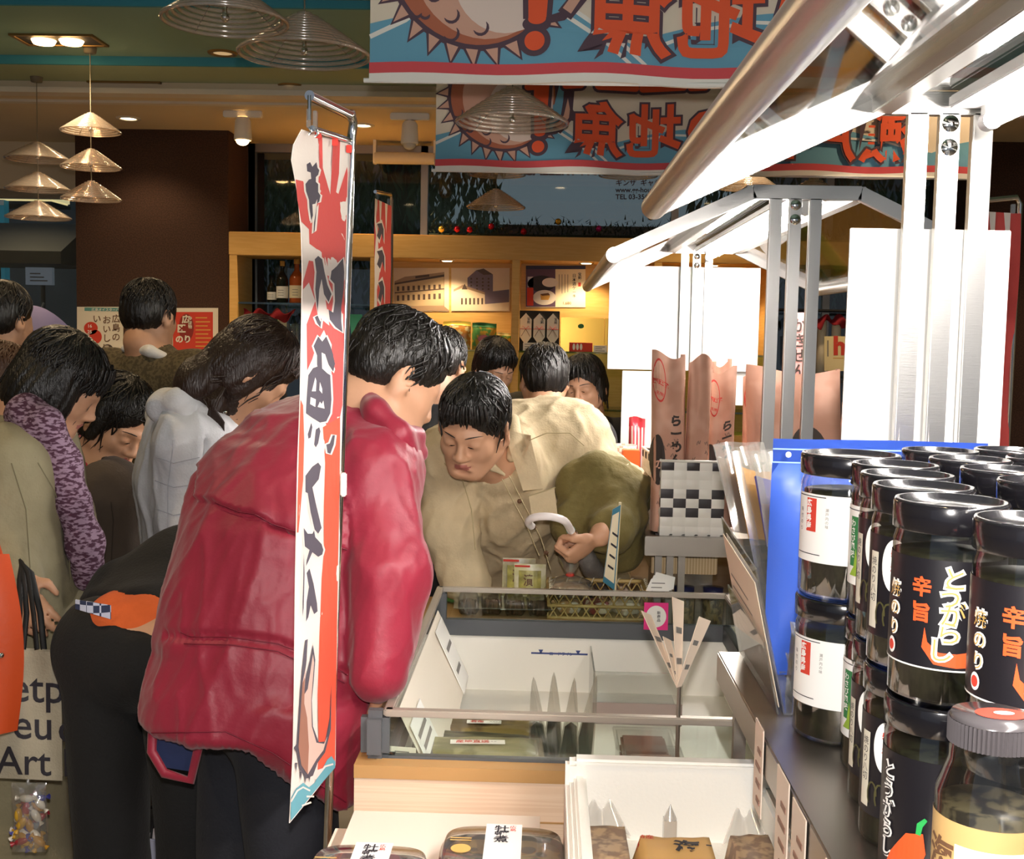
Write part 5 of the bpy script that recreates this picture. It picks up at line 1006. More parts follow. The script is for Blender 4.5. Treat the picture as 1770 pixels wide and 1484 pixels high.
# ------------------------------------------------------------------ pouches, sheet holders and bags behind the jars
M_blue = mat('blue foil', '3f63c8', .28, var=.06, vscale=3, bump=.15, bscale=14)
x0, x1 = at(1334, 800, y=1.60).x, at(1704, 790, y=1.60).x; zt = at(1500, 762, y=1.60).z
b = MB()
def fb(s_): return lambda u, v: Vector((x0 + (x1 - x0) * u, 1.60 + s_ * .022 * math.sin(PI * u) ** .5 * math.sin(PI * min(1, v * 1.15)) ** .7 + .006 * math.sin(7 * u + 4 * v), ZJ + .001 + (zt - ZJ) * v))
b.grid(fb(-1), 30, 20, M_blue); b.grid(fb(1), 30, 20, M_blue)
for k in (.90, .955): b.grid(lambda u, v, k=k: fb(-1)(u, k + .006 * v) + Vector((0, -.0016, 0)), 30, 1, mat('zip blue', '8fb0f0', .3))
b.text('開封後はお早めに', M_lab, lambda X_, Y_: fb(-1)((X_ - x0) / (x1 - x0), (Y_ - ZJ) / (zt - ZJ)) + Vector((0, -.003, 0)), .011, x0 + .09, zt - .048, .01)
b.decal(poly_mesh(ell(x0 + .02, zt - .02, .004, .004, 14)), M_lab, lambda X_, Y_: Vector((X_, 1.588, Y_)))
solo(b, 'blue_pouch', 'wide bright blue foil pouch standing behind the jars', 'pouch')
M_clearw = clear('white crinkled film', 'ffffff', .8, .15, haze=.35)
for i, (px, w_, l) in enumerate([(1560, .05, 'left tuft of white film above the blue pouch'), (1612, .06, 'right tuft of white film above the blue pouch')]):
    c = at(px, 778, y=1.645); b = MB(); rr = random.Random(i)
    b.grid(lambda u, v: Vector((c.x + w_ * (v * 1.1) * math.sin(2 * PI * u) * .6, 1.665 + w_ * v * .3 * math.cos(2 * PI * u), c.z + .026 + .02 * noise.noise(Vector((u * 9, v * 3, i))) - v * (c.z + .026 - ZJ - .001))), 20, 8, M_clearw); solo(b, 'film_bag', l, 'bag', 'clear film bags')
M_pk2 = two_tone('nori slab', '14140f', '33342a', 'NOISE', 18, .25); M_crisp = mat('kraft gold', 'c08a30', .55, var=.15, vscale=12)
def slant(label, p0, p1, w_, inner, i, group='slanting nori packets'):
    """A clear packet leaning: p0 foot, p1 top corner (world), w_ vector across."""
    p0, p1, w_ = Vector(p0), Vector(p1), Vector(w_); n = (p1 - p0).cross(w_).normalized(); t = thing('nori_packet', label, 'packet', p0, 0, group); b = MB()
    S_ = lambda u, v, l: p0 + w_ * u + (p1 - p0) * v + n * (l + .004 * math.sin(8 * u + i) * math.sin(5 * v)); b.grid(lambda u, v: S_(u, v, .008 * math.sin(PI * u)), 8, 16, M_film); b.grid(lambda u, v: S_(1 - u, v, -.008 * math.sin(PI * u)), 8, 16, M_film); b.build('film', t)
    b = MB(); b.grid(lambda u, v: S_(.08 + .84 * u, .04 + .52 * v, .004), 6, 10, M_pk2, True, .006); b.build('nori_sheet', t)
    b = MB(); b.grid(lambda u, v: S_(.06 + .88 * u, .60 + .34 * v - .05 * u, .005), 6, 6, inner, True, .004); b.build('header_card', t)
M_vio = mat('header violet', '4d4a86', .4, var=.2, vscale=20); M_bron = mat('header brown', '6e4e32', .5, var=.2, vscale=20)
for i, (px0, py0, y0, px1, py1, y1, m, l) in enumerate([(1330, 1060, 1.62, 1232, 768, 1.80, M_bron, 'leftmost slanting nori packet beside the checkered basket'), (1352, 1060, 1.60, 1262, 782, 1.77, M_crisp, 'slanting nori packet with a gold header, second from the basket'), (1372, 1050, 1.58, 1300, 800, 1.74, M_vio, 'slanting nori packet with a violet header, third from the basket'), (1386, 1040, 1.55, 1334, 836, 1.70, M_crisp, 'slanting nori packet with a gold header beside the white labelled jar')]):
    p0 = at(px0, py0, y=y0); p0.z = ZJ + .004; slant(l, p0 + Vector((.0, -.0, 0)), at(px1, py1, y=y1), (.085, .045, .0), m, i)
def holder(label, x, y0, y1, zt, sheet_m, tilt, group='acrylic leaflet holders'):
    t = thing('leaflet_holder', label, 'leaflet holder', (x, (y0 + y1) / 2, ZJ), 0, group); b = MB(); S_ = lambda u, v, l=0.0: Vector((x - l + tilt * v, y1 + (y0 - y1) * u, ZJ + .0008 + (zt - ZJ) * (v - (.10 * u * v)))); b.grid(lambda u, v: S_(u, v), 6, 6, M_acryl, True, .002); b.bx(x, x + .035, y0, y1, ZJ + .0005, ZJ + .0025, M_acryl); b.grid(lambda u, v: S_(u, .5 * v, .008), 6, 3, M_acryl, True, .002); b.build('acrylic_panel', t)
    b = MB(); b.grid(lambda u, v: S_(.04 + .92 * u, .03 + .86 * v, .003), 6, 6, sheet_m, True, .001)
    for i in range(5): b.grid(lambda u, v: S_(.12 + (.5 + .05 * (i % 3)) * u, .62 - .09 * i + .012 * v, .0036), 2, 1, M_grey)
    b.build('leaflet', t)
M_leafl = mat('leaflet beige', 'ead9c4', .6)
holder('large clear leaflet holder with a beige sheet at the far end of the near shelf', .308, 1.43, 1.72, 1.235, M_leafl, -.042)
holder('small clear leaflet holder with a pale blue sheet beside the white labelled jars', .336, 1.44, 1.52, 1.20, mat('leaflet pale blue', 'c3cbe2', .6), .01)
def shelf_card(y0, y1, z0, z1, label, m=None, lines=4):
    b = MB(); x = .266; b.bx(x - .0015, x, y0, y1, z0, z1, m or mat('tag pink beige', 'e2cdbd', .5))
    for i in range(lines): zz = z0 + (z1 - z0) * (.12 + .75 * i / lines); b.bx(x - .0024, x - .0015, y0 + (y1 - y0) * .15, y0 + (y1 - y0) * (.55 + .1 * (i % 3)), zz, zz + .006, mat('tag ink', '8d6a5c', .6))
    return solo(b, 'shelf_tag', label, 'price tag', 'price tags on the near shelf edge')
shelf_card(1.335, 1.385, .935, 1.042, 'farthest price tag on the near shelf edge, next to the leaflet holder'); shelf_card(1.19, 1.25, .92, 1.035, 'second price tag from the far end of the near shelf edge'); shelf_card(1.11, 1.17, .92, 1.03, 'third price tag from the far end of the near shelf edge'); shelf_card(.985, 1.03, .93, 1.03, 'price tag on the near shelf edge at the bottom border')
# ------------------------------------------------------------------ goods on the far stand
M_stripw = mat('strap white', 'efe9df', .45); M_stripb = mat('strap black', '2a2224', .45)
bx0, bx1, by0, by1, bz0, bz1 = at(1140, 918, y=2.95).x, at(1250, 918, y=2.95).x, 2.95, 3.30, SH2, at(1190, 797, y=2.95).z
t = thing('woven_basket', 'white basket woven with black checks holding brown paper bags', 'basket', ((bx0 + bx1) / 2, 3.1, SH2)); b = MB()
n, mrows = 5, 8
def wall(o, ux, nu):
    for i in range(nu):
        for j in range(mrows):
            dark = (j == 7 and i % 2 == 0) or (j == 4 and i % 2 == 0) or (j == 2 and i % 2 == 0) or (j == 3 and i % 2 == 1)
            L_ = .003 if (i + j) % 2 else .0012; nrm = Vector(ux).cross(Vector((0, 0, 1))).normalized(); a = Vector(o) + Vector(ux) * (i / nu); h = (bz1 - bz0) / mrows; e = Vector(ux) / nu
            def f(u, v): return a + e * u + Vector((0, 0, bz0 + h * (j + v))) + nrm * (L_ * math.sin(PI * u) * math.sin(PI * v))
            b.grid(f, 3, 3, M_stripb if dark else M_stripw, True)
wall((bx0, by0, 0), (bx1 - bx0, 0, 0), n); wall((bx0 - .02, by1, 0), (.02, by0 - by1, 0), 12); wall((bx1, by0, 0), (0, by1 - by0, 0), 12); wall((bx1, by1, 0), (bx0 - bx1 - .02, 0, 0), n); b.build('weave', t)
b = MB(); b.bx(bx0 - .01, bx1, by0, by1, bz0 + .001, bz0 + .004, M_stripb); b.build('bottom', t)
b = MB(); b.tube([(bx0, by0, bz1), (bx1, by0, bz1), (bx1, by1, bz1), (bx0 - .02, by1, bz1)], .004, M_stripw, 6, False, True); b.build('rim', t)
M_kraft = two_tone('pinkish kraft', 'cfa08a', 'c29079', 'NOISE', 10, .75); M_kraftd = mat('kraft print', '8c6a5c', .75); M_inkb = mat('bag ink', '33261f', .7); M_logo = mat('bag red', 'c8392f', .7)
def paper_bag(label, px0, px1, ptop, y, zb, dep, logo, side=False, big=False, txt=True, lean=0.0, group='brown ramen paper bags'):
    x0, x1, z0, z1 = span(px0, ptop, px1, 1000, y); b = MB(); W_, H_ = x1 - x0, z1 - zb
    def f(s_): return lambda u, v: Vector((x0 + W_ * (u + .05 * math.sin(3 * v + px0)) + lean * v * H_, y + dep * .5 + s_ * dep * .5 * min(1, 3 * math.sin(PI * u) + .25) * max(.05, 1 - v ** 4) + .010 * noise.noise(Vector((u * 3, v * 4, px0))), zb + .001 + H_ * v + .012 * v * math.sin(5 * u + px0)))
    b.grid(f(-1), 14, 22, M_kraft); b.grid(f(1), 14, 22, M_kraft)
    for s_ in (0, 1): b.grid(lambda u, v, s_=s_: f(-1)(s_, v).lerp(f(1)(s_, v), u) + Vector(((.012 if s_ == 0 else -.012) * math.sin(PI * u), 0, 0)), 6, 22, M_kraft)
    g = lambda l: (lambda X_, Y_: f(-1)(X_ / W_, Y_ / H_) + Vector((0, -l, 0)))
    if logo:
        b.decal(poly_mesh(ell(W_ * .22, H_ * .84, W_ * .20, H_ * .12, 28), 4), M_logo, g(.0012)); b.decal(poly_mesh(ell(W_ * .22, H_ * .84, W_ * .175, H_ * .108, 28), 4), M_kraft, g(.0022)); b.text('尾道発', M_logo, g(.0032), W_ * .16, W_ * .02, H_ * .82, .05, 3); b.text('名物', M_logo, g(.0032), W_ * .12, W_ * .10, H_ * .76, .02, 3)
    if txt:
        b.decal(poly_mesh(ell(W_ * .16, H_ * .40, W_ * .22, H_ * .14, 24), 5), M_inkb, g(.0014)); b.text('の', M_kraft, g(.0026), W_ * .30, W_ * .02, H_ * .355, .03, 4)
        b.text('らーめん', M_inkb, g(.0022), W_ * .36, W_ * .52, H_ * .62, .05, 3, vertical=True, gap=1.1)
    rr = random.Random(px0)
    for k in range(14): u0, v0 = rr.uniform(.05, .8) * W_, rr.uniform(.08, .6) * H_; b.decal(strip_mesh([(u0 + W_ * .03 * q, v0 + H_ * .012 * math.sin(q * 1.7 + k)) for q in range(6)], H_ * .006), M_kraftd, g(.0010))
    if big: b.decal(poly_mesh(ell(W_ * .62, H_ * .42, W_ * .22, H_ * .25, 28), 6), M_inkb, g(.0016)); b.decal(strip_mesh([(W_ * (.52 + .04 * q), H_ * (.30 + .045 * q + .01 * q * (5 - q))) for q in range(6)], H_ * .05), M_kraft, g(.003))
    return solo(b, 'paper_bag', label, 'paper bag', group)
zi = SH2 + .006
paper_bag('leftmost brown paper bag in the checkered basket, with a red oval logo', 1126, 1184, 613, 2.965, zi, .07, True)
paper_bag('second brown paper bag in the checkered basket, turned to its plain side', 1186, 1226, 620, 2.97, zi, .07, False, txt=False)
paper_bag('third brown paper bag in the checkered basket, with a red oval logo and black letters', 1222, 1272, 640, 3.06, zi, .07, True)
paper_bag('brown paper bag standing behind the left one in the basket', 1228, 1262, 628, 3.20, zi, .05, False, txt=False)
paper_bag('wide brown paper bag behind the far canopy posts, with a large black disc', 1296, 1460, 640, 3.10, SH2, .09, False, txt=False, big=True)
paper_bag('brown paper bag with red emblem between the basket and the wide bag', 1282, 1340, 655, 3.28, SH2, .07, True, txt=False)
paper_bag('brown paper bag at the right behind the bright white board', 1450, 1560, 690, 3.20, SH2, .08, True)
def d5(b, P, T): T('かきせん', M_inkb, 26, 1368, 572, .02, True, gap=1.0)
sheet('hanging_label', 'pink paper strip with vertical black lettering between the far canopy posts', 'label', (1360, 540, 1398, 650), 3.42, d5, mat('pink paper', 'e6a8a4', .6))
b = MB(); x = (at(1360, 600, y=3.425).x + at(1398, 600, y=3.425).x) / 2; b.cyl((x, 3.43, SH2), (x, 3.43, at(1380, 545, y=3.43).z), .003, M_chrome, seg=8); b.lathe([(0, 0), (.03, 0), (.03, .006), (0, .008)], (x, 3.43, SH2), M_chrome, 16); solo(b, 'label_stand', 'thin chrome stand holding the pink paper strip', 'stand', base=(x, 3.43, SH2))
# glass step with the orange box, left of the basket
gx0, gx1, gy0, gy1, gz = at(1058, 830, y=3.32).x, .258, 3.32, 3.72, at(1090, 832, y=3.35).z
t = thing('glass_display_step', 'clear glass step at the left edge of the far stand, carrying an orange box', 'display step', ((gx0 + gx1) / 2, 3.5, 0)); b = MB()
b.bx(gx0, .34, gy0, gy1, gz - .006, gz, M_glassd); b.build('glass_top', t); b = MB(); b.bx(gx0, gx1, gy0, gy0 + .006, .80, gz - .006, M_glassd); b.build('glass_front', t); b = MB(); b.bx(gx0, gx0 + .006, gy0 + .006, gy1, .80, gz - .006, M_glassd); b.build('glass_side', t); b = MB(); b.bx(gx0, gx1, gy0, gy1, 0, .80, M_maple); b.build('plinth', t)
M_orng = mat('orange card', 'ee6a1e', .45)
x0, x1, z0, z1 = span(1076, 778, 1106, 830, 3.35); b = MB(); b.bx(x0, x1, 3.35, 3.4, gz, z1, M_orng, .002); solo(b, 'orange_box', 'small bright orange box on the glass step', 'box')
x0, x1, z0, z1 = span(1052, 770, 1100, 830, 3.44); b = MB()
b.lathe([(.0, .001), (.034, .001), (.044, z1 - gz), (.041, z1 - gz), (.032, .004)], ((x0 + x1) / 2, 3.47, gz), two_tone('pink lattice', 'e9d3c4', 'd9a08c', 'CHECK', 90, .5), 24); solo(b, 'small_basket', 'small pale pink lattice basket behind the orange box', 'basket')
x0, x1, z0, z1 = span(1090, 722, 1122, 790, 3.55); b = MB(); pouch(b, x0 - .005, x1 - .012, gz + .001, z1, 3.57, .05, two_tone('red stripe film', 'd23a4a', 'e9dcd6', 'WAVE', 30, .3), mat('red film', 'cf3a48', .3), 3); solo(b, 'striped_packet', 'red and white striped packet behind the orange box', 'packet')
# below the far stand: lower shelf with jars and a wooden box
b = MB(); b.bx(.29, .96, 3.0, 4.6, .70, .725, M_maple, .002); b.bx(.29, .31, 3.0, 4.6, 0, .70, M_maple); b.bx(.94, .96, 3.0, 4.6, 0, .70, M_maple); solo(b, 'lower_table', 'low wooden table under the far stand', 'table')
x0, x1, z0, z1 = span(1126, 953, 1240, 992, 3.05); b = MB(); zz = .725 + .145; M_gl2 = two_tone('woven box', 'c9a878', 'e0c69a', 'WAVE', 40, .6)
b.bx(x0, x1, 3.05, 3.25, z0, z1, M_gl2, .002); b.bx(x0 + .01, x1 - .01, 3.06, 3.24, .725, z0, M_acryl); solo(b, 'wooden_box', 'woven wooden box on a clear stand under the far shelf', 'box')
for i, (px, l) in enumerate([(1135, 'blue lidded glass jar left of the three legs under the far shelf'), (1182, 'blue lidded glass jar between the legs under the far shelf'), (1232, 'blue lidded glass jar right of the three legs under the far shelf')]):
    c = at(px, 1040, y=3.045); t = thing('glass_jar', l, 'jar', (c.x, 3.045, .725), 0, 'blue lidded jars'); b = MB(); b.lathe([(0, .001), (.028, .001), (.03, .006), (.03, .09), (.024, .10)], (c.x, 3.045, .725), M_jar, 28); b.build('jar_body', t)
    b = MB(); b.lathe([(0, .004), (.027, .004), (.027, .085), (0, .086)], (c.x, 3.045, .725), two_tone('jar filling', 'a8905c', '5a4a2c', 'NOISE', 60, .5), 24); b.build('filling', t); b = MB(); b.lathe([(.026, .098), (.027, .118), (0, .12)], (c.x, 3.045, .725), mat('navy lid', '23264a', .35), 28); b.build('lid', t)
# small packs at the far right of the far stand
for i, (px, m, l) in enumerate([(1466, 'd8c94a', 'yellow snack pouch'), (1500, '7a2a2a', 'dark red snack pouch')]):
    c = at(px, 800, y=3.7); b = MB(); pouch(b, c.x - .05, c.x + .05, SH2 + .001, SH2 + .2, 3.7 + .1 * i, .05, mat('snack ' + m, m, .35), M_cream, i); solo(b, 'snack_pouch', l + ' on the far stand behind the bright white board', 'pouch', 'snack pouches on the far stand')
# ------------------------------------------------------------------ foam boxes and food trays in the foreground
M_foam = mat('foam white', 'f6f4ee', .8, bump=.1, bscale=180); M_foamt = mat('foam tray', 'ead8c8', .6)
b = MB(); b.prism([(-.322, .95), (.40, .95), (.40, 1.672), (.038, 1.672), (.038, 1.81), (-.322, 1.81)], M_maple, .615); solo(b, 'low_display_table', 'low wooden table in front of the counter, under the foam box and food trays', 'table')
t = thing('foam_box', 'large open white foam box on the low table at the bottom', 'foam box', (.19, 1.4, .615)); fx0, fx1, fy0, fy1, fz0, fz1 = .041, .351, 1.02, 1.664, .6155, .884; ZFB = .770
b = MB()
b.bx(fx0, fx1, fy0, fy1, fz0, .770, M_foam, .006); b.bx(fx0, fx0 + .026, fy0, fy1, fz0 + .02, fz1 - .03, M_foam, .006); b.bx(fx1 - .026, fx1, fy0, fy1, fz0 + .02, fz1 - .03, M_foam, .006); b.bx(fx0, fx1, fy1 - .026, fy1, fz0 + .02, fz1, M_foam, .006); b.bx(fx0, fx1, fy0, fy0 + .026, fz0 + .02, fz1 - .05, M_foam, .006)
b.build('box_body', t); b = MB(); b.bx(fx0 + .012, fx1 - .012, fy1 - .032, fy1 - .006, fz1 - .006, fz1 + .006, M_foam, .004); b.bx(fx0 + .012, fx0 + .03, fy0, fy1 - .02, fz1 - .032, fz1 - .02, M_foam, .004); b.build('rim_lip', t)
M_kb = mat('kraft envelope', 'd9ac68', .7, bump=.15, bscale=20)
for i, (cx, cy, z, w_, d_, m, l, tx) in enumerate([(.187, 1.459, .818, .123, .18, M_kb, 'tan paper packet with brush lettering in the foam box', '海の'), (.091, 1.496, .818, .082, .146, None, 'clear bag of grey brown flakes left of the tan packet in the foam box', None), (.290, 1.487, .816, .068, .146, None, 'clear bag of brown flakes right of the tan packet in the foam box', None)]):
    fill = m or two_tone('flakes', '8d7460', 'b89c7c', 'NOISE', 50, .6); t2 = thing('foam_box_packet', l, 'packet', (cx, cy, ZFB), 0, 'packets in the foam box'); b = MB(); h0 = z - ZFB
    b.grid(lambda u, v: Vector((cx + w_ * (u - .5), cy + d_ * (v - .5), ZFB + .001 + (h0 + .012) * min(1, 2.6 * math.sin(PI * u)) * min(1, 2.2 * math.sin(PI * v)) + .004 * noise.noise(Vector((u * 4, v * 4, i))))), 16, 16, fill); b.grid(lambda u, v: Vector((cx + w_ * (.5 - u), cy + d_ * (v - .5), ZFB + .001)), 2, 2, fill)
    if tx:
        gg = lambda X_, Y_: Vector((cx + X_, cy + Y_, ZFB + .0025 + (h0 + .012) * min(1, 2.6 * math.sin(PI * (X_ / w_ + .5))) * min(1, 2.2 * math.sin(PI * (Y_ / d_ + .5))) + .004 * noise.noise(Vector(((X_ / w_ + .5) * 4, (Y_ / d_ + .5) * 4, i)))))
        b.text('海', M_ink, gg, .036, -.005, .012, .04, 6); b.text('一', M_ink, gg, .022, .038, .018, .04, 3); b.text('特産', M_pred, gg, .012, -.052, .045, .01, 3)
    b.build('packet', t2)
    if not tx:
        b = MB(); b.grid(lambda u, v: Vector((cx + w_ * (u - .5) * (1 - .6 * v), cy + d_ * .42 + .03 * v, z - .01 + .035 * v + .008 * math.sin(9 * u))), 8, 6, M_clearw); b.build('gathered_film', t2)
b = MB(); c = at(1158, 1440, y=1.59); b.grid(lambda u, v: Vector((c.x + .010 * (1 - v) * math.cos(2 * PI * u), 1.595 + .010 * (1 - v) * math.sin(2 * PI * u), 0.822 + .022 * v)), 10, 5, M_clearw); b.bx(c.x - .009, c.x + .009, 1.586, 1.604, ZFB + .001, .822, M_clearw); solo(b, 'film_twist', 'twisted clear film tip standing behind the tan packet', 'film')
t = thing('foam_tray_stack', 'pale foam lid with rounded corners on the low table, carrying black food trays', 'tray', (-.14, 1.5, .6155)); b = MB()
tx0, tx1, ty0, ty1, tz = -.318, .036, 1.06, 1.80, .745; b.bx(tx0, tx1, ty0, ty1, .6155, tz, M_foamt, .03); b.build('tray_body', t)
def bento(label, cx, cy, w_, d_, rz=0):
    t = thing('food_tray', label, 'food tray', (cx, cy, tz), 0, 'black food trays'); M3 = Matrix.Rotation(rz, 3, 'Z'); n = 48
    def ring(k, z): return [Vector((cx, cy, tz + z)) + M3 @ Vector((w_ / 2 * k * math.copysign(abs(math.cos(a)) ** .45, math.cos(a)), d_ / 2 * k * math.copysign(abs(math.sin(a)) ** .6, math.sin(a)), 0)) for a in [2 * PI * i / n for i in range(n)]]
    def loft(b, rings, m): vs = [p for r_ in rings for p in r_]; b.add(vs, [[i * n + k, i * n + (k + 1) % n, (i + 1) * n + (k + 1) % n, (i + 1) * n + k] for i in range(len(rings) - 1) for k in range(n)], m, True)
    b = MB(); M_trayk = mat('tray black', '241a1c', .2); loft(b, [ring(.84, .001), ring(.97, .024), ring(1.0, .026), ring(.95, .026), ring(.86, .006)], M_trayk); b.add(ring(.84, .001), [list(range(n))[::-1]], M_trayk); b.build('base', t)
    b = MB(); loft(b, [ring(.94, .020), ring(.5, .024), ring(.05, .022)], two_tone('shellfish', '4a3820', '8d7038', 'VOR', 45, .4)); b.build('food', t)
    b = MB(); loft(b, [ring(1.0, .027), ring(.96, .030), ring(.93, .040), ring(.5, .041), ring(.02, .041)], M_film); b.build('clear_lid', t)
    b = MB(); g = lambda X_, Y_: Vector((cx, cy, tz + .0425)) + M3 @ Vector((X_, Y_, 0)); b.decal(poly_mesh(rect(-.026, -d_ * .5, .026, d_ * .49)), M_lab, g); g2 = lambda X_, Y_: g(X_, Y_) + Vector((0, 0, .0006)); b.text('広島', M_pred, g2, .010, .008, d_ * .38, .01, vertical=True); b.text('牡蠣煮', M_ink, g2, .022, -.014, d_ * .30, .02, vertical=True, gap=.8)
    b.decal(poly_mesh(ell(-.058, -.02, .014, .014, 24)), M_gldt, g); b.decal(poly_mesh(rect(-.075, .012, -.045, .015)), M_gldt, g); b.decal(poly_mesh(rect(-.075, .005, -.045, .008)), M_gldt, g); b.build('paper_band', t)
bento('black food tray with a white paper band on the pale foam lid, right one', -.046, 1.575, .178, .13)
bento('black food tray with a white paper band at the bottom border, left one', -.225, 1.50, .165, .13)
b = MB(); b.bx(.372, .388, 1.15, 1.66, .6155, .80, mat('cream card board', 'ecd9b4', .7), .001); solo(b, 'cream_panel', 'cream board standing between the foam box and the price tags', 'panel')
# ------------------------------------------------------------------ organic shapes: smooth unions meshed with surface nets
class Sdf:
    def __init__(s): s.ops = []
    def cap(s, a, b, ra, rb=None, k=.03, cut=False): s.ops.append(('c', np.array(a, float), np.array(b, float), ra, ra if rb is None else rb, k, cut)); return s
    def chain(s, pts, rs, k=.03, cut=False):
        for i in range(len(pts) - 1): s.cap(pts[i], pts[i + 1], rs[i], rs[i + 1], k, cut)
        return s
    def ell(s, c, r, M3=None, k=.02, cut=False): s.ops.append(('e', np.array(c, float), np.array(r, float), np.array(M3 if M3 is not None else np.eye(3), float), None, k, cut)); return s
    def half(s, p, n, k=.004): s.ops.append(('h', np.array(p, float), np.array(n, float) / np.linalg.norm(n), None, None, k, True)); return s   # removes the side n points to
    def loft(s, rows, k=.02):
        """rows of (z, centre x, centre y, half width, half depth) from top to bottom: one upright body of oval sections."""
        r = np.array(sorted(rows), float); s.ops.append(('l', np.array((r[:, 1].mean(), r[:, 2].mean(), (r[0, 0] + r[-1, 0]) / 2)), r, None, None, k, False)); return s
    def mesh(s, h):
        lo = np.full(3, 1e9); hi = -lo
        for o in s.ops:
            if o[6]: continue
            if o[0] == 'c': p = np.array([o[1], o[2]]); m = max(o[3], o[4])
            elif o[0] == 'l': q = o[2]; p = np.concatenate([np.stack([q[:, 1] + a * q[:, 3], q[:, 2] + a * q[:, 4], q[:, 0]], 1) for a in (-1, 1)]); m = .01
            else: p = np.array([o[1]]); m = max(o[2])
            lo = np.minimum(lo, p.min(0) - m); hi = np.maximum(hi, p.max(0) + m)
        lo -= 3 * h; hi += 3 * h; n = np.ceil((hi - lo) / h).astype(int) + 1
        D = np.full(n, 1.0, np.float32); ax = [lo[i] + h * np.arange(n[i]) for i in range(3)]
        for o in s.ops:
            k = o[5]; pad = k + 2.5 * h
            if o[0] == 'c': l = np.minimum(o[1], o[2]) - max(o[3], o[4]) - pad; u = np.maximum(o[1], o[2]) + max(o[3], o[4]) + pad
            elif o[0] == 'e': l = o[1] - max(o[2]) - pad; u = o[1] + max(o[2]) + pad
            elif o[0] == 'l': q = o[2]; l = np.array(((q[:, 1] - q[:, 3]).min(), (q[:, 2] - q[:, 4]).min(), q[0, 0])) - pad; u = np.array(((q[:, 1] + q[:, 3]).max(), (q[:, 2] + q[:, 4]).max(), q[-1, 0])) + pad
            else: l, u = lo, hi
            i0 = np.clip(np.floor((l - lo) / h).astype(int), 0, n); i1 = np.clip(np.ceil((u - lo) / h).astype(int) + 1, 0, n)
            if (i1 <= i0).any(): continue
            sl = tuple(slice(a, b) for a, b in zip(i0, i1)); x, y, z = [ax[i][sl[i]].astype(np.float32).reshape([-1 if j == i else 1 for j in range(3)]) for i in range(3)]
            if o[0] == 'c':
                a, b = o[1], o[2]; d = b - a; L = max(d.dot(d), 1e-12); t = np.clip(((x - a[0]) * d[0] + (y - a[1]) * d[1] + (z - a[2]) * d[2]) / L, 0, 1)
                q = np.sqrt((x - a[0] - t * d[0]) ** 2 + (y - a[1] - t * d[1]) ** 2 + (z - a[2] - t * d[2]) ** 2) - (o[3] + (o[4] - o[3]) * t)
            elif o[0] == 'e':
                c, r, M = o[1], o[2], o[3]; X, Y, Z = x - c[0], y - c[1], z - c[2]; l = [M[0, i] * X + M[1, i] * Y + M[2, i] * Z for i in range(3)]
                k0 = np.sqrt(sum((l[i] / r[i]) ** 2 for i in range(3))); k1 = np.sqrt(sum((l[i] / r[i] ** 2) ** 2 for i in range(3))) + 1e-9; q = k0 * (k0 - 1) / k1
            elif o[0] == 'l':
                t = o[2]; zz = z.ravel(); cx, cy, a, b = [np.interp(zz, t[:, 0], t[:, i]).astype(np.float32).reshape(1, 1, -1) for i in (1, 2, 3, 4)]
                q = np.maximum((np.sqrt(((x - cx) / a) ** 2 + ((y - cy) / b) ** 2) - 1) * np.minimum(a, b), np.maximum(z - t[-1, 0], t[0, 0] - z))
            else: q = -((x - o[1][0]) * o[2][0] + (y - o[1][1]) * o[2][1] + (z - o[1][2]) * o[2][2])
            S = D[sl]
            if o[6]:
                A, B = S, -q; hh = np.clip(.5 - .5 * (B - A) / k, 0, 1); D[sl] = B + (A - B) * hh + k * hh * (1 - hh)
            else:
                A, B = S, q; hh = np.clip(.5 + .5 * (B - A) / k, 0, 1); D[sl] = B + (A - B) * hh - k * hh * (1 - hh)
        return surfnet(D, lo, h)
def surfnet(D, lo, h):
    s = D < 0
    c = [s[i:s.shape[0] - 1 + i, j:s.shape[1] - 1 + j, k:s.shape[2] - 1 + k] for i in (0, 1) for j in (0, 1) for k in (0, 1)]
    an = np.zeros_like(c[0]); al = np.ones_like(c[0])
    for q in c: an |= q; al &= q
    act = an & ~al; idx = np.argwhere(act); num = np.full(act.shape, -1, np.int64); num[act] = np.arange(len(idx))
    P = np.zeros((len(idx), 3)); W_ = np.zeros(len(idx)); cor = np.array([(i, j, k) for i in (0, 1) for j in (0, 1) for k in (0, 1)])
    val = np.array([D[idx[:, 0] + q[0], idx[:, 1] + q[1], idx[:, 2] + q[2]] for q in cor])
    for a in range(8):
        for b in range(a + 1, 8):
            if abs(cor[a] - cor[b]).sum() != 1: continue
            m = (val[a] < 0) != (val[b] < 0)
            if not m.any(): continue
            t = val[a][m] / (val[a][m] - val[b][m]); P[m] += cor[a] + (cor[b] - cor[a]) * t[:, None]; W_[m] += 1
    V_ = lo + h * (idx + P / W_[:, None]); F_ = []
    for d in range(3):
        e, f = [(1, 2), (2, 0), (0, 1)][d]; sa = [slice(None)] * 3; sb = [slice(None)] * 3; sa[d] = slice(0, -1); sb[d] = slice(1, None)
        ch = s[tuple(sa)] != s[tuple(sb)]; I = np.argwhere(ch)
        I = I[(I[:, e] > 0) & (I[:, f] > 0) & (I[:, e] < D.shape[e] - 1) & (I[:, f] < D.shape[f] - 1)]
        def n_(de, df): J = I.copy(); J[:, e] += de; J[:, f] += df; return num[J[:, 0], J[:, 1], J[:, 2]]
        Q = np.stack([n_(-1, -1), n_(0, -1), n_(0, 0), n_(-1, 0)], 1); pos = s[tuple(sa)][I[:, 0], I[:, 1], I[:, 2]]
        Q[~pos] = Q[~pos][:, ::-1]; F_.append(Q[(Q >= 0).all(1)])
    return V_, np.concatenate(F_)
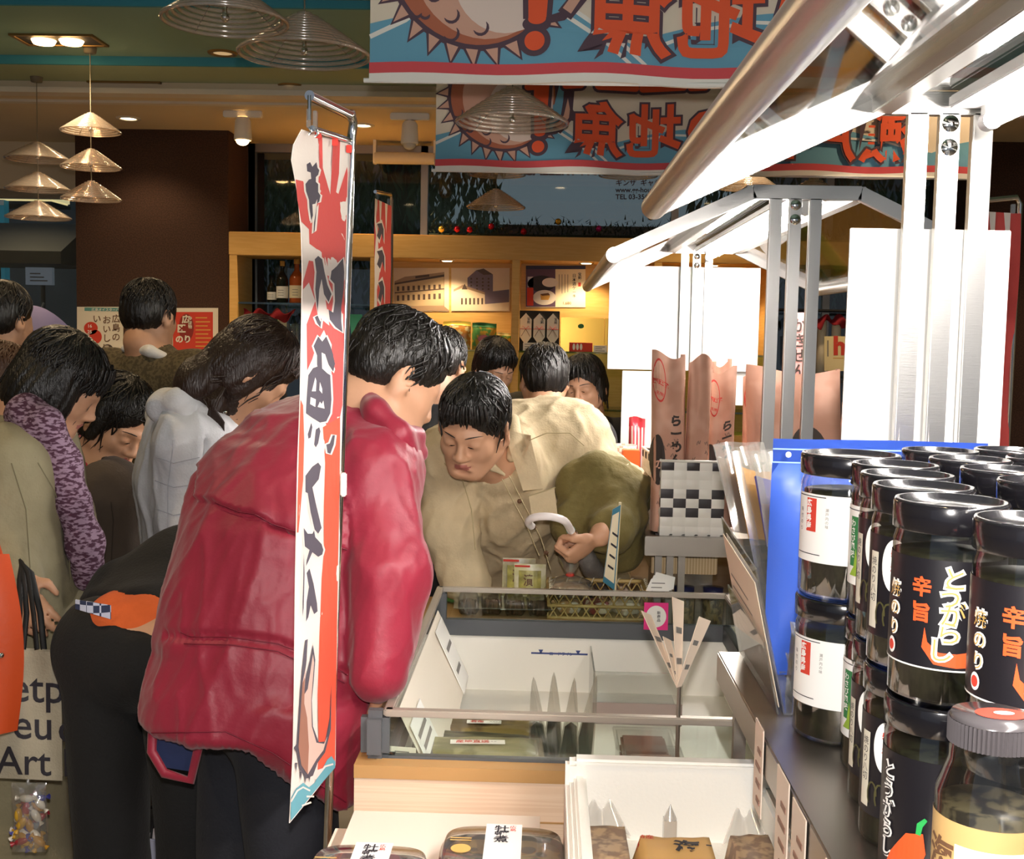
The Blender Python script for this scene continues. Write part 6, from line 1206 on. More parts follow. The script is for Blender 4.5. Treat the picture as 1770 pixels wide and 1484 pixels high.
def normals(V_, F_):
    a = V_[F_[:, 2]] - V_[F_[:, 0]]; b = V_[F_[:, 3]] - V_[F_[:, 1]]; fn = np.cross(a, b); N = np.zeros_like(V_)
    for i in range(4): np.add.at(N, F_[:, i], fn)
    return N / (np.linalg.norm(N, axis=1)[:, None] + 1e-12)
def smooth(V_, F_, n=1):
    for _ in range(n):
        A = np.zeros_like(V_); c = np.zeros(len(V_))
        for i in range(4):
            np.add.at(A, F_[:, i], V_[F_[:, (i + 1) % 4]] + V_[F_[:, i - 1]]); np.add.at(c, F_[:, i], 2)
        V_ = V_ * .4 + .6 * A / np.maximum(c, 1)[:, None]
    return V_
def folds(V_, F_, amp, scale, along=(0, 0, 1), stretch=4.0, seed=0.0, ridge=True, sharp=1.0):
    """Cloth creases: ridged noise drawn out along a direction."""
    N = normals(V_, F_); d = np.array(along, float); d /= np.linalg.norm(d); t = V_ @ d; Q = (V_ - np.outer(t, d) * (1 - 1 / stretch)) * scale + seed
    o = np.empty(len(V_))
    for i, q in enumerate(Q):
        v = noise.noise(q); o[i] = ((max(0, 1 - 2.0 * abs(v)) ** sharp * (1 if sharp == 1 else 1.6)) if ridge else v) + .35 * noise.noise(q * 2.3)
    return V_ + N * (o * amp)[:, None]
def proj(V_):
    c = (np.asarray(V_) - np.array((0, 0, EYE))) @ MC; return CX + F * c[:, 0] / c[:, 2], CY - F * c[:, 1] / c[:, 2]
def step(V_, F_, line, amt, x0, x1, width):
    """Raises the cloth above a seam line (a list of photo points) so that it ends in a real edge; width is the fade in pixels."""
    N = normals(V_, F_); px, py = proj(V_); ly = np.interp(px, [p[0] for p in line], [p[1] for p in line]); d = ly - py; fr = N[:, 1] < .3
    w_ = np.where((d > 0) & (d < width) & (px > x0) & (px < x1) & fr, 1 - d / width, 0); return V_ + N * (w_ * amt)[:, None]
def band(V_, F_, line, half, amt, ripple=0.0):
    N = normals(V_, F_); px, py = proj(V_); ly = np.interp(px, [p[0] for p in line], [p[1] for p in line]); d = np.abs(ly - py); w_ = np.where((d < half) & (N[:, 1] < .4) & (px > line[0][0] - 3) & (px < line[-1][0] + 3), np.cos(d / half * PI / 2), 0); return V_ + N * (w_ * (amt + ripple * np.sin(px * .55)))[:, None]
LAST = {}
def on(px, py, r=9, out=.0015):
    """Point of the last made cloth surface seen at a photo pixel, lifted a little towards the viewer."""
    X_, Y_ = LAST['p']; m = (np.abs(X_ - px) < r) & (np.abs(Y_ - py) < r)
    if not m.any(): return Vector(at(px, py, y=float(LAST['V'][:, 1].min())))
    return Vector(at(px, py, y=float(np.percentile(LAST['V'][m][:, 1], 8)) - out))
def seam(parent, pts, m, r=.0014, name='seam', n=8):
    q = []
    for a, c in zip(pts, pts[1:]):
        for i in range(n): q.append((a[0] + (c[0] - a[0]) * i / n, a[1] + (c[1] - a[1]) * i / n))
    q.append(pts[-1]); b = MB(); b.tube([on(*v) for v in q], r, m, 5); return b.build(name, parent)
def flesh(name, sd, h, mats, parent, fold=None, sm=1, pick=None):
    V_, F_ = sd.mesh(h); V_ = smooth(V_, F_, sm)
    for f in (fold or []): V_ = f(V_, F_) if callable(f) else folds(V_, F_, *f)
    LAST['V'] = V_; LAST['p'] = proj(V_)
    me = bpy.data.meshes.new(name); me.from_pydata(V_.tolist(), [], F_.tolist())
    for m in (mats if isinstance(mats, (list, tuple)) else [mats]): me.materials.append(m)
    if pick is not None: me.polygons.foreach_set('material_index', pick(V_[F_].mean(1)).astype(np.int32))
    me.polygons.foreach_set('use_smooth', [True] * len(me.polygons)); me.update()
    return link(name, me, parent)
M_skin = mat('skin', 'c99878', .5, var=.06, vscale=14, bump=.02, bscale=120); M_lip = mat('lip', 'a9645a', .45); M_lip2 = mat('lip made up', 'b0484e', .4)
M_hair = mat('black hair', '16120f', .38, bump=.4, bscale=40, stretch=(6, 6, 1)); M_hairb = mat('dark brown hair', '2c1c14', .4, bump=.4, bscale=40, stretch=(6, 6, 1)); M_hairr = mat('brown hair', '4a2f1e', .45, bump=.3, bscale=40, stretch=(6, 6, 1))
M_eye = mat('eye white', 'e6e0d8', .2); M_iris = mat('iris', '1d1310', .15)
def basis(fwd, up=(0, 0, 1)):
    f = Vector(fwd).normalized(); u = Vector(up); u = (u - f * u.dot(f)).normalized(); r = f.cross(u)
    return np.array([[r.x, f.x, u.x], [r.y, f.y, u.y], [r.z, f.z, u.z]])
class Head:
    def __init__(s, C, fwd, up=(0, 0, 1), k=1.0, closed=False): s.closed = closed; s.C = np.array(C); s.M = basis(fwd, up); s.k = k
    def w(s, x, y, z): return s.C + s.M @ (np.array((x, y, z)) * s.k)
    def loc(s, P): return (P - s.C) @ s.M / s.k
    def prims(s, S, nb, open_mouth=False):
        w, k, M = s.w, s.k, s.M; E = lambda c, r, kk=.02, cut=False, R_=None: S.ell(w(*c), np.array(r) * k, M if R_ is None else M @ R_, kk * k, cut); Cp = lambda a, b, ra, rb, kk=.015, cut=False: S.cap(w(*a), w(*b), ra * k, rb * k, kk * k, cut)
        Cp((0, -.030, -.045), (0, -.045, -.10), .056, .054, .03); S.cap(w(0, -.045, -.10), nb, .055 * k, .062, .03)
        E((0, -.012, .032), (.075, .095, .085)); E((0, .022, -.040), (.063, .066, .070), .03); E((0, .052, -.088), (.034, .030, .024), .035)
        for x in (-1, 1):
            E((x * .040, .050, -.028), (.026, .028, .026), .025); Cp((x * .062, .0, -.055), (x * .026, .060, -.094), .016, .015, .03)
            Cp((x * .010, .084, .014), (x * .044, .070, .012), .010, .009, .016); E((x * .032, .096, -.006), (.021, .020, .012), .012, True); E((x * .032, .0725 if s.closed else .071, -.006), (.017, .0165, .0135) if s.closed else (.016, .0155, .0125), .006); Cp((x * .019, .084, -.0005), (x * .045, .076, -.003), .0036, .0030, .005); Cp((x * .020, .083, -.016), (x * .043, .076, -.015), .003, .0025, .005)
            E((x * .0135, .094, -.040), (.009, .011, .008), .008)
            R_ = np.array(Matrix.Rotation(-.50 * x, 3, 'Z')); E((x * .083, -.018, -.012), (.008, .024, .036), .006, False, R_); E((x * .090, -.012, -.004), (.005, .012, .019), .004, True, R_); E((x * .079, -.006, -.040), (.007, .010, .012), .006)
        Cp((0, .083, .004), (0, .101, -.034), .008, .0105, .012); E((0, .104, -.036), (.011, .010, .009), .008)
        Cp((-.018, .082, -.063), (0, .090, -.0615), .0050, .0062, .006); Cp((.018, .082, -.063), (0, .090, -.0615), .0050, .0062, .006); Cp((-.015, .081, -.073), (.015, .081, -.073), .0066, .0066, .008); Cp((-.024, .084, -.068), (.024, .084, -.068), .0022, .0022, .003, True); E((0, .082, -.083), (.02, .008, .006), .008, True)
    def lips(s, P): l = s.loc(P); return (((l[:, 0] / .021) ** 2 + ((l[:, 2] + .0675) / .0095) ** 2 < 1) & (l[:, 1] > .076))
    def details(s, parent, brow=M_hair, look=(0, -.4), lids=.55, frown=0.0):
        """Eyes with irises, lash lines and eyebrows."""
        M3 = Matrix(s.M.tolist())
        for x in (-1, 1):
            b = MB(); c = Vector(s.w(x * .032, .0660 if s.closed else .0735, -.0065)); b.ball(c, .0135 * s.k, M_eye, 8, 14); d = M3 @ Vector((look[0], 1, look[1])).normalized(); b.ball(c + d * .0085 * s.k, .0062 * s.k, M_iris, 8, 12); b.build('eye', parent)
            b = MB(); b.tube([s.w(x * (.017 + .030 * t), .0880 - .012 * t * t, -.003 - .006 * lids + (-.003 if s.closed else .004) * math.sin(PI * t)) for t in (0, .25, .5, .75, 1)], [.0008 * s.k, .0016 * s.k, .0018 * s.k, .0016 * s.k, .0007 * s.k], M_iris, 6); b.build('eyelash', parent)
            b = MB(); b.tube([s.w(x * (.012 + .040 * t), .0925 - .020 * t * t, .0175 - frown * .0035 * (1 - t) + .004 * math.sin(PI * t * .9)) for t in (0, .25, .5, .75, 1)], [.0022 * s.k, .0032 * s.k, .0030 * s.k, .0022 * s.k, .0008 * s.k], brow, 6, flat=.5); b.build('eyebrow', parent)
    def hair(s, parent, m, style='short', seed=0, fringe=0, flen=.034):
        w, k, M = s.w, s.k, s.M; S = Sdf(); E = lambda c, r, kk=.02, cut=False: S.ell(w(*c), np.array(r) * k, M, kk * k, cut)
        E((0, -.018, .040), (.085, .104, .092)); E((0, -.055, -.005), (.076, .062, .072), .03)
        if style == 'short':
            E((0, .105, -.040), (.086, .066, .092), .012, True)
            for x in (-1, 1): E((x * .098, -.004, -.026), (.032, .040, .050), .008, True)
            S.half(w(0, -.06, -.066), M @ np.array((0, .25, -1.0)), .02)
        elif style == 'bob':
            E((0, -.04, -.05), (.094, .080, .085), .03)
            for x in (-1, 1): E((x * .070, .0, -.045), (.030, .060, .082), .03)
            E((0, .112, -.046), (.066, .068, .096), .012, True); S.half(w(0, 0, -.128), M @ np.array((0, .15, -1.0)), .02)
        elif style in ('long', 'bun', 'tail'):
            E((0, .108, -.040), (.078, .066, .094), .012, True)
            for x in (-1, 1): E((x * .074, -.015, -.02), (.018, .045, .065), .03)
            if style == 'long': E((0, -.062, -.05), (.074, .055, .085), .03); S.chain([w(0, -.05, -.01), w(0, -.05, -.02) + np.array((0, 0, -.07)), w(0, -.05, -.02) + np.array((0, 0, -.15))], [.062 * k, .058 * k, .035 * k], .03)
            else:
                S.half(w(0, -.06, -.085), M @ np.array((0, .3, -1.0)), .02)
                if style == 'bun': E((0, -.115, .03), (.042, .038, .04), .012)
                else: S.chain([w(.03, -.10, -.03), w(.05, -.12, -.10), w(.05, -.10, -.18)], [.032 * k, .036 * k, .015 * k], .02)
        V_, F_ = S.mesh(.0055 * k); V_ = smooth(V_, F_, 1); N = normals(V_, F_); L = s.loc(V_); o = np.empty(len(V_))
        for i, l in enumerate(L):
            a = math.atan2(l[0], l[1] + .03); o[i] = noise.noise((a * 11 + seed, l[2] * 9, (l[1] + l[0]) * 10)) * .0045 + noise.noise((a * 30 + seed, l[2] * 14, 3.0)) * .0022
        V_ = V_ + N * (o * k)[:, None]; b = MB(); b.add([Vector(v) for v in V_], F_.tolist(), m, True)
        rr = random.Random(seed + 5)
        for i in range(260 if style != 'short' else 200):
            a = rr.uniform(-PI, PI); e0 = rr.uniform(.1, 1.2); ln = rr.uniform(.5, 1.0) * (1.0 if style == 'short' else 1.6); pts = []
            if abs(a) < .75 and style != 'bob': e0 += .35; ln = min(ln, .55 + .2 * (style == 'short'))
            for q in range(6):
                e = e0 - ln * q / 5; e = max(e, .26) if abs(a) < .85 and style != 'bob' else e; aa = a + .12 * math.sin(q + i); r_ = 1.015 + .012 * math.sin(i * 3.1)
                ce = math.cos(max(e, -.25)) ; z = .040 + .094 * math.sin(max(e, -.4)) + min(0, e + .4) * .11; pts.append(w(.087 * ce * math.sin(aa) * r_, -.018 + .106 * ce * math.cos(aa) * r_, z))
            b.tube(pts, [.0012 * k, .0026 * k, .0028 * k, .0026 * k, .002 * k, .0006 * k], m, 4, False)
        for i in range(fringe):
            a = -.75 + 1.5 * i / max(1, fringe - 1) + rr.uniform(-.05, .05); pts = [w(.080 * math.sin(a) * g, .086 * math.cos(a) * g + .004, zz + rr.uniform(-.006, .006)) for g, zz in ((.93, .094), (1.03, .076), (1.065, .060), (1.06, flen + rr.uniform(-.010, .008)))]; b.tube(pts, [.004 * k, .005 * k, .004 * k, .0008 * k], m, 5, False)
        return b.build('hair', parent)
def hand(S, W_, d, n, side, curl=(.5, .6, .5), k=1.0, thumb=.7):
    """Palm, four fingers of their own length and a thumb from the side of the palm. d along the hand, n out of the palm, side towards the thumb."""
    W_, d, n, sd = [np.array(v, float) for v in (W_, d, n, side)]; d /= np.linalg.norm(d); n -= d * n.dot(d); n /= np.linalg.norm(n); q = np.cross(d, n); sd = q if q.dot(sd) > 0 else -q
    S.ell(W_ + d * .046 * k, np.array((.040, .050, .015)) * k, np.stack([sd, d, n], 1), .012)
    for i, (o, ln) in enumerate(((.030, .070), (.010, .079), (-.010, .073), (-.029, .057))):
        p = W_ + (d * (.084 - .004 * abs(i - 1)) + sd * o) * k; a = 0.0; dirn = d
        for j, (fr, r0, r1) in enumerate(((.46, .0095, .0088), (.30, .0088, .0080), (.24, .0080, .0066))):
            a += curl[j] * (1 + .06 * i); v = d * math.cos(a) + n * math.sin(a); e = p + v * ln * fr * k; S.cap(p, e, r0 * k, r1 * k, .004); p = e
    b = W_ + (d * .022 + sd * .034) * k; v1 = d * .75 + sd * .6 + n * .35; v1 /= np.linalg.norm(v1); m = b + v1 * .036 * k; v2 = d * .8 + sd * (.3 - thumb * .5) + n * (.3 + thumb * .6); v2 /= np.linalg.norm(v2); S.chain([W_ + d * .02 * k + sd * .018 * k, b, m, m + v2 * .030 * k], [.014 * k, .0125 * k, .010 * k, .0075 * k], .008)
class Person:
    def __init__(s, label, head, nb, chest, pelvis, axis, sw=.18, hipw=.085, arms=None, legs=None, base=None, k=1.0):
        V = lambda p: np.array(p, float)
        s.h = head; s.nb, s.chest, s.pelvis = V(nb), V(chest), V(pelvis); a = V(axis); a /= np.linalg.norm(a); s.ax = a
        up = s.nb - s.pelvis; up /= np.linalg.norm(up)
        s.sh = [s.nb - up * .055 - a * sw, s.nb - up * .055 + a * sw]; s.hip = [s.pelvis - a * hipw, s.pelvis + a * hipw]
        s.arm = []
        for i in (0, 1):
            g = (arms or {}).get(i)
            if g is None: e = s.sh[i] + np.array((0, 0, -.28)) + a * (.03 if i else -.03); wr = e + np.array((0, -.03, -.24)); g = (e, wr)
            if len(g) == 3: s.sh[i] = V(g[0]); g = g[1:]
            s.arm.append((V(g[0]), V(g[1])))
        s.leg = []
        for i in (0, 1):
            g = (legs or {}).get(i)
            if g is None: hp = s.hip[i]; fz = np.array((hp[0], hp[1], .09)); g = ((hp + fz) / 2 + np.array((0, 0, .01)), fz)
            s.leg.append((V(g[0]), V(g[1])))
        b = base or ((s.leg[0][1] + s.leg[1][1]) / 2 * np.array((1, 1, 0)))
        s.root = thing('person', label, 'person', b)
    def body(s, h=.009, hands=(None, None), lips=M_lip):
        S = Sdf(); s.h.prims(S, s.nb + np.array((0, 0, -.02)))
        for i in (0, 1):
            S.cap(s.sh[i], s.hip[i], .075, .085, .06); S.chain([s.nb, s.sh[i]], [.06, .055], .04); S.chain([s.sh[i], s.arm[i][0], s.arm[i][1]], [.050, .040, .028], .03); S.chain([s.hip[i], s.leg[i][0], s.leg[i][1]], [.082, .055, .038], .04)
            f = s.leg[i][1]; fw = np.cross(np.array((0, 0, 1.0)), s.ax); S.cap(f + np.array((0, 0, -.055)), f + fw * .13 + np.array((0, 0, -.062)), .028, .022, .03)
            g = hands[i]
            if g is None: dd = s.arm[i][1] - s.arm[i][0]; dd /= np.linalg.norm(dd); g = dict(d=dd, n=(s.ax if i == 0 else -s.ax), side=fw)
            hand(S, s.arm[i][1] + np.array(g['d']) / np.linalg.norm(g['d']) * .012, g['d'], g['n'], g['side'], g.get('curl', (.35, .45, .35)), g.get('k', 1.0), g.get('thumb', .5))
        S.cap(s.nb, s.chest, .08, .10, .05); S.cap(s.chest, s.pelvis, .10, .10, .06)
        return flesh('body', S, h, [M_skin, lips], s.root, None, 1, lambda P: s.h.lips(P))
    def torso(s, S, r=.11, k=.03, hem=None, hr=.13, belly=None):
        for i in (0, 1): S.cap(s.sh[i], s.hip[i], r * .82, r * .95, k)
        S.cap(s.sh[0], s.sh[1], r * .72, r * .72, k); S.cap(s.chest, s.pelvis, r * 1.12, r * 1.1 if belly is None else belly, k); S.cap(s.nb, s.chest, r * .75, r * 1.1, k)
        if hem is not None:
            for i in (0, 1):
                d = np.array(hem, float) - s.pelvis; S.cap(s.hip[i], s.hip[i] + d, r, hr, k)
    def sleeve(s, S, i, r0=.075, r1=.062, r2=.050, k=.03, end=1.0):
        e, w = s.arm[i]; S.chain([s.sh[i], e, e + (w - e) * end], [r0, r1, r2], k)
    def trousers(s, m, r=.10, r1=.075, r2=.065, h=.011, name='trousers', amp=.004):
        S = Sdf(); S.cap(s.hip[0], s.hip[1], r * 1.12, r * 1.12, .05); up = s.chest - s.pelvis; up /= np.linalg.norm(up); S.cap(s.pelvis, s.pelvis + up * .10, r * 1.25, r * 1.2, .05)
        for i in (0, 1): S.chain([s.hip[i], s.leg[i][0], s.leg[i][1] + np.array((0, 0, -.02))], [r * 1.02, r1, r2], .03)
        return flesh(name, S, h, m, s.root, [(amp, 9, (0, 0, 1), 2.5, 1.0)])
    def shoes(s, m=None):
        fw = np.cross(np.array((0, 0, 1.0)), s.ax)
        for i in (0, 1):
            S = Sdf(); f = s.leg[i][1] * np.array((1, 1, 0)); S.cap(f + np.array((0, 0, .045)), f + fw * .15 + np.array((0, 0, .036)), .045, .036, .02); S.cap(f + np.array((0, 0, .045)), f + np.array((0, 0, .09)), .045, .045, .02); S.half(f + np.array((0, 0, .002)), (0, 0, -1)); flesh('shoe', S, .009, m or M_black, s.root)
# ------------------------------------------------------------------ the shoppers
def cloth(name, c, rough=.85, b=.15, bs=160, sheen=.03): return mat(name, c, rough, var=.06, vscale=30, bump=b, bscale=bs, sheen=sheen)
C_beige = cloth('beige shirt', 'cdb995'); C_olive = cloth('olive coat', '6f6234', .9, .3, 60); C_jean = cloth('blue jeans', '3a4c6e'); C_red = mat('red nylon', '8f1b34', .50, var=.05, vscale=10, bump=.06, bscale=120, sheen=.2); C_navy = cloth('navy trousers', '1a1c25'); C_blk = cloth('black wool', '0d0d10'); C_blk2 = cloth('black trousers', '0b0b0d')
C_khaki = cloth('khaki coat', '8d8468'); C_scarf = two_tone('purple knit', '4c2a3e', '9a8094', 'NOISE', 70, .9, (1, 1, 2.5)); C_brown = cloth('dark brown coat', '4a3e34'); C_pink = cloth('pink turtleneck', 'd97f80'); C_rsw = cloth('red sweater', 'b02a34'); C_tweed = two_tone('brown tweed', '4e4430', '665a40', 'NOISE', 90, .95); C_white = cloth('white quilted', 'd6d6da', .6); C_orange = cloth('orange shirt', 'd9622a'); C_shirt = cloth('white collar', 'e6e2dc'); C_dol = cloth('dark olive top', '3c3626')
J = lambda px, py, y: np.array(at(px, py, y=y)[:])

# the man in the beige shirt, bent over the freezer towards the camera
hd = Head(J(818, 738, 2.88), (-.26, -.84, -.36), (.10, 0, 1), 1.0, True)
p = Person('person in a beige shirt bending over the freezer, holding a white hooked umbrella', hd, J(872, 800, 3.05), J(890, 850, 3.17), J(905, 1005, 3.42), (1, .12, .05), .20, .085,
           {0: (J(783, 805, 3.08), J(776, 915, 3.04), J(803, 1000, 3.03)), 1: (J(985, 770, 3.19), J(1075, 850, 3.08), J(1040, 925, 2.86))})
A_ = J(1050, 1012, 3.22) - J(990, 905, 2.82); A_ /= np.linalg.norm(A_); dd = np.array((-.75, -.55, -.2)); dd -= A_ * dd.dot(A_); nn = np.cross(dd, A_); nn = nn if nn[1] > 0 else -nn
HB = J(1038, 925, 2.85)
p.arm[1] = (p.arm[1][0], HB)
p.body(.0046, (dict(d=(.5, .5, -.5), n=(0, -.3, -1), side=(1, 0, 0), curl=(.5, .5, .4)), dict(d=dd, n=nn, side=-A_, curl=(1.25, 1.35, .8), thumb=1.2)))
hd.details(p.root, look=(-.1, -.55), lids=1.0, frown=1.0)
hd.hair(p.root, M_hair, 'short', 3, 34, .052)
S = Sdf(); p.torso(S, .125, .04); S.cap(p.chest + np.array((.02, .06, .06)), p.chest + np.array((.12, .10, .05)), .13, .12, .06); S.ell(J(935, 745, 3.24), (.15, .12, .085), None, .06); p.sleeve(S, 0, .080, .066, .055); p.sleeve(S, 1, .080, .062, .05, .03, .25)
S.cap(J(803, 1002, 3.03), J(800, 992, 3.03), .052, .05, .02); S.cap(hd.w(0, -.03, -.08), p.nb + np.array((-.02, -.06, .04)), .060, .072, .01, True); S.cap(J(855, 790, 2.93), J(868, 815, 2.94), .024, .006, .01, True)
S.half(p.pelvis + np.array((0, 0, .03)), (0, .25, -1), .01)
flesh('shirt', S, .0075, C_beige, p.root, [(.0075, 8, (-.35, 0, -1), 3.5, 4.0), (.0055, 15, (-.5, 0, -1), 5, 8.0, True, 2.2), (.0022, 34, (.4, 0, -1), 3, 1.0)])
S = Sdf(); S.chain([J(884, 790, 2.945), J(890, 755, 2.995), J(888, 725, 3.045)], [.014, .018, .016], .01); S.chain([J(872, 820, 2.930), J(850, 806, 2.920), J(838, 806, 2.925)], [.006, .010, .008], .012)
flesh('collar', S, .006, C_beige, p.root)
b = MB(); b.grid(lambda u, v: on(870 + 46 * u + 34 * v - 12 * u * v, 742 + 10 * u + 106 * v - 14 * u * v, 9, .010 + .004 * math.sin(PI * u)), 8, 12, C_beige, True, -.003); b.build('collar_flap', p.root)
M_bseam = mat('beige seam', 'b8a67f', .9)
for px, py in [(898, 866), (923, 911), (944, 955)]:
    b = MB(); c = on(px, py); b.lathe([(0, .0025), (.0055, .002), (.0062, -.001)], c, M_brown, 14, Matrix.Rotation(PI / 2, 3, 'X')); b.build('button', p.root)
for q in ([(880, 822), (910, 880), (935, 930), (952, 985)], [(868, 828), (888, 868), (912, 912), (932, 960)], [(905, 765), (945, 748), (985, 748), (1010, 770)], [(768, 800), (800, 830), (815, 880), (822, 950)]): seam(p.root, q, M_bseam)
b = MB(); g = lambda X_, Y_: on(X_, -Y_, 9, .003); b.grid(lambda u, v: g(914 + 44 * u + 6 * v, -(856 + 42 * v - 14 * u * (1 - v * .6))), 8, 8, C_beige, True, -.0015); b.build('chest_pocket', p.root)
seam(p.root, [(913, 857), (936, 850), (960, 842)], M_bseam, .0016)
p.trousers(C_jean); p.shoes()
b = MB(); b.tube([J(832, 985, 3.30), J(880, 992, 3.26), J(930, 988, 3.27), J(985, 975, 3.32)], .014, M_black, 8, flat=.5); b.build('belt', p.root)
# the olive coat over his forearm
S = Sdf(); S.chain([J(1000, 840, 3.06), J(1045, 875, 3.04), J(1060, 935, 3.02)], [.055, .080, .06], .03); S.chain([J(1000, 865, 3.02), J(992, 905, 2.99), J(1050, 915, 2.97)], [.036, .046, .045], .03); S.chain([J(1067, 840, 3.07), J(1062, 910, 3.05), J(1078, 955, 3.05)], [.048, .060, .042], .03); S.cap(J(1030, 815, 3.05), J(1066, 835, 3.07), .045, .045, .03); S.chain([J(1075, 850, 3.08), J(1050, 905, 2.96)], [.075, .055], .03); S.cap(HB - dd * .005 + np.array((.02, .04, 0)), HB + np.array((.06, .14, .02)), .050, .055, .02); S.cap(HB + dd * .03, HB + dd * .12, .040, .045, .012, True)
V_, F_ = S.mesh(.008); V_ = folds(smooth(V_, F_, 2), F_, .012, 11, (.5, 0, .8), 3, 2.0); V_ = folds(V_, F_, .004, 30, (.5, 0, .8), 2, 5.0); b = MB(); b.add([Vector(v) for v in V_], F_.tolist(), C_olive, True); solo(b, 'folded_coat', 'crumpled olive coat hanging over the forearm of the person in the beige shirt', 'coat')
# the umbrella in his fist
t = thing('umbrella', 'furled umbrella with a white hooked handle in the fist of the beige shirted person', 'umbrella', Vector(J(1052, 1015, 2.82)))
g0 = HB + dd / np.linalg.norm(dd) * .055 + nn / np.linalg.norm(nn) * .026; top = g0 - A_ * .075; ux = np.array((-1, -.1, .12)); ux -= A_ * ux.dot(A_); ux /= np.linalg.norm(ux)
b = MB(); R_ = .047; b.tube([Vector(top), Vector(top - A_ * .03)] + [Vector(top - A_ * (.045 + R_ * math.sin(a)) + ux * (R_ - R_ * math.cos(a))) for a in [PI * i / 12 * 1.12 for i in range(13)]], .0095, mat('handle white', 'efe6e4', .35), 12); b.build('hook_handle', t)
b = MB(); b.cyl(Vector(top + A_ * .028), Vector(top), .0115, M_chrome); b.ball(Vector(top + A_ * .026), .014, M_chrome, 8, 14); b.build('ferrule', t)
b = MB(); b.cyl(Vector(top), Vector(g0 + A_ * .50), .005, M_chrome, seg=10); b.build('shaft', t)
b = MB(); b.tube([Vector(g0 + A_ * q) for q in (.055, .08, .2, .36, .46)], [.012, .022, .030, .022, .006], mat('grey umbrella cloth', '8d8884', .5, var=.15, vscale=40, bump=.3, bscale=40), 14); b.build('furled_cloth', t)

# the person in the red nylon jacket, seen from behind
hd = Head(J(688, 648, 2.22), (.70, .42, -.55), (.28, .1, 1), .95)
p = Person('person in a dark red nylon jacket bending towards the freezer, seen from behind', hd, J(640, 735, 2.20), J(560, 880, 2.16), J(455, 1200, 2.11), (.55, -.80, -.12), .17, .09,
           {1: (J(648, 815, 2.09), J(670, 990, 2.00), J(652, 1160, 1.955)), 0: (J(570, 780, 2.30), J(600, 960, 2.24), J(600, 1090, 2.2))}, {0: (J(415, 1620, 2.12), np.array((-.60, 2.15, .09))), 1: (J(520, 1620, 2.02), np.array((-.42, 2.02, .09)))})
p.body(.0065, (None, dict(d=(.15, .75, -.6), n=(-1, .2, 0), side=(.3, -1, 0), curl=(.9, .9, .5))))
hd.hair(p.root, M_hair, 'short', 8)
S = Sdf(); rows = []
for py, L_, R_, y, d in [(668, 580, 640, 2.24, .05), (690, 512, 690, 2.22, .085), (720, 450, 706, 2.20, .11), (770, 386, 712, 2.17, .135), (830, 349, 706, 2.15, .15), (900, 326, 690, 2.12, .16), (1000, 303, 672, 2.09, .16), (1100, 278, 655, 2.06, .155), (1120, 282, 652, 2.05, .15), (1150, 268, 650, 2.05, .155), (1185, 256, 642, 2.04, .155), (1225, 250, 636, 2.03, .152), (1240, 256, 630, 2.02, .140), (1246, 272, 622, 2.02, .12)]:
    a, c = J(L_, py, y), J(R_, py, y); rows.append((a[2] * .5 + c[2] * .5, (a[0] + c[0]) / 2, y, (c[0] - a[0]) / 2, d))
S.loft(rows, .02); p.sleeve(S, 1, .074, .066, .047, .022); S.cap(J(648, 815, 2.09), J(600, 800, 2.14), .074, .07, .04)
S.cap(hd.w(0, -.03, -.06), p.nb + np.array((.01, 0, .03)), .058, .058, .01, True)
tail = []
for py, L_, R_, y, d in [(1190, 380, 638, 2.03, .145), (1242, 396, 631, 2.02, .138), (1286, 470, 625, 2.01, .12), (1330, 535, 618, 2.0, .09), (1375, 585, 612, 1.98, .05)]:
    a, c = J(L_, py, y), J(R_, py, y); tail.append((a[2] * .5 + c[2] * .5, (a[0] + c[0]) / 2, y, (c[0] - a[0]) / 2, d))
S.loft(tail, .01)
for a, c in (((330, 1100), (480, 1112)), ((480, 1112), (590, 1165))): S.cap(J(*a, 1.865), J(*c, 1.85), .010, .010, .02, True)
S.chain([J(372, 868, 1.99), J(412, 880, 1.97), J(470, 905, 1.965), J(545, 930, 1.98)], [.008, .008, .008, .007], .012, True)
YOKE = [(340, 862), (372, 868), (412, 884), (440, 888), (470, 905), (540, 928), (600, 950)]; WAIST = [(285, 1098), (330, 1100), (400, 1101), (480, 1112), (540, 1135), (600, 1165)]
flesh('jacket', S, .0062, C_red, p.root, [(.005, 6.5, (.30, -.1, 1), 4, 7.0), (.0050, 8, (.25, 0, 1), 7, 3.0, True, 3.0), (.0022, 18, (-.15, 0, 1), 6, 5.0, True, 2.5), (.0012, 34, (.5, 0, 1), 4, 1.0, True, 2.0), lambda V, F_: step(V, F_, YOKE, .014, 345, 600, 130), lambda V, F_: band(V, F_, WAIST, 14, -.007, .002), lambda V, F_: band(V, F_, [(256, 1280), (300, 1283), (390, 1283), (600, 1398)], 16, .002, .002)])
M_seam = mat('red seam', '76152d', .55)
for q in (YOKE[1:], [(312, 1092)] + WAIST[1:], [(318, 1112), (400, 1114), (480, 1125), (596, 1180)], [(262, 1266), (390, 1264), (470, 1300), (598, 1386)]): seam(p.root, q, M_seam, .0012)
S = Sdf(); q = [J(610, 655, 2.24), J(650, 712, 2.10), J(690, 750, 2.08), J(722, 752, 2.14)]; S.chain(q, [.018, .022, .022, .014], .015); S.chain([v + np.array((.0, .01, -.035)) for v in q], [.022, .026, .026, .018], .02); flesh('collar', S, .006, C_red, p.root, [(.003, 20, (1, 0, -.6), 3, 1.0)])
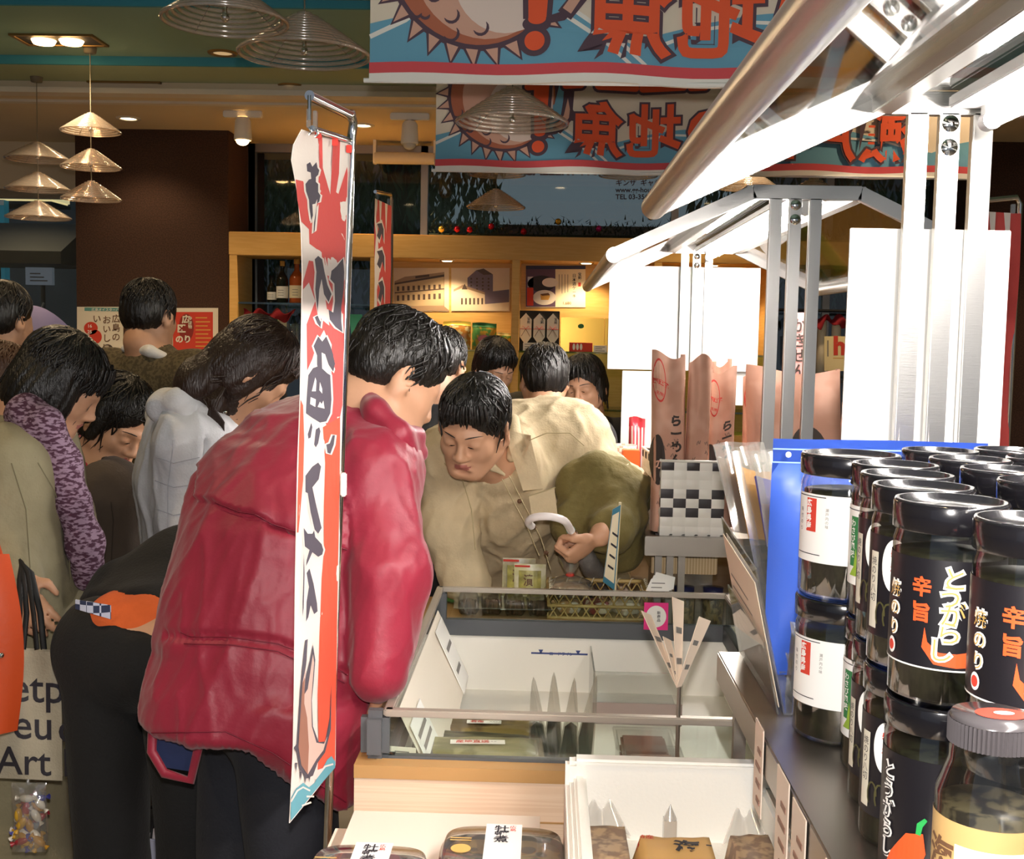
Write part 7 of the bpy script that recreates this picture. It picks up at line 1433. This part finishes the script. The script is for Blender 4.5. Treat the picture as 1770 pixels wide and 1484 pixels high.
# cuff, yoke seam, waist cord casing and hem of the jacket
def on_back(px, py): return at(px, py, y=lerp_tab([(800, 1.965), (900, 1.945), (1000, 1.925), (1110, 1.885), (1300, 1.845)], py) + .00003 * (px - 430) ** 2 * .02)
b = MB(); b.tube([at(264, 1262, y=1.95), at(262, 1298, y=1.945), at(284, 1336, y=1.94), at(330, 1348, y=1.93), at(348, 1268, y=1.915)], .009, C_red, 8, flat=.6); b.build('hem_edge', p.root)
b = MB(); b.prism([(262, -1250), (350, -1255), (336, -1334), (286, -1326), (262, -1300)], mat('navy lining', '1f2b52', .6), .001, Matrix.Identity(4)); b.v = [at(v.x, -v.y, y=1.955 + v.z) for v in b.v]; b.build('lining_flap', p.root)
b = MB(); b.tube([at(342, 1292, y=1.93), at(336, 1326, y=1.93)], .003, M_white, 6); b.build('zip_pull', p.root)
p.trousers(C_navy, .088, .080, .072); p.shoes()

# the person bending away, orange shirt showing above black trousers
hd = Head(J(420, 985, 2.653), (.5, .7, -.6), (.5, .4, .8)); p = Person('person bending away in black trousers, an orange shirt showing at the back', hd, J(385, 975, 2.572), J(335, 1010, 2.436), J(252, 1125, 2.225), (.93, -.25, .0), .15, .09,
           {0: (J(300, 1000, 2.529), J(330, 1150, 2.591), J(370, 1200, 2.653)), 1: (J(400, 1010, 2.467), J(400, 1150, 2.498), J(430, 1200, 2.560))}, {0: (J(196, 1500, 2.250), np.array((-.86, 2.28, .09))), 1: (J(342, 1500, 2.200), np.array((-.70, 2.21, .09)))})
p.body(.011); hd.hair(p.root, M_hair, 'short', 2)
S = Sdf(); p.torso(S, .11, .03); p.sleeve(S, 0); p.sleeve(S, 1); S.chain([J(215, 1020, 2.374), J(300, 1010, 2.405)], [.06, .09], .05); S.half(J(205, 1050, 2.250), (-.35, -.75, -.45)); flesh('black_jacket', S, .010, C_blk, p.root, [(.006, 10, (1, 0, 0), 3, 2.0)])
S = Sdf(); S.chain([J(212, 1086, 2.231), J(262, 1088, 2.219)], [.074, .074], .02); S.chain([J(228, 1085, 2.262), J(268, 1068, 2.324)], [.07, .08], .02); S.cap(J(262, 1098, 2.22), J(320, 1084, 2.30), .078, .080, .02); flesh('orange_shirt', S, .008, C_orange, p.root, [(.004, 18, (1, 0, 0), 3, 2.0)])
b = MB(); M_chk = two_tone('checked lining', '2c3552', 'c4c8dc', 'CHECK', 70, .8); b.grid(lambda u, v: at(130 + 62 * u, 1036 + 10 * u + 16 * v + 8 * u * v, y=2.155 - .012 * math.sin(PI * u)), 8, 3, M_chk, True, -.003); b.build('checked_lining', p.root)
S = Sdf(); S.cap(p.hip[0], p.hip[1], .100, .100, .02); S.cap(J(228, 1140, 2.225), J(272, 1138, 2.200), .095, .095, .02)
for i in (0, 1): S.chain([p.hip[i], p.leg[i][0], p.leg[i][1]], [.090, .070, .060], .02)
S.half(J(215, 1062, 2.188), (.10, -.35, 1), .01); flesh('trousers', S, .010, C_blk2, p.root, [(.005, 8, (0, 0, 1), 3, 1.0)]); p.shoes()

# the woman in the khaki coat with a purple scarf
hd = Head(J(108, 662, 2.670), (.80, .22, -.56), (.3, 0, 1), .95); p = Person('person in a khaki coat with a purple scarf, looking down at the left border', hd, J(52, 755, 2.670), J(15, 860, 2.670), J(25, 1130, 2.590), (.35, -.93, 0), .17, .09,
           {1: (J(20, 810, 2.530), J(-15, 950, 2.470), J(20, 1005, 2.400)), 0: (J(70, 810, 2.820), J(110, 930, 2.870), J(130, 1040, 2.870))})
p.body(.007); hd.hair(p.root, M_hair, 'bob', 11, 10)
S = Sdf(); p.torso(S, .115, .03, J(20, 1640, 2.62), .135); S.chain([J(60, 800, 2.690), J(75, 920, 2.670), J(70, 1100, 2.610)], [.09, .095, .10], .06); p.sleeve(S, 1, .085, .075, .06); p.sleeve(S, 0); S.cap(p.nb, hd.w(0, -.02, -.05), .07, .06, .01, True); flesh('coat', S, .009, C_khaki, p.root, [(.006, 8, (.1, 0, 1), 4, 3.0), (.006, 9, (.2, 0, 1), 6, 6.0, True, 2.6), (.002, 24, (.3, 0, 1), 4, 1.0)])
for q in ([(60, 790), (95, 850), (118, 930), (122, 1000)], [(20, 800), (45, 880), (52, 980), (40, 1060)], [(60, 1080), (64, 1100)]): seam(p.root, q, mat('khaki seam', '756d54', .9), .0013)
S = Sdf(); S.chain([J(22, 728, 2.650), J(45, 712, 2.550), J(80, 735, 2.530), J(108, 800, 2.550), J(125, 870, 2.550), J(148, 940, 2.560), J(152, 1000, 2.570)], [.030, .034, .036, .034, .036, .036, .030], .02); S.chain([J(22, 728, 2.650), J(40, 722, 2.770), J(90, 745, 2.790)], [.03, .03, .03], .02); S.chain([J(128, 860, 2.590), J(140, 940, 2.610), J(150, 985, 2.610)], [.032, .032, .026], .02); flesh('scarf', S, .007, C_scarf, p.root, [(.006, 24, (.5, 0, -1), 4, 2.0)])
p.trousers(C_blk); p.shoes()
# her bags
M_can = cloth('canvas', 'b3a993', .9, .2, 220); YT = 2.26
t = thing('tote_bag', 'grey canvas tote bag with large serif lettering hanging at the left border', 'bag', at(45, 1345, y=YT)); b = MB(); q = lambda u, v: at(-34 + 142 * u - 4 * v * (u - .3), 1343 - 222 * v + 6 * u, y=YT - .022 * math.sin(PI * u) * math.sin(PI * v) ** .7 + .012 * math.sin(9 * u + 3 * v) * u)
b.grid(q, 20, 16, M_can); b.grid(lambda u, v: q(1 - u, v) + Vector((0, .05 * math.sin(PI * (1 - u)) ** .5 * (.3 + .7 * (1 - v)) + .004, 0)), 20, 16, M_can)
SER = lambda s_, x, y_, sz: b.text(s_, M_ink, lambda X_, Y_: q((X_ + 34) / 142, (1343 + Y_) / 222) + Vector((0, -.002, 0)), sz, x, -y_, .008, 8)
SER('Metp', -40, 1208, 74); SER('eu', 22, 1272, 74); SER('o', 101, 1275, 74); SER('Art N', -6, 1334, 68); b.build('bag_body', t)
for dx, dy in ((0, 0), (12, .02)):
    h = MB(); h.tube([at(28 + dx, 1122, y=YT + dy), at(34 + dx, 1060, y=YT + .02 + dy), at(34 + dx * .6, 1000, y=2.33), at(36, 968, y=2.36), at(48 + dx * .5, 990, y=2.33 + dy), at(58 + dx, 1060, y=YT + .02 + dy), at(64 + dx, 1122, y=YT + dy)], .006, M_black, 6, flat=.5); h.build('handle', t)
M_lea = mat('orange leather', 'c24a20', .4, bump=.1, bscale=60); b = MB(); b.grid(lambda u, v: at(-60 + 90 * u - 12 * (1 - u) * v + 18 * math.sin(PI * v) * u ** 2 - 14 * v * u, 1282 - 325 * v - 20 * u * (1 - v), y=2.17 - .03 * math.sin(PI * u)), 12, 20, M_lea); b.grid(lambda u, v: at(30 - 90 * u - 12 * u * v + 18 * math.sin(PI * v) * (1 - u) ** 2 - 14 * v * (1 - u), 1282 - 325 * v - 20 * (1 - u) * (1 - v), y=2.20 + .02 * math.sin(PI * u)), 12, 20, M_lea); t = thing('leather_bag', 'orange leather shoulder bag cut by the left border in front of the tote bag', 'bag', at(0, 1280, y=2.18)); b.build('bag_body', t)
b = MB(); b.tube([at(0, 965, y=2.37), at(-30, 860, y=2.33), at(-10, 800, y=2.62)], .009, M_lea, 8, flat=.4); b.build('strap', t); b = MB(); b.ball(at(2, 1132, y=2.14), .006, M_chrome, 8, 12); b.build('stud', t)
t = thing('candy_bag', 'clear bag of coloured sweets hanging below the tote bag', 'bag', at(50, 1472, y=2.26)); b = MB(); g = lambda s_: (lambda u, v: at(20 + 60 * u + 6 * math.sin(4 * v) * (1 - v), 1472 - 120 * v, y=2.26 + s_ * .025 * math.sin(PI * u) ** .6 * (1 - v ** 3) + .004 * noise.noise(Vector((u * 6, v * 8, s_))))); b.grid(g(-1), 14, 18, M_film); b.grid(g(1), 14, 18, M_film); b.build('film', t); rr = random.Random(4)
for i in range(26):
    c = Vector(at(30 + 42 * rr.random(), 1462 - 86 * rr.random(), y=2.25 + .018 * rr.random())); b = MB(); col = ['c79a2e', '3a3f9a', 'e9e4da', '9c2a34', 'b8862a', 'cfc8bc'][i % 6]; M3 = Matrix.Rotation(rr.uniform(0, 3), 3, 'Y'); b.ball(c, (.016, .008, .008), mat('sweet ' + col, col, .25), 6, 10, M3)
    for s_ in (-1, 1): b.tube([c + M3 @ Vector((s_ * .014, 0, 0)), c + M3 @ Vector((s_ * .022, 0, 0))], [.002, .006], mat('sweet ' + col, col), 6)
    b.build('wrapped_sweet', t)
b = MB(); b.tube([at(48, 1352, y=2.26), at(50, 1340, y=2.265)], .004, M_film, 6); b.build('tie', t)

# the woman with the pink turtleneck, looking down
hd = Head(J(205, 728, 3.250), (.70, -.42, -.55), (.25, 0, 1), 1.03, True); p = Person('person with a pink turtleneck and dark brown coat looking down', hd, J(165, 812, 3.280), J(185, 900, 3.320), J(205, 1110, 3.320), (.5, -.85, 0), .165, .085)
p.body(.005, lips=M_lip2); hd.details(p.root, look=(0, -.6), lids=1.1); hd.hair(p.root, M_hair, 'tail', 21)
S = Sdf(); S.cap(hd.w(0, -.035, -.085), p.nb, .064, .075, .03); S.cap(p.nb, J(150, 850, 3.260), .07, .07, .03); flesh('turtleneck', S, .007, C_pink, p.root, [(.003, 25, (1, 0, 0), 3, 1.0)])
S = Sdf(); S.chain([J(158, 825, 3.220), J(165, 890, 3.200), J(165, 960, 3.220)], [.06, .07, .07], .03); flesh('sweater', S, .008, C_rsw, p.root)
S = Sdf(); p.torso(S, .115, .06, J(205, 1300, 3.320), .14); p.sleeve(S, 0); p.sleeve(S, 1); S.cap(p.nb, hd.w(0, -.02, -.05), .085, .07, .01, True); S.chain([J(140, 790, 3.150), J(160, 860, 3.140), J(165, 960, 3.160)], [.05, .055, .04], .01, True); flesh('coat', S, .009, C_brown, p.root, [(.006, 10, (.1, 0, 1), 4, 9.0), (.004, 12, (.2, 0, 1), 5, 2.0, True, 2.4)])
for q in ([(188, 835), (196, 900), (192, 980)], [(215, 850), (212, 930), (205, 1000)]): seam(p.root, q, mat('brown seam', '3a3028', .9), .0016); p.trousers(C_blk); p.shoes()

# the man in tweed seen from behind, by the posters
hd = Head(J(261, 545, 4.35), (.30, .94, -.12), (0, 0, 1), 1.06); p = Person('person in a brown tweed jacket seen from behind, in front of the two posters', hd, J(262, 628, 4.33), J(262, 720, 4.36), J(258, 960, 4.36), (.97, -.25, 0), .185, .09); p.body(.008); hd.hair(p.root, M_hair, 'short', 31)
S = Sdf(); p.torso(S, .125, .06, J(258, 1080, 4.36), .15); p.sleeve(S, 0); p.sleeve(S, 1); S.cap(p.nb, hd.w(0, -.02, -.05), .068, .06, .01, True); flesh('jacket', S, .010, C_tweed, p.root, [(.005, 9, (0, 0, 1), 4, 2.0)])
S = Sdf(); S.chain([J(216, 602, 4.30), J(258, 606, 4.235), J(300, 624, 4.27)], [.016, .022, .016], .01); S.chain([J(225, 612, 4.27), J(240, 606, 4.40), J(290, 612, 4.42)], [.014, .014, .014], .01); flesh('shirt_collar', S, .006, C_shirt, p.root); p.trousers(C_blk); p.shoes()
b = MB(); b.tube([J(318, 640, 4.30), J(296, 660, 4.20), J(268, 720, 4.19), J(250, 800, 4.18), J(242, 900, 4.17), J(238, 985, 4.2)], .026, M_black, 10, flat=.35); b.build('bag_strap', p.root)

# the woman in the white hooded jacket
hd = Head(J(440, 640, 2.920), (.62, .25, -.72), (.45, .1, 1), 1.0); p = Person('person in a white hooded jacket with long dark hair, beside the red jacket', hd, J(375, 738, 2.940), J(340, 830, 2.960), J(345, 1010, 2.980), (.6, -.8, 0), .155, .08, {1: (J(335, 770, 2.860), J(330, 900, 2.840), J(370, 980, 2.860))})
p.body(.007); hd.hair(p.root, M_hairb, 'long', 41)
S = Sdf(); S.chain([hd.w(0, -.05, -.05), hd.w(0, -.055, -.12), J(372, 700, 2.88), J(366, 745, 2.84)], [.072, .070, .045, .012], .02); flesh('nape_hair', S, .006, M_hairb, p.root, [(.005, 26, (-.4, 0, -1), 5, 2.0)])
b = MB(); rr = random.Random(2)
for i in range(60):
    o = rr.uniform(0, 1); pts = [J(398 - 8 * o + rr.uniform(-6, 6), 655 + 10 * o, 2.840), J(375 - 20 * o + rr.uniform(-5, 5), 690, 2.800), J(358 + 26 * o + rr.uniform(-6, 6), 730, 2.810), J(372 + 14 * o + rr.uniform(-8, 8), 775 + 8 * rr.random(), 2.830)]; b.tube(pts, [.003, .004, .0035, .0008], M_hairb, 4, False)
for pts in ([(385, 658), (345, 662), (310, 676), (300, 688)], [(392, 650), (350, 652), (318, 664)]): b.tube([J(x, y_, 2.820) for x, y_ in pts], [.004, .005, .004, .001][:len(pts)], M_hairb, 5, False)
b.build('loose_hair', p.root)
S = Sdf(); p.torso(S, .115, .06); p.sleeve(S, 1, .078, .068, .055); p.sleeve(S, 0); S.chain([J(300, 720, 2.940), J(295, 830, 2.940), J(300, 930, 2.940)], [.05, .06, .05], .05); S.cap(p.nb, hd.w(0, -.02, -.05), .06, .06, .01, True); S.half(J(300, 985, 2.940), (-.15, 0, -1)); S.chain([J(352, 760, 2.780), J(345, 850, 2.760), J(330, 930, 2.760)], [.006, .006, .006], .01, True); flesh('jacket', S, .0075, C_white, p.root, [(.006, 10, (.1, 0, 1), 3, 6.0), (.004, 14, (.2, 0, 1), 4, 3.0, True, 2.2), (.002, 30, (.1, 0, 1), 3, 1.0)])
M_wseam = mat('white seam', 'b9b9c1', .7)
for q in ([(270, 790), (300, 800), (345, 790)], [(268, 830), (300, 842), (340, 836)], [(272, 880), (300, 890), (330, 884)], [(272, 930), (300, 940), (325, 934)], [(300, 760), (290, 840), (290, 930), (285, 975)]): seam(p.root, q, M_wseam, .0012)
S = Sdf(); S.chain([J(352, 690, 2.860), J(318, 695, 2.840), J(285, 702, 2.880), J(282, 720, 2.980), J(330, 720, 3.060)], [.026, .034, .036, .034, .034], .03); S.chain([J(352, 690, 2.860), J(330, 720, 2.820), J(345, 765, 2.800)], [.02, .026, .018], .02); flesh('hood', S, .0065, C_white, p.root, [(.005, 16, (1, 0, 0), 3, 1.0)])
b = MB(); b.ball(J(389, 712, 2.820), .005, M_chrome, 8, 12); b.build('earring', p.root); p.trousers(C_blk); p.shoes()

# the others in the crowd behind
def standing(label, C, fwd, up, k, cloth_m, hairm, style, seed, face=False, h=.011, lips=M_lip, lean=(0, 0, 0), smile=False):
    hd = Head(C, fwd, up, k, face); f = np.array((fwd[0], fwd[1], 0.0)); f /= np.linalg.norm(f); ax = np.array((f[1], -f[0], 0)); nb = C + np.array((0, 0, -.17 * k)) - f * .05 + np.array(lean); ch = nb + np.array((0, 0, -.14)) - f * .02; pe = np.array((nb[0], nb[1], nb[2] - .50)) - f * .03
    if pe[2] < .62: pe[2] = .62
    p = Person(label, hd, nb, ch, pe, ax, .17, .085); p.body(.0055 if face else h, lips=lips); hd.hair(p.root, hairm, style, seed, 8 if face else 0)
    if face: hd.details(p.root, look=(0, -.2), lids=.6)
    S = Sdf(); p.torso(S, .12, .06, pe + np.array((0, 0, -.16)), .14); p.sleeve(S, 0); p.sleeve(S, 1); S.cap(nb, hd.w(0, -.02, -.05), .066, .06, .01, True); flesh('jacket', S, .011, cloth_m, p.root, [(.005, 9, (0, 0, 1), 4, seed)]); p.trousers(C_blk, h=.013); p.shoes(); return p
standing('person in black behind the beige shirt, only dark hair and shoulder showing', J(762, 632, 3.95), (.25, .9, -.35), (0, 0, 1), 1.0, C_blk, M_hair, 'short', 51)
standing('dark haired person cut by the left border, seen from behind', J(8, 552, 4.1), (.3, .95, -.1), (0, 0, 1), 1.06, C_blk, M_hair, 'short', 52)
standing('brown haired person low at the left border behind the khaki coat', J(6, 662, 3.6), (.4, .85, -.3), (0, 0, 1), 1.0, C_brown, M_hairr, 'bob', 53)
standing('staff person with tied back hair in front of the cabinet divider', J(856, 634, 5.3), (.45, -.72, -.45), (0, 0, 1), 1.02, C_dol, M_hair, 'bun', 54, True)
standing('dark haired person seen from behind, above the back of the beige shirt', J(940, 655, 4.45), (-.15, .95, -.2), (0, 0, 1), 1.06, C_blk, M_hair, 'short', 55)
standing('smiling person in black with a ponytail left of the white board', J(1008, 668, 4.98), (-.28, -.92, -.12), (-.1, 0, 1), 1.08, C_blk, M_hair, 'tail', 56, True, lips=M_lip2)
# small things on the floor and on the rear counter
t = thing('shopping_bag', 'pale paper shopping bag with dark cord handles on the floor between the dark trousers', 'bag', at(300, 1560, y=2.75)); t.location.z = 0; b = MB(); x0, x1 = at(258, 1450, y=2.72).x, at(312, 1450, y=2.72).x; zt = at(298, 1440, y=2.72).z; b.bx(x0, x1, 2.68, 2.78, 0, zt, mat('bag lilac grey', 'b8bace', .6), .003); b.bx(x0, x1, 2.677, 2.68, zt - .09, zt - .086, M_grey); b.build('bag_body', t)
b = MB(); b.tube([(x0 + .015, 2.69, zt), (x0 + .02, 2.70, zt + .08), (x0 + .035, 2.71, zt + .10), (x1 - .012, 2.69, zt)], .003, M_black, 6); b.build('handle', t)
